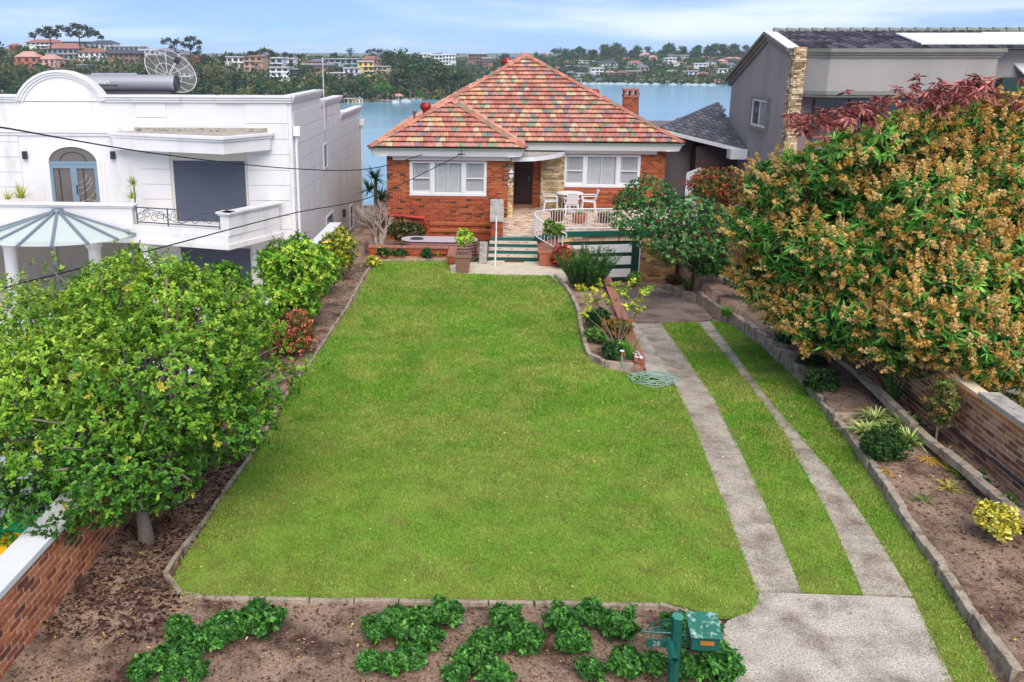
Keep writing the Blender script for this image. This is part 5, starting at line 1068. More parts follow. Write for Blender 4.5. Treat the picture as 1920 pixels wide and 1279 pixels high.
pieces('brick', brick_face((-1.42, 27.75, 0), (1, 0, 0), (0, -1, 0), .22, .26, BRD, bl=.22)+brick_face((-4.2, 29.0, 0), (1, 0, 0), (0, -1, 0), 2.78, .26, BRD), UB, 'attr', pl)
for k in range(7): boxpart('cap_brick', 'brick_cap', pl, (-1.45, 27.72+.212*k, .26), (-1.17, 27.72+.212*k+.2, .33), bevel=.008)
for k in range(12): boxpart('cap_brick', 'brick_cap', pl, (-4.2+.228*k, 28.96, .26), (-4.2+.228*k+.22, 29.24, .32), bevel=.008)
# small plants by the house
def clump(label, px, py, n, L_, w, cols, z=0., el=(.5, 1.35), droop=.8, name='strappy_plant', flowers=None, cat='plant', group=None):
    p = P(px, py, z) if not isinstance(z, tuple) else Vector(z); rt = mk(name, label, cat, p, group); foliage(rt, [straps(p, n, L_, w, cols, el, droop)])
    if flowers:
        fc, fn, fs_ = flowers; c = np.array(p)+np.stack([RNG.normal(0, L_*.45, fn), RNG.normal(0, L_*.45, fn), RNG.uniform(.4, .95, fn)*L_], 1); foliage(rt, [bits(np.repeat(c, 6, 0)+RNG.normal(0, fs_*.5, (fn*6, 3)), fs_, fc)], 'flowers', 'petal')
    return rt
LG = [lin(120, 158, 60), lin(90, 132, 48), lin(70, 110, 42)]; YG = [lin(220, 196, 70), lin(180, 184, 70), lin(130, 150, 50)]; DG = [lin(50, 88, 40), lin(70, 108, 44), lin(36, 66, 32)]
for i, (px, py, r_, cols, lab, fl) in enumerate([(755, 478, .4, DG, 'low dark green leafy plant left in the bed before the planter wall', None), (775, 470, .36, LG, 'mid green leafy plant in the middle of the bed before the planter wall', None), (800, 472, .34, LG, 'plant with bright yellow daisies in front of the planter wall', ([lin(240, 200, 40), lin(246, 214, 80)], 16, .04, 8)), (722, 480, .2, DG, 'small plant with yellow flowers at the foot of the bare tree', ([lin(240, 200, 40)], 6, .04, 6)), (800, 484, .2, DG, 'small dark green plant at the edge of the far lawn', None), (700, 500, .26, YG, 'small yellowish plant behind the far corner of the lawn', None)]):
    p = P(px, py); bush('bed_plant', lab, p, p+Vector((0, 0, .16)), (r_*1.3, r_, .2), .075, cols, dens=110, nl=6, seed=20+i, cat='plant', flowers=fl)
clump('yellow-green strappy plant at the right end of the far bed', 822, 480, 60, .42, .03, YG); clump('pale green strappy plant behind the yellow one in the far bed', 812, 470, 40, .36, .03, LG+YG[:1])
clump('wispy dry plant beside the planter wall', 838, 478, 40, .4, .015, [lin(150, 130, 80), lin(110, 120, 60)], el=(.9, 1.5), droop=.3)
clump('dark arching plant between the tank and the front steps', 905, 492, 26, .75, .1, DG, z=-.1, el=(.5, 1.3), droop=1.3)
# potted plants
def square_pot(p, w, h, m, r, taper=.72, rim=.04):
    b = MB(); a = w/2; t = a*taper; z = p.z
    b.add([(p.x-t, p.y-t, z), (p.x+t, p.y-t, z), (p.x+t, p.y+t, z), (p.x-t, p.y+t, z), (p.x-a, p.y-a, z+h), (p.x+a, p.y-a, z+h), (p.x+a, p.y+a, z+h), (p.x-a, p.y+a, z+h), (p.x-a+rim, p.y-a+rim, z+h), (p.x+a-rim, p.y-a+rim, z+h), (p.x+a-rim, p.y+a-rim, z+h), (p.x-a+rim, p.y+a-rim, z+h), (p.x-a+rim, p.y-a+rim, z+h-.08), (p.x+a-rim, p.y-a+rim, z+h-.08), (p.x+a-rim, p.y+a-rim, z+h-.08), (p.x-a+rim, p.y+a-rim, z+h-.08)],
          [(0, 3, 2, 1)]+[(i, (i+1) % 4, 4+(i+1) % 4, 4+i) for i in range(4)]+[(4+i, 4+(i+1) % 4, 8+(i+1) % 4, 8+i) for i in range(4)]+[(8+i, 8+(i+1) % 4, 12+(i+1) % 4, 12+i) for i in range(4)]+[(12, 13, 14, 15)])
    b.build('pot', m, r, bevel=.012, recalc=False); b = MB(); b.box((p.x-a-.015, p.y-a-.015, z+h-.07), (p.x+a+.015, p.y-a-.001, z+h-.005)); b.build('rim', m, r)
    boxpart('soil', 'soil', r, (p.x-a+rim, p.y-a+rim, z+h-.09), (p.x+a-rim, p.y+a-rim, z+h-.05))
def potted(label, px, py, w, h, m, c, r_, cols, seed, leaf=.09, sr=.02):
    p = P(px, py, .03); rt = mk('potted_tree', label, 'potted plant', p); square_pot(p, w, h, m, rt)
    tips, ax = lobes_tips(rand_lobes(tuple(p+Vector(c)), r_, 7, (.35, .55), seed), 55, inner=.3); foliage(rt, [rosettes(tips, ax, 8, leaf_t(.45), leaf, cols)])
    b = MB(); branches(b, p+Vector((0, 0, h-.1)), [tuple(tips[i]) for i in range(0, len(tips), max(1, len(tips)//7))], sr, p+Vector((c[0]*.5, 0, c[2]*.72)), 5, seed); b.build('trunk', 'bark', rt, smooth=True)
potted('square clay pot with small lemon tree left of the front steps', 868, 509, .52, .56, 'pot_brown', (.08, 0, 1.08), (.32, .3, .32), [lin(170, 200, 60), lin(140, 184, 50), lin(200, 206, 90)], 31)
potted('square pinkish pot with leafy little tree right of the front steps', 1024, 496, .55, .5, 'terracotta', (.15, .1, 1.1), (.42, .38, .38), [lin(110, 144, 50), lin(84, 120, 40), lin(140, 164, 60)], 32)
for px, py, m, lab in ((1045, 408, 'pot_dark', 'leftmost dark glazed pot behind the terrace railing'), (1086, 412, 'pot_amber', 'amber glazed pot in the middle behind the terrace railing'), (1134, 412, 'pot_dark', 'rightmost dark glazed bowl behind the terrace railing')):
    p = P(px, py+6, ZP); rt = mk('patio_pot', lab, 'potted plant', p); MB().lathe([(0, 0), (.17, 0), (.24, .12), (.27, .3), (.29, .34), (.25, .34), (.24, .28), (0, .28)], p, 20).build('pot', m, rt, smooth=True)
    foliage(rt, [straps(p+Vector((0, 0, .28)), 34, .42, .035, [lin(150, 164, 80), lin(110, 130, 60), lin(190, 190, 110)], el=(.6, 1.4), droop=.6)])
_p = P(1052, 505); bush('red_nandina', 'red-leaved shrub beside the pinkish pot', _p, _p+Vector((0, .1, .42)), (.42, .4, .52), .075, [lin(184, 62, 44), lin(150, 44, 36), lin(202, 92, 56), lin(120, 70, 44)], dens=70, nl=9, seed=33, tm=leaf_t(.3))
# rosemary: upright wands
p = P(1098, 538); rt = mk('rosemary_bush', 'spiky upright dark green rosemary bush in front of the garage', 'shrub', p); n = 170; az = RNG.uniform(0, 2*PI, n); rr = np.sqrt(RNG.random(n)); lean = rr*.62; L_ = RNG.uniform(.75, 1.3, n)*(1-.15*rr)
h = np.stack([np.cos(az), np.sin(az), np.zeros(n)], 1); o_ = np.array(p)+h*(rr*.34)[:, None]; tt = np.linspace(.12, 1, 16); pos = []; dd = []
for t in tt:
    q = o_+h*(L_*lean*t**1.0)[:, None]; q[:, 2] += L_*t*np.cos(lean*.5); pos.append(q); e = h*lean[:, None]; e[:, 2] += 1; dd.append(unit(e))
pos = np.concatenate(pos); dd = np.concatenate(dd); foliage(rt, [rosettes(pos, dd, 5, leaf_t(.16), .085, [lin(62, 108, 44), lin(84, 136, 54), lin(44, 80, 38)], spread=(.35, .8))])
b = MB(); [b.tube([tuple(o_[i]), tuple(o_[i]+h[i]*L_[i]*lean[i]*.8+np.array([0, 0, L_[i]*.75]))], [.012, .004], 4) for i in range(0, n, 2)]; b.build('stem', 'bark_dark', rt)
# terrace furniture
tb = P(1067, 397, ZP); ft = root('patio_table', 'round white plastic table on the terrace', 'table', tb)
MB().lathe([(0, .72), (.5, .72), (.52, .735), (.5, .755), (0, .755)], tb, 28).build('table_top', 'white_plastic', ft, smooth=False); MB().lathe([(.3, 0), (.28, .03), (.07, .08), (.05, .5), (.1, .7), (.2, .72)], tb, 16).build('pedestal', 'white_plastic', ft)
def chair(loc, rz, label):
    r = root('patio_chair', label, 'chair', loc, 'white plastic chairs round the terrace table'); R_ = Matrix.Rotation(rz, 3, 'Z'); T = lambda x, y, z: Vector(loc)+R_ @ Vector((x, y, z))
    def bar(nm, a, c, w, h=None): MB().bar(T(*a), T(*c), w, h).build(nm, 'white_plastic', r, bevel=.006)
    def slab_(nm, a, c, d_): MB().prism([T(*q) for q in a], R_ @ Vector(d_)).build(nm, 'white_plastic', r, bevel=.008)
    slab_('seat', [(-.24, -.24, .42), (.24, -.24, .43), (.22, .24, .40), (-.22, .24, .40)], None, (0, 0, .035))
    slab_('backrest', [(-.21, .24, .45), (.21, .24, .45), (.23, .36, .84), (.15, .38, .88), (-.15, .38, .88), (-.23, .36, .84)], None, (0, .025, 0))
    for sx in (-1, 1):
        bar('leg', (sx*.25, -.26, 0), (sx*.22, -.22, .42), .05); bar('leg', (sx*.25, .3, 0), (sx*.22, .24, .45), .05)
        bar('armrest', (sx*.26, -.24, .64), (sx*.25, .3, .66), .055, .03); bar('arm_post', (sx*.25, -.22, .42), (sx*.26, -.22, .64), .045)
chair(tb+Vector((-.72, .0, 0)), -PI/2+PI, 'white plastic chair on the left side of the terrace table'); chair(tb+Vector((.72, .05, 0)), -PI/2, 'white plastic chair on the right side of the terrace table')
chair(tb+Vector((.02, -.72, 0)), PI, 'white plastic chair nearest the railing, its back to the lawn'); chair(tb+Vector((-.02, .7, 0)), 0, 'white plastic chair behind the terrace table against the house')
mt_ = root('door_mat', 'small brown doormat at the foot of the front steps', 'mat', (.7, 28.4, .02)); boxpart('mat', 'pot_dark', mt_, (.42, 28.22, .024), (1.05, 28.5, .04))
# small bed beside the drive
p = Vector((2.95, 19.7, 0)); rt = mk('yellow_shrub', 'open-branched shrub with yellow-green flower heads in the drive bed', 'shrub', p); b = MB(); tipl = []
for px, py, Y in ((1105, 572, 20.6), (1125, 560, 21.2), (1095, 590, 20.2), (1130, 536, 21.6), (1165, 536, 20.6), (1178, 527, 20.4), (1205, 548, 19.8), (1215, 545, 19.8), (1195, 560, 19.8), (1180, 570, 19.7), (1160, 545, 20.4), (1190, 585, 19.5), (1150, 550, 20.8), (1110, 545, 21.4), (1170, 550, 20.2), (1200, 575, 19.6), (1098, 560, 21), (1140, 565, 20.6)):
    t = Q(px, py, Y); tipl.append(t)
    if len(tipl) % 2: b.tube([p, p.lerp(t, .5)+Vector((random.uniform(-.1, .1), 0, .1)), t], [.012, .009, .004], 5)
b.build('stem', 'bark', rt); tp_ = np.repeat(np.array([tuple(t) for t in tipl]), 5, 0)+RNG.normal(0, .08, (90, 3)); foliage(rt, [rosettes(tp_, unit(np.tile([0, 0, 1.], (90, 1))+.5*randdir(90)), 9, leaf_t(.5), .08, [lin(206, 206, 62), lin(176, 190, 56), lin(130, 160, 50)])])
for i, (px, py, r_, cols, lab, fl) in enumerate([(1120, 610, .34, DG, 'mid green leafy clump at the back of the drive bed', None), (1118, 640, .26, LG, 'light green leafy clump in the middle of the drive bed', None), (1160, 630, .34, [lin(150, 110, 40), lin(120, 120, 44), lin(96, 110, 40)], 'sprawling plant with small orange flowers beside the low brick wall', ([lin(226, 132, 30), lin(236, 160, 50)], 60, .03, 5)), (1142, 668, .28, DG, 'dark leafy clump at the near end of the drive bed', None), (1155, 655, .2, LG, 'small green clump right of the near dark clump in the drive bed', None), (1190, 530, .24, LG, 'broad-leaved green plant behind the yellow shrub before the garage', None), (1090, 545, .12, YG, 'tiny yellow-flowered sprig in front of the rosemary', ([lin(226, 206, 60)], 10, .03, 6))]):
    p = P(px, py); bush('bed_plant', lab, p, p+Vector((0, 0, r_*.6)), (r_*1.1, r_*1.3, r_*.75), .085, cols, dens=80, nl=6, seed=40+i, cat='plant', flowers=fl)
clump('upright iris leaves beside the end of the low brick wall', 1180, 672, 26, .62, .035, [lin(90, 150, 50), lin(70, 126, 44)], el=(1.0, 1.5), droop=.35)
# tap, hose, and bracket on the wall
hs = root('garden_hose', 'coiled pale green garden hose lying on the lawn by the wall', 'hose', P(1225, 712)); hc = P(1222, 711, .03); pts = []
for k in range(150):
    t = k*.28; rr = .32+.12*math.sin(k*.071)+.06*math.sin(k*.9); pts.append(hc+Vector((math.cos(t)*rr*1.05+.18*math.sin(k*.03), math.sin(t)*rr*.85+.08*math.sin(k*.05), .012*(k % 7)/3)))
tap = P(1166, 662, .35); pts = [tap+Vector((0, -.03, -.02)), tap+Vector((.02, -.1, -.25)), P(1172, 690, .12), P(1185, 702, .05)]+pts; MB().tube(arc_pts(pts, len(pts)*2), .013, 5).build('coil', 'hose', hs, smooth=True)
tr_ = root('garden_tap', 'garden tap on a short post in the drive bed', 'tap', P(1166, 672)); MB().tube([tap-Vector((0, 0, .5)), tap], .02, 6).build('post', 'steel', tr_); MB().tube([tap+Vector((0, .02, 0)), tap+Vector((0, -.06, -.01))], .025, 6).build('spout', 'pot_amber', tr_); MB().lathe([(0, 0), (.05, .01), (.05, .03), (0, .04)], tap+Vector((0, 0, .03)), 8).build('handle', 'white_paint', tr_)
hb = P(1195, 668, .12); br = root('hose_bracket', 'white wire hose bracket lying on the end of the low brick wall', 'bracket', hb); MB().tube([hb+Vector(v) for v in ((-.06, -.12, .02), (.08, -.14, .03), (.03, 0, .05), (.06, .16, .03), (-.05, .3, .04), (-.08, .12, .03), (-.02, .02, .05), (-.06, -.12, .02))], .012, 5).build('wire_frame', 'white_plastic', br); MB().lathe([(0, 0), (.04, 0), (.04, .04), (0, .05)], hb+Vector((.06, -.14, .0)), 8).build('knob', 'white_plastic', br)
# ------------------------------------------------------------------ the flowering mango and the right-hand beds
base = (8.95, 18.6, 0.); rt = mk('mango_tree', 'huge mango tree covered in golden flower sprays overhanging the right brick wall', 'tree', base)
lb = rand_lobes((8.95, 18.4, 2.95), (3.55, 3.2, 2.6), 34, (.24, .38), 21, low=-.7)+[(8.9, 18.3, 2.9, 2.7, 2.5, 2.0), (6.6, 19.0, 1.9, 1.1, 1.0, .9), (7.0, 18.0, 1.5, 1.0, 1.0, .8), (8.0, 16.2, 1.7, 1.1, .9, .8), (9.0, 15.4, 1.7, 1.1, .9, .7), (10.2, 16.0, 2.6, 1.4, 1.2, 1.2), (9.9, 18.0, 4.9, 1.3, 1.2, .8), (8.4, 15.7, 2.3, 1.2, .9, .9)]+[tuple(Q(px, py, Y))+(r_, r_*.9, r_*.75) for px, py, Y, r_ in ((1545, 290, 17.6, .85), (1480, 345, 18.2, .8), (1620, 255, 17.5, .9), (1700, 230, 17.5, .85), (1780, 215, 17.6, .8), (1850, 200, 17.6, .8), (1430, 420, 18.6, .7), (1800, 630, 15.2, .6), (1860, 660, 15.0, .6), (1740, 610, 15.6, .6), (1900, 260, 17.3, .8), (1420, 520, 19.4, .5))]
tips, ax = lobes_tips(lb, 34, up=.25, inner=.14, cull=.62); q = (tips[:, 2] > .75) & (tips[:, 0] < 13.5) & (tips[:, 2] < np.interp(tips[:, 0], [5, 7.5, 10, 13], [4.3, 5.42, 5.95, 6.3])); tips, ax = tips[q], ax[q]
MG = [lin(78, 136, 48), lin(104, 160, 60), lin(56, 104, 40), lin(132, 180, 80)]
parts = [rosettes(tips, ax, 11, leaf_t(.25, .5, .2, .28), .175, MG, [4, 4, 3, 1.5], spread=(.7, 1.5), droop=.55, stem=.05)]
red = np.concatenate([np.array(tuple(Q(px, py, Y)))+RNG.normal(0, 1, (n_, 3))*np.array([.26, .3, .11]) for px, py, Y, n_ in ((1530, 228, 16.9, 34), (1585, 215, 16.9, 34), (1625, 198, 17.0, 24), (1735, 186, 16.9, 36), (1800, 172, 17.0, 40), (1840, 158, 17.2, 24), (1695, 150, 17.4, 3), (1890, 190, 17.2, 12))])
parts.append(rosettes(red, unit(np.tile([0, 0, 1.], (len(red), 1))+.4*randdir(len(red))), 11, leaf_t(.24, .5, .2, .3), .16, [lin(164, 96, 92), lin(184, 118, 108), lin(140, 78, 74)], droop=.9, spread=(.8, 1.6)))
foliage(rt, parts)
fsel = RNG.random(len(tips)) < np.clip(.48+1.9*(vnoise(tips[:, 0]+tips[:, 2]*.8, tips[:, 1]-tips[:, 2]*.6, .8, 2)-.28), .05, .95); ft_, fa = tips[fsel], unit(ax[fsel]+np.array([0, 0, .35])); n = len(ft_); per = 56
u_ = RNG.random((n, per))**.8; L_ = RNG.uniform(.18, .42, n); o1 = unit(np.cross(fa, randdir(n))); o2 = np.cross(fa, o1); th = RNG.uniform(0, 2*PI, (n, per)); rad = .11*(1-u_*.85)*np.sqrt(RNG.random((n, per)))
pos = ft_[:, None]+fa[:, None]*(L_[:, None]*u_)[..., None]+(o1[:, None]*np.cos(th)[..., None]+o2[:, None]*np.sin(th)[..., None])*rad[..., None]
fcol = np.repeat(pal(n, [lin(228, 190, 118), lin(214, 172, 92), lin(236, 204, 138), lin(202, 162, 82)], None, .1), per, 0)
v, f, c = bits(pos.reshape(-1, 3), .032, [(.5, .4, .2)]); c = np.repeat(fcol*(1+.15*RNG.normal(size=(len(fcol), 1))), 4, 0); nmesh('flower_sprays', v, f, np.clip(c, .01, 1), 'petal', rt, kind='stuff')
b = MB(); branches(b, base, [tuple(tips[i]) for i in range(0, len(tips), max(1, len(tips)//46))], .17, (8.95, 18.5, 1.3), 6, 8); b.build('trunk', 'bark', rt, smooth=True)
# red-flowered tree by the garage
p = G(1285, 520); lobz = [tuple(Q(px, py, Y))+(r_, r_*.9, r_*.72) for px, py, Y, r_ in ((1215, 365, 28.2, .82), (1190, 410, 27.8, .8), (1250, 400, 27.6, .85), (1225, 440, 27.5, .8), (1300, 400, 27.8, .85), (1340, 420, 28.0, .8), (1300, 455, 27.3, .7), (1265, 475, 27.2, .55), (1330, 470, 27.6, .7), (1365, 450, 28.2, .6), (1180, 375, 28.4, .5))]
rt = mk('red_flowering_tree', 'dense dark green tree with small red flowers beside the garage', 'tree', p); tips, ax = lobes_tips(lobz, 60, inner=.2, cull=.6)
foliage(rt, [rosettes(tips, ax, 9, leaf_t(.5, .6), .075, [lin(86, 136, 66), lin(112, 160, 88), lin(62, 104, 52), lin(72, 116, 68)])]); ii = RNG.integers(0, len(tips), 80); foliage(rt, [bits(np.repeat(tips[ii]+ax[ii]*.06, 8, 0)+RNG.normal(0, .025, (80*8, 3)), .042, [lin(180, 52, 40), lin(150, 40, 36), lin(196, 84, 50)])], 'flowers', 'petal')
b = MB(); branches(b, p, [tuple(tips[i]) for i in range(0, len(tips), max(1, len(tips)//24))], .09, p+Vector((-.15, .1, .8)), 6, 9); b.build('trunk', 'bark', rt, smooth=True)
_c = Q(1345, 355, 30.5); bush('bottlebrush_shrub', 'olive and russet shrub with red flowers in front of the grey house', (_c.x, 30.5, -.8), (_c.x, 30.5, _c.z), (1.15, .9, .85), .07, [lin(120, 116, 56), lin(92, 100, 46), lin(150, 96, 56), lin(70, 84, 40)], dens=60, nl=12, seed=51, flowers=([lin(196, 60, 46), lin(214, 110, 60)], 120, .05, 7), sz=(.34, .5))
_c = Q(1335, 505, 27.8); bush('dark_undergrowth', 'dark shady shrub under the red-flowered tree', (_c.x, 27.8, -.9), (_c.x, 27.8, _c.z+.1), (.9, .6, .5), .08, DG, dens=60, nl=8, seed=52)
_c = Q(1395, 520, 25.5); bush('silver_shrub', 'silvery green shrub at the far end of the right bed', (_c.x, 25.5, -.5), (_c.x, 25.5, _c.z), (.6, .5, .5), .06, [lin(130, 146, 130), lin(96, 116, 96), lin(70, 92, 70)], dens=70, nl=8, seed=53)
# plants along the far right bed
def GP(px, py, dz=.15): return G(px, py, dz)
specs = [(1262, 535, .32, [lin(88, 64, 44), lin(70, 84, 44)], 'reddish leafy plant at the corner of the garage stonework', ([lin(206, 60, 40)], 10, .04, 6)), (1390, 565, .3, [lin(150, 150, 60), lin(110, 130, 50)], 'plant with yellow tipped leaves beside the mossy kerb', ([lin(226, 200, 60)], 24, .03, 5)), (1340, 563, .2, [lin(176, 170, 140), lin(150, 150, 120)], 'small pale grey cushion plant on the mossy kerb', ([lin(236, 226, 232)], 20, .03, 5)), (1430, 600, .42, LG, 'green shrub below the mango tree beside the kerb', ([lin(220, 200, 70)], 16, .03, 5)), (1455, 625, .4, [lin(96, 126, 46), lin(120, 140, 60), lin(70, 100, 40)], 'leafy shrub with yellow flecks under the mango branches', ([lin(220, 200, 70)], 20, .03, 5)), (1490, 655, .48, DG, 'dark green low shrub in shade under the mango tree', None), (1515, 690, .35, DG, 'dark spreading plant at the corner of the right bed', None), (1545, 735, .38, DG, 'low dark ground plant in the middle of the right bed', None), (1560, 680, .3, DG, 'small dark plant near the upper kerb under the mango', None)]
for i, (px, py, r_, cols, lab, fl) in enumerate(specs):
    p = GP(px, py); bush('bed_plant', lab, p, p+Vector((0, 0, r_*.5)), (r_*1.1, r_*1.3, r_*.7), .08, cols, dens=75, nl=6, seed=60+i, cat='plant', flowers=fl)
clump('bright green grassy tuft at the foot of the mossy kerb', 0, 0, 90, .42, .02, [lin(104, 160, 50), lin(80, 136, 44)], z=tuple(GP(1360, 592, .25)), el=(.8, 1.5), droop=.5, name='grass_tuft')
clump('strappy green plant by the garage corner', 0, 0, 40, .7, .04, LG, z=tuple(GP(1290, 545)), el=(.8, 1.45), droop=.5)
clump('tall sword-leaved plant against the right brick wall', 0, 0, 22, .95, .05, [lin(70, 108, 48), lin(50, 84, 40)], z=(7.72, 16.4, .1), el=(1.05, 1.5), droop=.25)
for k, (px, py) in enumerate(((1640, 790), (1690, 800), (1655, 820), (1705, 830), (1625, 815))): clump('variegated spider plant clump, %s of five round the clipped box ball' % ['far left', 'far right', 'middle', 'near right', 'near left'][k], 0, 0, 90, .55, .028, [lin(200, 206, 130), lin(160, 184, 96), lin(110, 146, 64)], z=tuple(P(px, py, .15)), el=(.5, 1.4), droop=1.1, name='spider_plant', group='variegated spider plants')
p = P(1662, 868, .12); bush('box_ball', 'clipped round dark green box shrub in front of the spider plants', p, p+Vector((0, .1, .3)), (.42, .4, .34), .032, [lin(48, 84, 30), lin(64, 104, 36), lin(36, 66, 26)], dens=330, k=7, nl=10, seed=71, sz=(.6, .7), flowers=([lin(190, 120, 50)], 14, .02, 3))
p = P(1880, 1020, .14); bush('golden_shrub', 'bright golden yellow shrub at the right edge of the near bed', p, p+Vector((0, .12, .27)), (.36, .4, .27), .05, [lin(232, 218, 84), lin(214, 200, 64), lin(240, 230, 130), lin(170, 168, 60)], dens=150, nl=12, seed=72, tm=leaf_t(.6), sz=(.34, .5))
p = Vector((7.7, 14.6, .1)); bush('wall_shrub', 'thin reddish-stemmed shrub growing up the right brick wall', p, p+Vector((0, .1, .75)), (.22, .45, .55), .06, [lin(90, 118, 50), lin(120, 130, 60), lin(140, 110, 60)], dens=60, nl=8, seed=73, stem='bark_pale')
for k, (x, y) in enumerate(((7.7, 13.9), (7.7, 13.2), (7.72, 12.4), (7.7, 15.4), (7.66, 11.7))): bush('wall_weed', 'low green weed at the foot of the right brick wall, %s from the near end' % ['fourth', 'third', 'second', 'fifth', 'first'][k], (x, y, .1), (x, y, .18), (.14, .32, .1), .05, DG+LG[:1], dens=120, nl=5, seed=80+k, cat='plant', group='weeds at the foot of the right brick wall')
for k, (px, py, cols, lab) in enumerate(((1790, 885, YG, 'small yellow strappy tuft in the near right bed'), (1815, 900, LG, 'small bright green leafy tuft near the upper kerb'), (1778, 915, YG, 'thin yellowish tuft in the middle of the near right bed'), (1735, 940, LG, 'thin upright green shoot in the near right bed'), (1670, 885, [lin(206, 160, 60), lin(180, 140, 50)], 'patch of withered straw-yellow leaves by the box ball'), (1740, 860, [lin(214, 170, 70), lin(190, 150, 60)], 'fallen yellow strappy leaves beside the spider plants'))):
    clump(lab, 0, 0, 16 if 'shoot' in lab else 26, .26, .02, cols, z=tuple(P(px, py, .13)), el=(.1, 1.3) if 'yellow leaves' not in lab and 'fallen' not in lab and 'withered' not in lab else (0, .35), droop=.6, name='small_tuft')
# hedge and path beyond the right wall
bush('clipped_hedge', 'yellowish green hedge just beyond the right brick wall', (9.0, 13.5, 0), (9.1, 13.6, .55), (.65, 2.4, .55), .04, [lin(120, 144, 44), lin(90, 116, 36), lin(150, 164, 60)], dens=170, nl=16, seed=90, sz=(.4, .55))
sheet('side_path', [(9.8, 6, .03), (16, 6, .03), (16, 22, .03), (9.8, 22, .03)], 'path', .1)
# border plants along the front
CL = {'left': [(330, 1182, .20), (362, 1212, .23), (395, 1200, .26), (420, 1188, .24), (455, 1180, .22), (492, 1178, .30), (310, 1228, .22), (348, 1240, .24), (272, 1262, .23), (322, 1264, .24), (372, 1264, .22)],
      'second': [(708, 1182, .30), (745, 1168, .24), (790, 1164, .24), (832, 1160, .27), (768, 1200, .26), (800, 1204, .24), (690, 1244, .25), (735, 1250, .27), (770, 1240, .22)],
      'third': [(948, 1166, .22), (962, 1186, .24), (940, 1204, .24), (990, 1212, .24), (905, 1222, .22), (878, 1246, .26), (858, 1268, .24), (930, 1268, .24)],
      'right': [(1052, 1172, .26), (1102, 1156, .25), (1060, 1205, .24), (1085, 1208, .2), (1160, 1186, .28), (1112, 1262, .28), (1180, 1252, .27), (1225, 1250, .24), (1255, 1170, .2), (1290, 1196, .3), (1330, 1200, .26), (1290, 1262, .27), (1345, 1264, .3)]}
_on = ['first', 'second', 'third', 'fourth', 'fifth', 'sixth', 'seventh', 'eighth', 'ninth', 'tenth', 'eleventh', 'twelfth', 'thirteenth']
MC = [lin(70, 124, 48), lin(92, 150, 60), lin(48, 92, 38), lin(60, 112, 44)]; protos = []
for v_ in range(5):
    tips, ax = lobes_tips(rand_lobes((0, 0, .15), (.25, .25, .19), 9, (.3, .5), 100+v_, low=-.2)+[(0, 0, .12, .18, .18, .14)], 300, inner=.2, cull=.5); q = tips[:, 2] > .01; tips, ax = tips[q], ax[q]
    V, F, C = rosettes(tips, ax, 5, leaf_t(.6, .5, .15, .25), .056, MC, spread=(.7, 1.4)); o_ = nmesh('foliage', V, F, C, 'leaf'); protos.append(o_.data); bpy.data.objects.remove(o_)
sb_ = MB(); [sb_.tube([(0, 0, -.03), (math.cos(a)*.12, math.sin(a)*.12, .2)], [.01, .005], 4) for a in np.linspace(0, 5.2, 6)]; sme = sb_.mesh('stem'); sme.materials.append(MT['bark_dark'])
for cn_, lst in CL.items():
    for k, (px, py, r_) in enumerate(sorted(lst)):
        p = P(px, py+8); t = mk('border_plant', 'leafy green border plant, %s from the left in the %s clump of the front bed' % (_on[k], cn_), 'plant', p, 'leafy plants in the front bed')
        for nm, me in (('foliage', protos[(k*3+len(cn_)) % 5]), ('stem', sme)):
            c_ = bpy.data.objects.new(nm, me); COL.objects.link(c_); c_.parent = t
        k_ = r_*random.uniform(.7, 1.0)/.25; t.scale = (k_, k_, k_*random.uniform(.8, 1.15)); t.rotation_euler.z = random.uniform(0, 6.28)
# leaf litter and mulch on the beds
def litter(name, n, reg, cols, size, label):
    x = RNG.uniform(reg[0], reg[1], n*3); y = RNG.uniform(reg[2], reg[3], n*3); k = ~inpoly(x, y, [(p[0], p[1]) for p in LAWN]) & (x < np.where(y < 13, 2.6, 9)); x, y = x[k][:n], y[k][:n]; m = len(x)
    z = ground_z(x, y)+.012; d = randdir(m); d[:, 2] *= .25; nr = np.tile([0, 0, 1.], (m, 1))+.3*randdir(m)
    V, F, C = leaves(leaf_t(.4), np.stack([x, y, z], 1), d, nr, size*RNG.uniform(.5, 1.4, m), pal(m, cols, [4, 4, 4, 3, .5])); props(nmesh(name, V, F, C, 'mulch', kind='stuff'), label, 'leaf litter')
litter('leaf_litter', 5200, (-5.25, 2.5, 7.4, 10.4), [lin(120, 96, 78), lin(84, 64, 52), lin(146, 122, 100), lin(64, 46, 40), lin(188, 150, 60)], .045, 'fine leaf litter strewn over the front soil bed')
litter('leaf_litter', 4200, (-5.25, -3.9, 10.4, 28), [lin(120, 92, 76), lin(84, 60, 50), lin(136, 110, 90), lin(60, 42, 36), lin(196, 160, 60)], .06, 'dark mulch and fallen leaves in the left bed')
x = RNG.uniform(5.6, 7.9, 5000); y = RNG.uniform(8, 22, 5000); k = x > xk(y)+.15; x, y = x[k], y[k]; m = len(x); d = randdir(m); d[:, 2] *= .2
V, F, C = leaves(leaf_t(.35), np.stack([x, y, ground_z(x, y)+.012], 1), d, np.tile([0, 0, 1.], (m, 1))+.3*randdir(m), .05*RNG.uniform(.5, 1.6, m), pal(m, [lin(104, 80, 66), lin(70, 50, 44), lin(136, 112, 92), lin(200, 160, 70)], [4, 4, 3, .8])); props(nmesh('leaf_litter', V, F, C, 'mulch', kind='stuff'), 'leaf litter and mulch in the right garden bed', 'leaf litter')
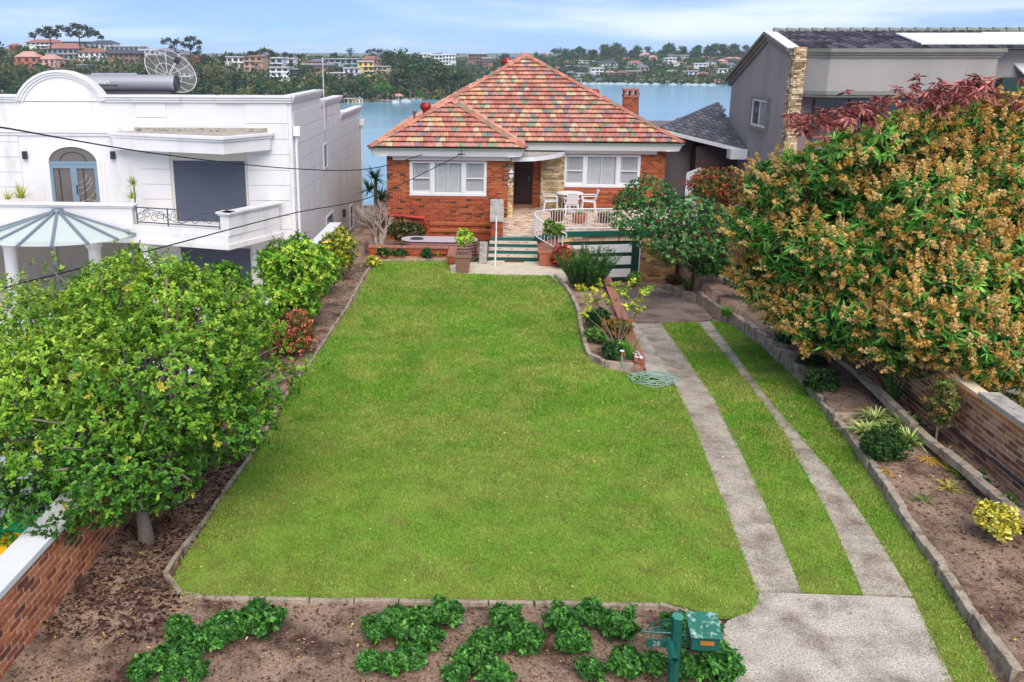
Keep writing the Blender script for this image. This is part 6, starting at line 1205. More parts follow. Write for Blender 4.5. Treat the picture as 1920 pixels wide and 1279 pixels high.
litter('leaf_litter', 3600, (-5.25, -3.8, 8.6, 13.5), [lin(86, 62, 54), lin(60, 42, 38), lin(112, 84, 72), lin(48, 34, 30), lin(150, 120, 80)], .075, 'dark bark mulch under the large leafy tree')
n = 700; x = RNG.uniform(-4.4, 7.8, n); y = RNG.uniform(8.3, 24, n); z = np.where(x > xk(y), ground_z(x, y)+.02, np.where(x > 3.4, zdn(y)+.02, .03)); d = randdir(n); d[:, 2] *= .2
V, F, C = leaves(leaf_t(.42), np.stack([x, y, z], 1), d, np.tile([0, 0, 1.], (n, 1))+.4*randdir(n), .05*RNG.uniform(.4, 1.2, n), pal(n, [lin(196, 170, 90), lin(150, 120, 70), lin(210, 196, 150)])); props(nmesh('fallen_leaves', V, F, C, 'mulch', kind='stuff'), 'scattered yellow fallen leaves on the lawn and drive', 'fallen leaves')
# letterbox
mb_ = P(1259, 1300); lt = root('letterbox_post', 'dark green letterbox on a faceted post with scroll brackets and number 28', 'letterbox', mb_)
tpz = 1.12; tp = Q(1274, 1150, mb_.y+.06); tz = tp.z
MB().tube([(mb_.x, mb_.y, -.1), (mb_.x, mb_.y, tz)], .062, 8).build('post', 'green_paint', lt); MB().tube([(mb_.x, mb_.y, tz), (mb_.x, mb_.y, tz+.012)], [.064, .06], 8).build('post_cap', M('cap_green', lin(70, 140, 120), rough=.4), lt)
bz = tz-.2
for sx, L_ in ((-1, .36), (1, .46)):
    MB().tube([(mb_.x, mb_.y, bz+(.0 if sx < 0 else -.02)), (mb_.x+sx*L_, mb_.y, bz+(.0 if sx < 0 else -.02))], .012, 6).build('bracket_arm', 'green_paint', lt); MB().lathe([(0, -.03), (.012, -.012), (.02, 0), (.012, .012), (0, .03)], (mb_.x+sx*L_, mb_.y, bz+(0 if sx < 0 else -.02)), 8).build('finial', 'green_paint', lt)
for c_, r_, sg, ph in (((-.12, .065), .065, 1, 0), ((-.24, .035), .035, -1, 2), ((-.19, .045), .03, 1, 3), ((.11, -.1), .07, -1, 1), ((.17, -.075), .04, 1, 2)):
    MB().tube(scroll((mb_.x+c_[0], mb_.y, bz+c_[1]), (1, 0, 0), r_, 1.6, sg, ph, n=22), .006, 4).build('scroll', 'green_paint', lt)
MB().tube([Vector((mb_.x-.05-.26*math.sin(t), mb_.y, bz+.16*math.cos(t)-.0)) for t in np.linspace(.1, 1.5, 10)], .007, 4).build('scroll', 'green_paint', lt)
pz = bz-.11
boxpart('number_plate', 'green_dark2' if 'green_dark2' in MT else mat('green_dark2', lin(26, 80, 66), rough=.4, var=.1), lt, (mb_.x-.31, mb_.y-.03, pz-.05), (mb_.x-.07, mb_.y-.015, pz+.045), bevel=.004)
text_part('number', '28', .085, (mb_.x-.25, mb_.y-.032, pz-.032), (PI/2, 0, 0), 'steel', lt, .003)
for dx in (-.27, -.14): MB().tube([(mb_.x+dx, mb_.y-.02, pz+.045), (mb_.x+dx, mb_.y-.01, bz)], .006, 5).build('hanger', 'green_paint', lt)
MB().tube([(mb_.x-.075, mb_.y+.02, pz+.02), (mb_.x-.06, mb_.y-.22, pz-.06)], [.05, .05], 6, cap=False).build('paper_tube', 'green_paint', lt, recalc=False)
bx0, bx1, by0, by1, bzz = mb_.x+.13, mb_.x+.42, mb_.y-.12, mb_.y+.16, bz-.02
MB().add([(bx0, by0, bzz-.09), (bx1, by0, bzz-.09), (bx1, by1, bzz-.09), (bx0, by1, bzz-.09), (bx0, by0, bzz+.07), (bx1, by0, bzz+.07), (bx1, by1, bzz+.15), (bx0, by1, bzz+.15)], [(0, 3, 2, 1), (4, 5, 6, 7), (0, 1, 5, 4), (1, 2, 6, 5), (2, 3, 7, 6), (3, 0, 4, 7)]).build('letterbox', 'green_paint', lt, bevel=.008)
mat('lid_green', lin(44, 106, 88), rough=.45, var=.15, col2=lin(176, 200, 186), c2=(.52, .66), s2=14)
MB().add([(bx0-.02, by0-.03, bzz+.075), (bx1+.02, by0-.03, bzz+.075), (bx1+.02, by1+.01, bzz+.165), (bx0-.02, by1+.01, bzz+.165), (bx0-.02, by0-.03, bzz+.09), (bx1+.02, by0-.03, bzz+.09), (bx1+.02, by1+.01, bzz+.18), (bx0-.02, by1+.01, bzz+.18)], [(0, 3, 2, 1), (4, 5, 6, 7), (0, 1, 5, 4), (1, 2, 6, 5), (2, 3, 7, 6), (3, 0, 4, 7)]).build('lid', 'lid_green', lt, bevel=.006)
boxpart('brass_plate', M('brass', lin(170, 110, 40), rough=.5), lt, (bx0+.09, by0-.006, bzz-.02), (bx1-.06, by0-.001, bzz+.03))
# wheelie bins behind the left wall
def bin_(px, py, label, body, lid, rz=0.):
    top = P(px, py, .78); r = root('wheelie_bin', label, 'bin', (top.x, top.y, -.28)); x, y = top.x, top.y
    MB().add([(x-.21, y-.24, -.2), (x+.21, y-.24, -.2), (x+.21, y+.24, -.2), (x-.21, y+.24, -.2), (x-.28, y-.32, .7), (x+.28, y-.32, .7), (x+.28, y+.32, .7), (x-.28, y+.32, .7)], [(0, 3, 2, 1), (4, 5, 6, 7), (0, 1, 5, 4), (1, 2, 6, 5), (2, 3, 7, 6), (3, 0, 4, 7)]).build('body', body, r, bevel=.03)
    MB().add([(x-.3, y-.34, .7), (x+.3, y-.34, .7), (x+.3, y+.34, .7), (x-.3, y+.34, .7), (x-.25, y-.28, .78), (x+.25, y-.28, .78), (x+.25, y+.26, .8), (x-.25, y+.26, .8)], [(4, 5, 6, 7), (0, 1, 5, 4), (1, 2, 6, 5), (2, 3, 7, 6), (3, 0, 4, 7), (0, 3, 2, 1)]).build('lid', lid, r, bevel=.03)
    MB().tube([(x-.24, y+.38, .74), (x+.24, y+.38, .74)], .018, 6).build('handle', body, r); [MB().tube([(x+s_*.22, y+.26, -.16), (x+s_*.27, y+.26, -.16)], .11, 12).build('wheel', 'metal_dark', r) for s_ in (-1, 1)]
bin_(40, 985, 'wheelie bin with green lid behind the left brick wall', 'dark_bin', 'green_bin'); bin_(28, 1022, 'wheelie bin with yellow lid behind the left wall, farther one', 'dark_bin', 'yellow_bin'); bin_(-12, 1072, 'wheelie bin with yellow lid nearest the left edge', 'dark_bin', 'yellow_bin')
# fences
fb = root('metal_fence', 'cream corrugated metal fence panel beside the white house', 'fence', (-6, 27.6, 0))
for k in range(9): boxpart('fence_rib', 'beige_fence', fb, (-6.45+.11*k, 27.6, -1.5), (-6.45+.11*k+.1, 27.625+.015*(k % 2), .42))
boxpart('top_rail', 'beige_fence', fb, (-6.48, 27.58, .42), (-5.4, 27.66, .49))
rf = root('timber_fence', 'dark red-brown slatted fence behind the red-flowered tree', 'fence', (8, 29, -1))
for k in range(22): boxpart('slat', 'red_fence', rf, (6.7+.1*k, 29.2, -1.2), (6.7+.1*k+.085, 29.23, .85))
wf = root('white_gate', 'white vertical-slat gate panel at the side of the brick house', 'gate', (7.6, 33.2, .5))
a_, c_ = Q(1288, 335, 33.4), Q(1312, 326, 33.0)
for k in range(8):
    q = a_.lerp(c_, k/7); MB().bar((q.x, q.y, .2), (q.x, q.y, q.z+.2), .05, .03).build('slat', 'white_paint', wf)
MB().bar(a_+Vector((0, 0, .2)), c_+Vector((0, 0, .2)), .04, .06).build('rail', 'white_paint', wf)
# overhead service wires
def wire(label, pts):
    pts = [pts[0]+(pts[0]-pts[1]).normalized()*14+Vector((0, 0, 1.2))]+pts; r = root('service_wire', label, 'wire', pts[0]); MB().tube(resample(arc_pts(pts, 60), 60), .016, 5).build('cable', 'wire', r)
wire('upper black service cable sagging across the white house', [Q(-80, 222, 12.5), Q(0, 238, 14), Q(300, 289, 20), Q(545, 316, 26), Q(690, 317, 29.7), Q(792, 290, 32.4)])
wire('lower black service cable running across the balcony and tree top', [Q(-80, 560, 12), Q(0, 541, 13), Q(250, 478, 17.5), Q(545, 401, 24.5), Q(700, 368, 28.6), Q(865, 289, 32.4)])
ib = root('insulator_bracket', 'small dark cable bracket on the left eaves', 'bracket', Q(865, 288, 32.4)); q = Q(865, 288, 32.36); MB().tube([q+Vector((0, .05, -.12)), q+Vector((0, 0, .14))], .015, 5).build('rod', 'metal_dark', ib); MB().tube([q+Vector((-.14, 0, -.02)), q+Vector((.14, 0, -.02))], .022, 6).build('arm', 'metal_dark', ib)
# balcony plants of the white house
for k, (px, py, n_, L_, lab) in enumerate(((15, 374, 26, .45, 'small spiky plant at the left on the white balcony'), (40, 372, 60, .6, 'yellow-green spiky yucca on the white balcony'), (247, 372, 22, .4, 'low spiky plant by the balcony railing'))):
    q = Q(px, py, 27.3); clump(lab, 0, 0, n_, L_, .035, [lin(170, 180, 70), lin(120, 150, 60), lin(200, 190, 90)], z=tuple(q), el=(.1, 1.5), droop=.25, name='yucca')
q = Q(250, 345, 27.4); rt = mk('yucca', 'thin-stemmed yucca with a spiky head beside the balcony railing', 'plant', (q.x, q.y, 1.3)); foliage(rt, [straps(q, 40, .34, .03, [lin(150, 160, 80), lin(110, 130, 60)], el=(-.5, 1.5), droop=.2)]); MB().tube([(q.x-.1, q.y, 1.2), (q.x+.03, q.y, q.z-.4), tuple(q)], .025, 5).build('stem', 'bark', rt)
# ------------------------------------------------------------------ river, hills and the far shores
WZ = -25.
mat('water', lin(120, 162, 180), rough=.17, var=.16, scale=.035, bump=.35, bscale=.5, spec=.4, stretch=(.25, 1, 1))
sheet('water', [(-3000, 110, WZ), (3000, 110, WZ), (3000, 3200, WZ), (-3000, 3200, WZ)], 'water', .5)
mat('hill', lin(76, 84, 56), rough=.95, var=.3, scale=.03, col2=lin(132, 116, 92), c2=(.5, .62), s2=.05, fine=.25, fscale=.4)
mat('attr_far', attr=True, rough=.8, var=.05, scale=.3)
mat('rock', lin(160, 142, 122), rough=.9, var=.35, scale=.2, col2=lin(92, 80, 66), c2=(.45, .6), s2=.3)
def hill(name, wl, tops, depth, m='hill', rim=60):
    """wl: waterline y(x); tops: list (x, ytop); depth: distance behind the waterline of the crest"""
    xs = np.linspace(tops[0][0], tops[-1][0], 60); V = []; nt_ = 9
    for x in xs:
        yb = np.interp(x, [w[0] for w in wl], [w[1] for w in wl]); yt = np.interp(x, [t[0] for t in tops], [t[1] for t in tops]); b0 = P(x, yb, WZ-.6)
        for k in range(nt_):
            t = k/(nt_-1); V.append(tuple(Q(x, yb+(yt-yb)*t**.85, b0.y+depth*t)))
        e = V[-1]; V.append((e[0], e[1]+rim, e[2]-6)); V.append((e[0], e[1]+rim*4, WZ-20))
    n = nt_+2; F = [(i*n+k, (i+1)*n+k, (i+1)*n+k+1, i*n+k+1) for i in range(59) for k in range(n-1)]
    return props(nmesh(name, V, F, np.full((len(V), 3), .2), m, smooth=True), kind='structure')
LW = [(-500, 205), (600, 196), (700, 193), (800, 189), (905, 186)]; LT = [(-500, 96), (-100, 90), (0, 92), (60, 90), (200, 93), (300, 104), (400, 110), (560, 110), (700, 118), (760, 132), (820, 146), (870, 176), (905, 187)]; LD = 230
MW = [(560, 158), (900, 156), (1120, 156)]; MTp = [(560, 112), (700, 112), (900, 113), (1000, 116), (1120, 116)]; MD = 260
RW = [(960, 156.5), (1080, 156.5), (1400, 160), (2600, 170)]; RT = [(960, 116), (1040, 108), (1100, 103), (1250, 101), (1400, 102), (2600, 104)]; RD = 420
hill('hillside', LW, LT, LD); hill('hillside', MW, MTp, MD); hill('hillside', RW, RT, RD)
V = []; xs = np.linspace(-2500, 4500, 120)
for x in xs: d_ = Q(x, 103, 5200); V += [(d_.x, 5200, WZ-30), (d_.x, 5200, Q(x, 100.2-1.6*vnoise(np.array([x]), np.array([3.]), .006)[0]+.6, 5200).z), (d_.x, 6500, WZ)]
props(nmesh('distant_hills', V, [(i*3+k, (i+1)*3+k, (i+1)*3+k+1, i*3+k+1) for i in range(119) for k in (0, 1)], np.full((360, 3), .2), 'hill', smooth=True), kind='structure')
def onhill(wl, tops, depth, x, y):
    yb = np.interp(x, [w[0] for w in wl], [w[1] for w in wl]); yt = np.interp(x, [t[0] for t in tops], [t[1] for t in tops]); t = np.clip((y-yb)/(yt-yb), 0, 1)**(1/.85)
    return Q(x, y, P(x, yb, WZ-.6).y+depth*t)
SETS = {'L': (LW, LT, LD), 'M': (MW, MTp, MD), 'R': (RW, RT, RD)}
WC = {'white': (232, 230, 228), 'cream': (222, 206, 178), 'grey': (168, 168, 172), 'brick-red': (176, 92, 66), 'brown': (150, 118, 96), 'pink': (222, 178, 160), 'yellow': (226, 200, 128), 'mauve': (150, 118, 130), 'teal': (150, 178, 178), 'tan': (196, 164, 132), 'dark': (84, 90, 98), 'lilac': (212, 208, 222), 'blue': (150, 172, 206), 'terracotta': (190, 112, 84), 'slate': (112, 114, 124)}
RCW = {'r': ('red tiled roof', (158, 106, 94)), 'g': ('grey roof', (112, 112, 122)), 'b': ('brown roof', (136, 96, 80)), 'w': ('flat white roof', (224, 224, 226)), 'd': ('dark roof', (78, 78, 86)), 'f': ('flat roof', (188, 186, 184)), 'p': ('pink tiled roof', (196, 148, 136)), 'n': ('green-grey roof', (120, 140, 124))}
STW = {1: 'single-storey', 2: 'two-storey', 3: 'three-storey', 4: 'four-storey', 5: 'five-storey'}
HOUSES = [  # set, x0, x1, ytop, ybase, colour, roof, storeys
 ('L', 18, 38, 82, 95, 'brick-red', 'r', 1), ('L', 51, 112, 75, 92, 'white', 'r', 2), ('L', 33, 72, 98, 129, 'terracotta', 'p', 2), ('L', 72, 108, 104, 129, 'pink', 'p', 2), ('L', 91, 150, 83, 112, 'grey', 'r', 2), ('L', 117, 176, 78, 92, 'teal', 'f', 1), ('L', 170, 216, 77, 96, 'lilac', 'd', 1), ('L', 150, 198, 92, 115, 'white', 'b', 2), ('L', 196, 262, 94, 118, 'brown', 'd', 2), ('L', 205, 264, 87, 101, 'white', 'w', 1), ('L', 264, 303, 94, 112, 'white', 'w', 2), ('L', 288, 338, 92, 112, 'dark', 'g', 2), ('L', 334, 360, 97, 119, 'brown', 'g', 2), ('L', 359, 374, 105, 116, 'terracotta', 'r', 1), ('L', 336, 358, 130, 152, 'white', 'd', 2), ('L', 145, 166, 122, 134, 'grey', 'f', 1),
 ('L', 427, 459, 107, 128, 'white', 'f', 2), ('L', 458, 494, 106, 134, 'tan', 'r', 3), ('L', 496, 531, 109, 130, 'lilac', 'w', 2), ('L', 529, 553, 110, 127, 'white', 'w', 2), ('L', 508, 541, 127, 152, 'white', 'f', 3), ('L', 541, 564, 130, 147, 'dark', 'f', 2), ('L', 578, 606, 112, 126, 'brick-red', 'g', 1), ('L', 580, 622, 121, 134, 'brown', 'd', 1), ('L', 606, 640, 111, 126, 'grey', 'f', 2), ('L', 638, 672, 111, 130, 'teal', 'f', 2), ('L', 645, 673, 128, 147, 'lilac', 'f', 2), ('L', 614, 647, 137, 147, 'cream', 'w', 1), ('L', 675, 708, 107, 126, 'pink', 'r', 2), ('L', 672, 700, 116, 143, 'yellow', 'f', 3), ('L', 699, 727, 125, 141, 'cream', 'f', 2),
 ('M', 725, 768, 101, 112, 'white', 'w', 2), ('M', 787, 808, 102, 124, 'white', 'w', 4), ('M', 808, 830, 104, 128, 'white', 'w', 4), ('M', 830, 853, 103, 128, 'white', 'w', 4), ('M', 879, 911, 102, 127, 'brown', 'f', 4), ('M', 904, 921, 110, 130, 'brown', 'f', 4),
 ('R', 1085, 1102, 114, 123, 'white', 'f', 2), ('R', 1107, 1123, 114, 123, 'dark', 'g', 2), ('R', 1125, 1155, 115, 129, 'white', 'd', 2), ('R', 1056, 1072, 115, 125, 'cream', 'b', 1), ('R', 1057, 1083, 124, 134, 'grey', 'f', 2), ('R', 1085, 1108, 124, 131, 'slate', 'g', 1), ('R', 1062, 1076, 134, 147, 'mauve', 'g', 2), ('R', 1076, 1094, 138, 150, 'white', 'f', 2), ('R', 1108, 1130, 129, 146, 'white', 'w', 3), ('R', 1135, 1155, 134, 144, 'pink', 'p', 2), ('R', 1155, 1174, 134, 146, 'mauve', 'b', 2), ('R', 1175, 1200, 134, 145, 'tan', 'f', 2), ('R', 1178, 1202, 115, 127, 'white', 'r', 2), ('R', 1171, 1189, 126, 133, 'grey', 'n', 1), ('R', 1194, 1215, 123, 138, 'tan', 'g', 2), ('R', 1167, 1181, 108, 116, 'pink', 'r', 1), ('R', 1200, 1217, 100, 110, 'white', 'p', 1), ('R', 1217, 1231, 105, 116, 'pink', 'p', 2), ('R', 1246, 1266, 110, 125, 'white', 'w', 3), ('R', 1254, 1288, 104, 113, 'white', 'f', 2), ('R', 1267, 1284, 116, 124, 'white', 'r', 2), ('R', 1302, 1323, 120, 134, 'white', 'w', 3), ('R', 1323, 1340, 113, 127, 'white', 'd', 2), ('R', 1315, 1333, 106, 113, 'pink', 'r', 1), ('R', 1335, 1349, 108, 113, 'pink', 'r', 1), ('R', 1348, 1362, 112, 122, 'pink', 'p', 2), ('R', 1362, 1378, 119, 130, 'white', 'g', 2), ('R', 1364, 1390, 108, 116, 'tan', 'p', 2), ('R', 1249, 1269, 132, 142, 'white', 'n', 2), ('R', 1278, 1292, 133, 143, 'blue', 'g', 2), ('R', 1308, 1330, 136, 146, 'brick-red', 'r', 2), ('R', 1346, 1363, 130, 144, 'white', 'f', 2), ('R', 1291, 1308, 134, 146, 'lilac', 'f', 2), ('R', 1097, 1107, 138, 147, 'tan', 'f', 1), ('R', 1231, 1244, 120, 128, 'cream', 'b', 1), ('R', 1141, 1156, 127, 134, 'cream', 'f', 1), ('R', 1288, 1302, 124, 132, 'cream', 'r', 1), ('R', 1339, 1350, 124, 131, 'tan', 'r', 1),
 ('R', 1024, 1042, 118, 128, 'white', 'g', 1), ('R', 1036, 1054, 126, 137, 'cream', 'r', 1), ('R', 1118, 1130, 147, 155, 'white', 'g', 1), ('R', 1170, 1178, 149, 156, 'white', 'g', 1), ('R', 1200, 1207, 149, 156, 'cream', 'f', 1), ('R', 1218, 1226, 149, 156, 'white', 'g', 1), ('R', 1248, 1256, 150, 157, 'white', 'r', 1), ('R', 1272, 1279, 151, 157, 'white', 'f', 1), ('R', 1340, 1356, 149, 158, 'pink', 'r', 1), ('R', 1080, 1090, 148, 155, 'cream', 'f', 1),
 ('L', 736, 755, 177, 189, 'cream', 'p', 1), ('L', 645, 663, 185, 194, 'tan', 'f', 1), ('L', 668, 680, 182, 193, 'cream', 'g', 1)]
_hr = random.Random(12)
for _k in range(46):                                     # more of the small houses packed on the far shores
    st_ = 'R' if _k < 30 else 'L'; x_ = _hr.uniform(1010, 1395) if st_ == 'R' else _hr.uniform(420, 705); y_ = _hr.uniform(107, 148) if st_ == 'R' else _hr.uniform(112, 150); w_ = _hr.uniform(9, 17) if st_ == 'R' else _hr.uniform(12, 22); h_ = _hr.uniform(5, 9) if st_ == 'R' else _hr.uniform(8, 14)
    if any(h[0] == st_ and x_+w_ > h[1]-1 and x_ < h[2]+1 and y_ > h[3]-1 and y_-h_ < h[4]+1 for h in HOUSES): continue
    HOUSES.append((st_, x_, x_+w_, y_-h_, y_, _hr.choice(['white', 'cream', 'grey', 'tan', 'pink', 'lilac', 'brown', 'slate']), _hr.choice('rrgbfdpw'), _hr.choice((1, 2, 2))))
place = {'L': 'left hillside', 'M': 'middle headland', 'R': 'far right shore'}; cnt = {}
ordn = lambda n: '%d%s' % (n, 'th' if 10 < n % 100 < 14 else {1: 'st', 2: 'nd', 3: 'rd'}.get(n % 10, 'th'))
for st, x0, x1, yt, yb, colr, rfk, nst in sorted(HOUSES, key=lambda h: (h[0], h[1])):
    cnt[st] = cnt.get(st, 0)+1; p = onhill(*SETS[st], (x0+x1)/2, yb); s_ = p.y/FPX*1.03; w = (x1-x0)*s_; h = (yb-yt)*s_; d_ = min(max(w*.75, 5), 13); wc = lin(*WC[colr]); rc = lin(*RCW[rfk][1])
    lab = '%s %s house with %s, %s from the left on the %s' % (colr, STW[nst], RCW[rfk][0], ordn(cnt[st]), place[st])
    r = root('far_house', lab, 'house', p, 'houses across the water'); gabled = rfk in 'rgbdpn'; wh_ = h*(.68 if gabled and nst < 3 else .92); ov = w*.06
    X0, X1, Y0, Y1, Z0 = p.x-w/2, p.x+w/2, p.y-1, p.y+d_, p.z
    b = MB(); b.col = wc; b.box((X0, Y0, Z0-4), (X1, Y1, Z0+wh_)); b.build('wall', 'attr_far', r)
    b = MB(); b.col = rc
    if gabled: e = min(d_, w)*.38; b.add([(X0-ov, Y0-ov, Z0+wh_), (X1+ov, Y0-ov, Z0+wh_), (X1+ov, Y1+ov, Z0+wh_), (X0-ov, Y1+ov, Z0+wh_), (X0+e, (Y0+Y1)/2, Z0+h), (X1-e, (Y0+Y1)/2, Z0+h)], [(0, 1, 5, 4), (1, 2, 5), (2, 3, 4, 5), (3, 0, 4), (0, 3, 2, 1)])
    else: b.box((X0-ov, Y0-ov-.6, Z0+wh_), (X1+ov, Y1+ov, Z0+h))
    b.build('roof', 'attr_far', r); r.rotation_euler.z = random.uniform(-.22, .22)
    if w > 12 and nst > 1:
        sd_ = random.choice((0, 1)); b = MB(); b.col = tuple(c*random.uniform(.85, 1.1) for c in wc); b.box((X0+(w*.62 if sd_ else -1), Y0-2.2, Z0-4), (X1+1 if sd_ else X0+w*.34, Y0-.2, Z0+wh_*.55)); b.box((X0+(w*.6 if sd_ else -1.4), Y0-2.6, Z0+wh_*.55), (X1+1.4 if sd_ else X0+w*.36, Y0-.2, Z0+wh_*.55+.4)); b.build('front_wing', 'attr_far', r)
    fh = wh_/nst; nw_ = max(2, int(w/4.2)); dk = lin(62, 70, 80)
    for f_ in range(nst):
        big = (f_+cnt[st]) % 2 == 0 and nst > 1
        for k in range(nw_):
            a = X0+w*(k+.16)/nw_; c = X0+w*(k+.84)/nw_
            if not big: a, c = a+(c-a)*.15, c-(c-a)*.15
            b = MB(); b.col = dk; b.box((a, Y0-.12, Z0+fh*(f_+.22)), (c, Y0+.1, Z0+fh*(f_+.8))); b.build('window', 'attr_far', r)
        if big and f_ > 0 or (rfk in 'wf' and f_ > 0):
            b = MB(); b.col = tuple(min(1, c*1.08) for c in wc); b.box((X0-.2, Y0-1.5, Z0+fh*f_-.15), (X1+.2, Y0-.01, Z0+fh*f_+.15)); b.box((X0-.2, Y0-1.5, Z0+fh*f_+.15), (X1+.2, Y0-1.4, Z0+fh*f_+.8)); b.build('balcony', 'attr_far', r)
# trees of the far shores
FG = {'a': [lin(84, 98, 56), lin(66, 82, 48), lin(104, 112, 66), lin(52, 68, 42)], 'b': [lin(58, 86, 50), lin(44, 70, 42), lin(74, 102, 58)], 'c': [lin(112, 118, 62), lin(92, 104, 52), lin(130, 128, 74)], 'd': [lin(84, 128, 52), lin(66, 108, 44), lin(100, 142, 62)]}
def far_proto(kind, seed, n=9, dens=90, fl=.062, open_=False):
    lb = rand_lobes((0, 0, .6), (.36, .36, .34), n, (.34, .52) if not open_ else (.2, .3), seed, low=-.5, flat=.8); tips, ax = lobes_tips(lb, dens, inner=.15, cull=.5, up=.5)
    k = 3; ti = np.repeat(np.arange(len(tips)), k); m = len(ti); V, F, C = leaves(leaf_t(.75, .5, .1, .1), tips[ti]+RNG.normal(0, .02, (m, 3)), randdir(m), unit(ax[ti]+.6*randdir(m)), fl*RNG.uniform(.7, 1.5, m), np.clip(pal(len(tips), FG[kind], None, .2)[ti]*(1+.12*RNG.normal(size=(m, 1))), .003, 1))
    o_ = nmesh('crown', V, F, C, 'farleaf'); me = o_.data; bpy.data.objects.remove(o_); b = MB(); g_ = random.Random(seed); branches(b, (0, 0, -.08), [tuple(tips[g_.randrange(len(tips))]) for _ in range(6)], .016, (g_.uniform(-.05, .05), 0, .32), 5, seed); tm_ = b.mesh('trunk'); tm_.materials.append(MT['far_bark']); return me, tm_
PR = {k: [far_proto(k, 300+i*7+ord(k), dens=80) for i in range(3)] for k in 'abcd'}
def far_tree(p, h, kind, i, label, group, wide=1., name='gum_tree'):
    r = root(name, label, 'tree', p, group); cr, tk_ = PR[kind][i % 3]
    for nm, me in (('crown', cr), ('trunk', tk_)):
        o_ = bpy.data.objects.new(nm, me); COL.objects.link(o_); o_.parent = r
    r.scale = (h*wide, h*wide, h); r.rotation_euler.z = random.uniform(0, 6.28)
def blocked(st, x, yb, yt, hw):
    for s2, a, c, t, b_, *_ in HOUSES:
        if s2 == st and x+hw*.75 > a and x-hw*.75 < c and yb > b_-1 and yt < b_-(b_-t)*.22: return True
    return False
def scatter(st, n, xr, yr, hr, kinds, label, group, bias=1., wide=(1., 1.4)):
    g_ = random.Random(hash((st, n)) % 1000 if False else n+ord(st)); k = 0; tries = 0
    while k < n and tries < n*12:
        tries += 1; x = g_.uniform(*xr); wl, tp_, dp = SETS[st]; yb0 = np.interp(x, [w[0] for w in wl], [w[1] for w in wl]); yt0 = np.interp(x, [t[0] for t in tp_], [t[1] for t in tp_]); y = yb0+(yt0-yb0)*(yr[0]+(yr[1]-yr[0])*g_.random()**bias)
        p = onhill(*SETS[st], x, y); h = g_.uniform(*hr); hp = h*FPX/p.y; wd = g_.uniform(*wide)
        if blocked(st, x, y, y-hp, hp*.4*wd): continue
        far_tree(p-Vector((0, 0, .5)), h, g_.choice(kinds), g_.randrange(9), label, group, wd); k += 1
scatter('L', 85, (-40, 720), (.0, .66), (10, 18), 'aaabcb', 'bushy gum tree below the houses on the left hillside', 'trees on the left hillside')
scatter('L', 26, (-40, 720), (.8, 1.0), (7, 11), 'aab', 'tree standing among the ridge-top houses of the left hillside', 'trees on the left ridge')
scatter('L', 62, (718, 880), (.0, .95), (17, 27), 'aaabb', 'tall dark gum tree on the wooded point', 'trees on the wooded point', wide=(.8, 1.1))
scatter('M', 40, (600, 1010), (.0, 1.0), (10, 17), 'abb', 'dark gum tree on the middle headland', 'trees on the middle headland')
scatter('R', 70, (1000, 1420), (.80, 1.0), (12, 22), 'aab', 'dark gum tree along the skyline of the far right shore', 'trees on the far skyline')
scatter('R', 85, (1010, 1420), (.0, .82), (7, 13), 'aabbd', 'tree between the houses on the far right shore', 'trees between the far houses')
for px, py, hp, kd, nm, lab in ((690, 193, 36, 'b', 'fig_tree', 'dense dark rounded tree at the waterline left of the boathouse'), (718, 190, 40, 'd', 'fig_tree', 'brighter green rounded tree beside the boathouse'), (783, 188, 22, 'd', 'fig_tree', 'small bright green tree at the waterline of the wooded point'), (690, 168, 24, 'b', 'cypress', 'dark tree below the yellow villa'), (570, 150, 30, 'b', 'fig_tree', 'dark bushy tree below the lilac villa'), (1185, 140, 18, 'd', 'fig_tree', 'bright green tree among the far right houses'), (1240, 150, 22, 'd', 'fig_tree', 'large bright green tree at the far right waterline')):
    st = 'R' if px > 1000 else 'L'; p = onhill(*SETS[st], px, py); far_tree(p, hp*p.y/FPX, kd, px, lab, None, 1.25, nm)
# big spreading skyline gums at left
def sky_gum(label, pts, base, Y, kind='a'):
    bp = Q(*base, Y); r = root('spreading_gum_tree', label, 'tree', bp); s_ = Y/FPX; lb = [tuple(Q(x, y, Y+random.uniform(-4, 4)))+(w*s_, w*s_*.8, w*s_*.5) for x, y, w in pts]; tips, ax = lobes_tips(lb, .55, inner=.3, cull=.3, up=.6)
    ti = np.repeat(np.arange(len(tips)), 4); m = len(ti); foliage(r, [leaves(leaf_t(.6), tips[ti]+RNG.normal(0, .4, (m, 3)), randdir(m), randdir(m), RNG.uniform(.8, 1.6, m), pal(m, [lin(72, 76, 48), lin(54, 58, 40), lin(94, 92, 62)]))], 'crown', 'farleaf')
    b = MB(); branches(b, bp-Vector((0, 0, 4)), [l_[:3] for l_ in lb], .5, bp+Vector((0, 0, (base[1]-min(p_[1] for p_ in pts))*s_*.35)), 5, 3); b.build('trunk', 'bark_dark', r)
sky_gum('wide spreading gum tree above the ridge houses at far left', [(62, 66, 8), (75, 58, 9), (90, 54, 9), (100, 60, 10), (112, 52, 8), (85, 66, 8), (106, 66, 8)], (95, 84), 640)
sky_gum('second spreading gum tree on the far left skyline', [(126, 56, 9), (140, 50, 10), (155, 52, 9), (168, 57, 9), (180, 63, 8), (190, 70, 6), (145, 62, 9), (165, 66, 7), (130, 66, 6)], (150, 84), 650)
sky_gum('open-crowned gum tree left of the satellite dish gap', [(308, 78, 6), (316, 74, 6), (326, 80, 6), (334, 78, 6), (322, 87, 4)], (330, 104), 600)
sky_gum('taller open-crowned gum tree on the skyline beyond the dish', [(345, 84, 7), (352, 74, 7), (360, 72, 7), (370, 80, 7), (372, 90, 5), (358, 86, 7)], (358, 108), 600)
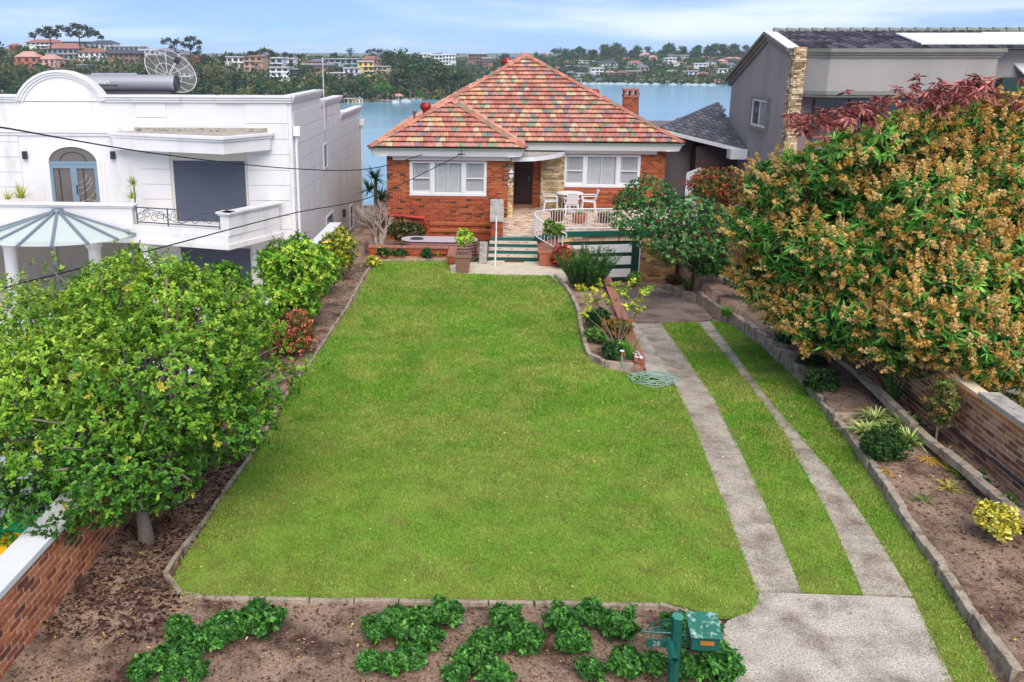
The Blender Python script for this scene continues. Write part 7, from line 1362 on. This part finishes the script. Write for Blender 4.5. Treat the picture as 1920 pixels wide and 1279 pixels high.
sky_gum('rounded gum tree rising above the white terrace house', [(487, 98, 6), (495, 94, 7), (506, 97, 7), (515, 102, 6), (535, 102, 6), (545, 104, 5)], (505, 116), 700)
sky_gum('small high-headed gum tree on the skyline', [(652, 95, 3), (657, 93, 3), (659, 98, 3)], (656, 112), 720)
sky_gum('flat-topped gum tree on the left skyline above the apartments', [(690, 97, 5), (700, 95, 5), (712, 96, 6), (722, 100, 5)], (705, 112), 800)
# boats and jetties
def boat(px, py, L_, label, st='R', group='boats moored along the shore'):
    p = P(px, py, WZ); r = root('motor_boat', label, 'boat', p, group); w = L_*.28; x, y, z = p
    MB().add([(x-L_/2, y-w/2, z+1.0), (x+L_*.3, y-w/2, z+1.1), (x+L_/2, y, z+1.3), (x+L_*.3, y+w/2, z+1.1), (x-L_/2, y+w/2, z+1.0), (x-L_/2, y-w*.35, z-.2), (x+L_*.28, y-w*.3, z-.2), (x+L_*.42, y, z-.2), (x+L_*.28, y+w*.3, z-.2), (x-L_/2, y+w*.35, z-.2)], [(0, 5, 6, 1), (1, 6, 7, 2), (2, 7, 8, 3), (3, 8, 9, 4), (4, 9, 5, 0), (0, 1, 2, 3, 4)]).build('hull', 'white_paint', r)
    MB().box((x-L_*.2, y-w*.35, z+1.05), (x+L_*.18, y+w*.35, z+2.1)).build('cabin', 'white_plastic', r); MB().box((x-L_*.19, y-w*.37, z+1.5), (x+L_*.19, y-w*.352, z+1.9)).build('cabin_window', 'glass_dark', r)
for k, (px, L_) in enumerate(((1096, 9), (1112, 12), (1124, 8), (1136, 12), (1146, 9), (1160, 12), (1168, 9), (1184, 8), (1196, 9), (1211, 8), (1230, 9), (1262, 8), (1290, 11), (1304, 9), (1320, 8), (1335, 9))): boat(px, np.interp(px, [1080, 1400], [157.4, 160.6]), L_, 'white moored boat along the far right shore, %s from the left' % ordn(k+1))
for px, py, L_, lab in ((762, 190.5, 7, 'small white boat moored right of the boathouse'), (781, 187.6, 8, 'white motor boat moored off the wooded point'), (742, 192.5, 5, 'white dinghy at the end of the left jetty')): boat(px, py, L_, lab, 'L')
def jetty(a, c, label):
    a, c = P(*a, WZ), P(*c, WZ); r = root('jetty', label, 'jetty', a); MB().bar(a+Vector((0, 0, 1)), c+Vector((0, 0, 1)), 1.6, .35).build('deck', 'attr_far' if False else 'cap_concrete', r)
    for t in (0, .33, .66, 1): q = a.lerp(c, t); MB().tube([q-Vector((0, 0, 1)), q+Vector((0, 0, 1.8))], .22, 6).build('pile', 'white_paint', r)
jetty((716, 191), (748, 191.5), 'timber jetty with white piles left of the boathouse'); jetty((748, 190), (772, 188), 'short jetty running from the boathouse to the boats')
# rocks along the shore and the scrub that covers the slopes
def scrub(name, st, n, xr, cols, size, label, tmax=1., hmax=4.):
    wl, tp_, dp = SETS[st]; x = RNG.uniform(*xr, n); t = RNG.random(n)*tmax; pos = []
    yb = np.interp(x, [w[0] for w in wl], [w[1] for w in wl]); yt = np.interp(x, [a[0] for a in tp_], [a[1] for a in tp_])
    for i in range(n): pos.append(tuple(onhill(wl, tp_, dp, x[i], yb[i]+(yt[i]-yb[i])*t[i])))
    pos = np.array(pos); k = 16; ti = np.repeat(np.arange(n), k); m = n*k; hh = RNG.uniform(.7, hmax, n)[ti]; dd = randdir(m); q = pos[ti]+dd*np.stack([hh*.55, hh*.55, hh*.5], 1)+np.stack([0*hh, 0*hh, hh*.5], 1); V, F, C = leaves(leaf_t(.8), q, randdir(m), randdir(m), size*RNG.uniform(.6, 1.5, m), pal(n, cols, None, .2)[ti]); props(nmesh(name, V, F, C, 'farleaf', kind='stuff'), label, 'scrub')
ALLG = FG['a']+FG['b']+FG['c'][:1]
scrub('bushland', 'L', 3400, (-60, 890), ALLG+[lin(150, 128, 104)], 1.8, 'green scrub covering the left hillside', hmax=6.); scrub('bushland', 'M', 1500, (580, 1080), FG['a']+FG['b'], 2.4, 'dark scrub covering the middle headland', hmax=8); scrub('bushland', 'R', 3400, (980, 1440), ALLG, 2.2, 'green scrub between the houses of the far right shore', hmax=7)
rk = root('shore_rocks', 'pale sandstone rocks on the slope below the left hillside houses', 'rocks', onhill(*SETS['L'], 600, 165))
for k in range(70):
    px = random.uniform(560, 720); py = random.uniform(150, 191); p = onhill(*SETS['L'], px, py); s_ = random.uniform(1.2, 3.2); b = MB(); vs = [p+Vector((x*s_*random.uniform(.7, 1.2), y*s_*random.uniform(.7, 1.2), z*s_*.7*random.uniform(.6, 1.2))) for x in (-1, 1) for y in (-1, 1) for z in (-.6, 1)]
    b.add(vs, [(0, 1, 3, 2), (4, 6, 7, 5), (0, 4, 5, 1), (2, 3, 7, 6), (1, 5, 7, 3), (0, 2, 6, 4)]).build('rock', 'rock', rk)
# ------------------------------------------------------------------ air
hz = MB().box((-7000, -40, -58), (7000, 7000, 48)).build('haze', 'white_paint', None, kind='stuff')
hm = bpy.data.materials.new('haze'); hm.use_nodes = True; hm.node_tree.nodes.clear(); _o = hm.node_tree.nodes.new('ShaderNodeOutputMaterial'); _v = hm.node_tree.nodes.new('ShaderNodeVolumePrincipled')
_v.inputs['Color'].default_value = (.72, .84, 1, 1); _v.inputs['Density'].default_value = .00011; _v.inputs['Anisotropy'].default_value = 0; hm.node_tree.links.new(_v.outputs[0], _o.inputs['Volume'])
hz.data.materials.clear(); hz.data.materials.append(hm); props(hz, 'thin blue haze over the water and far shores', 'haze')
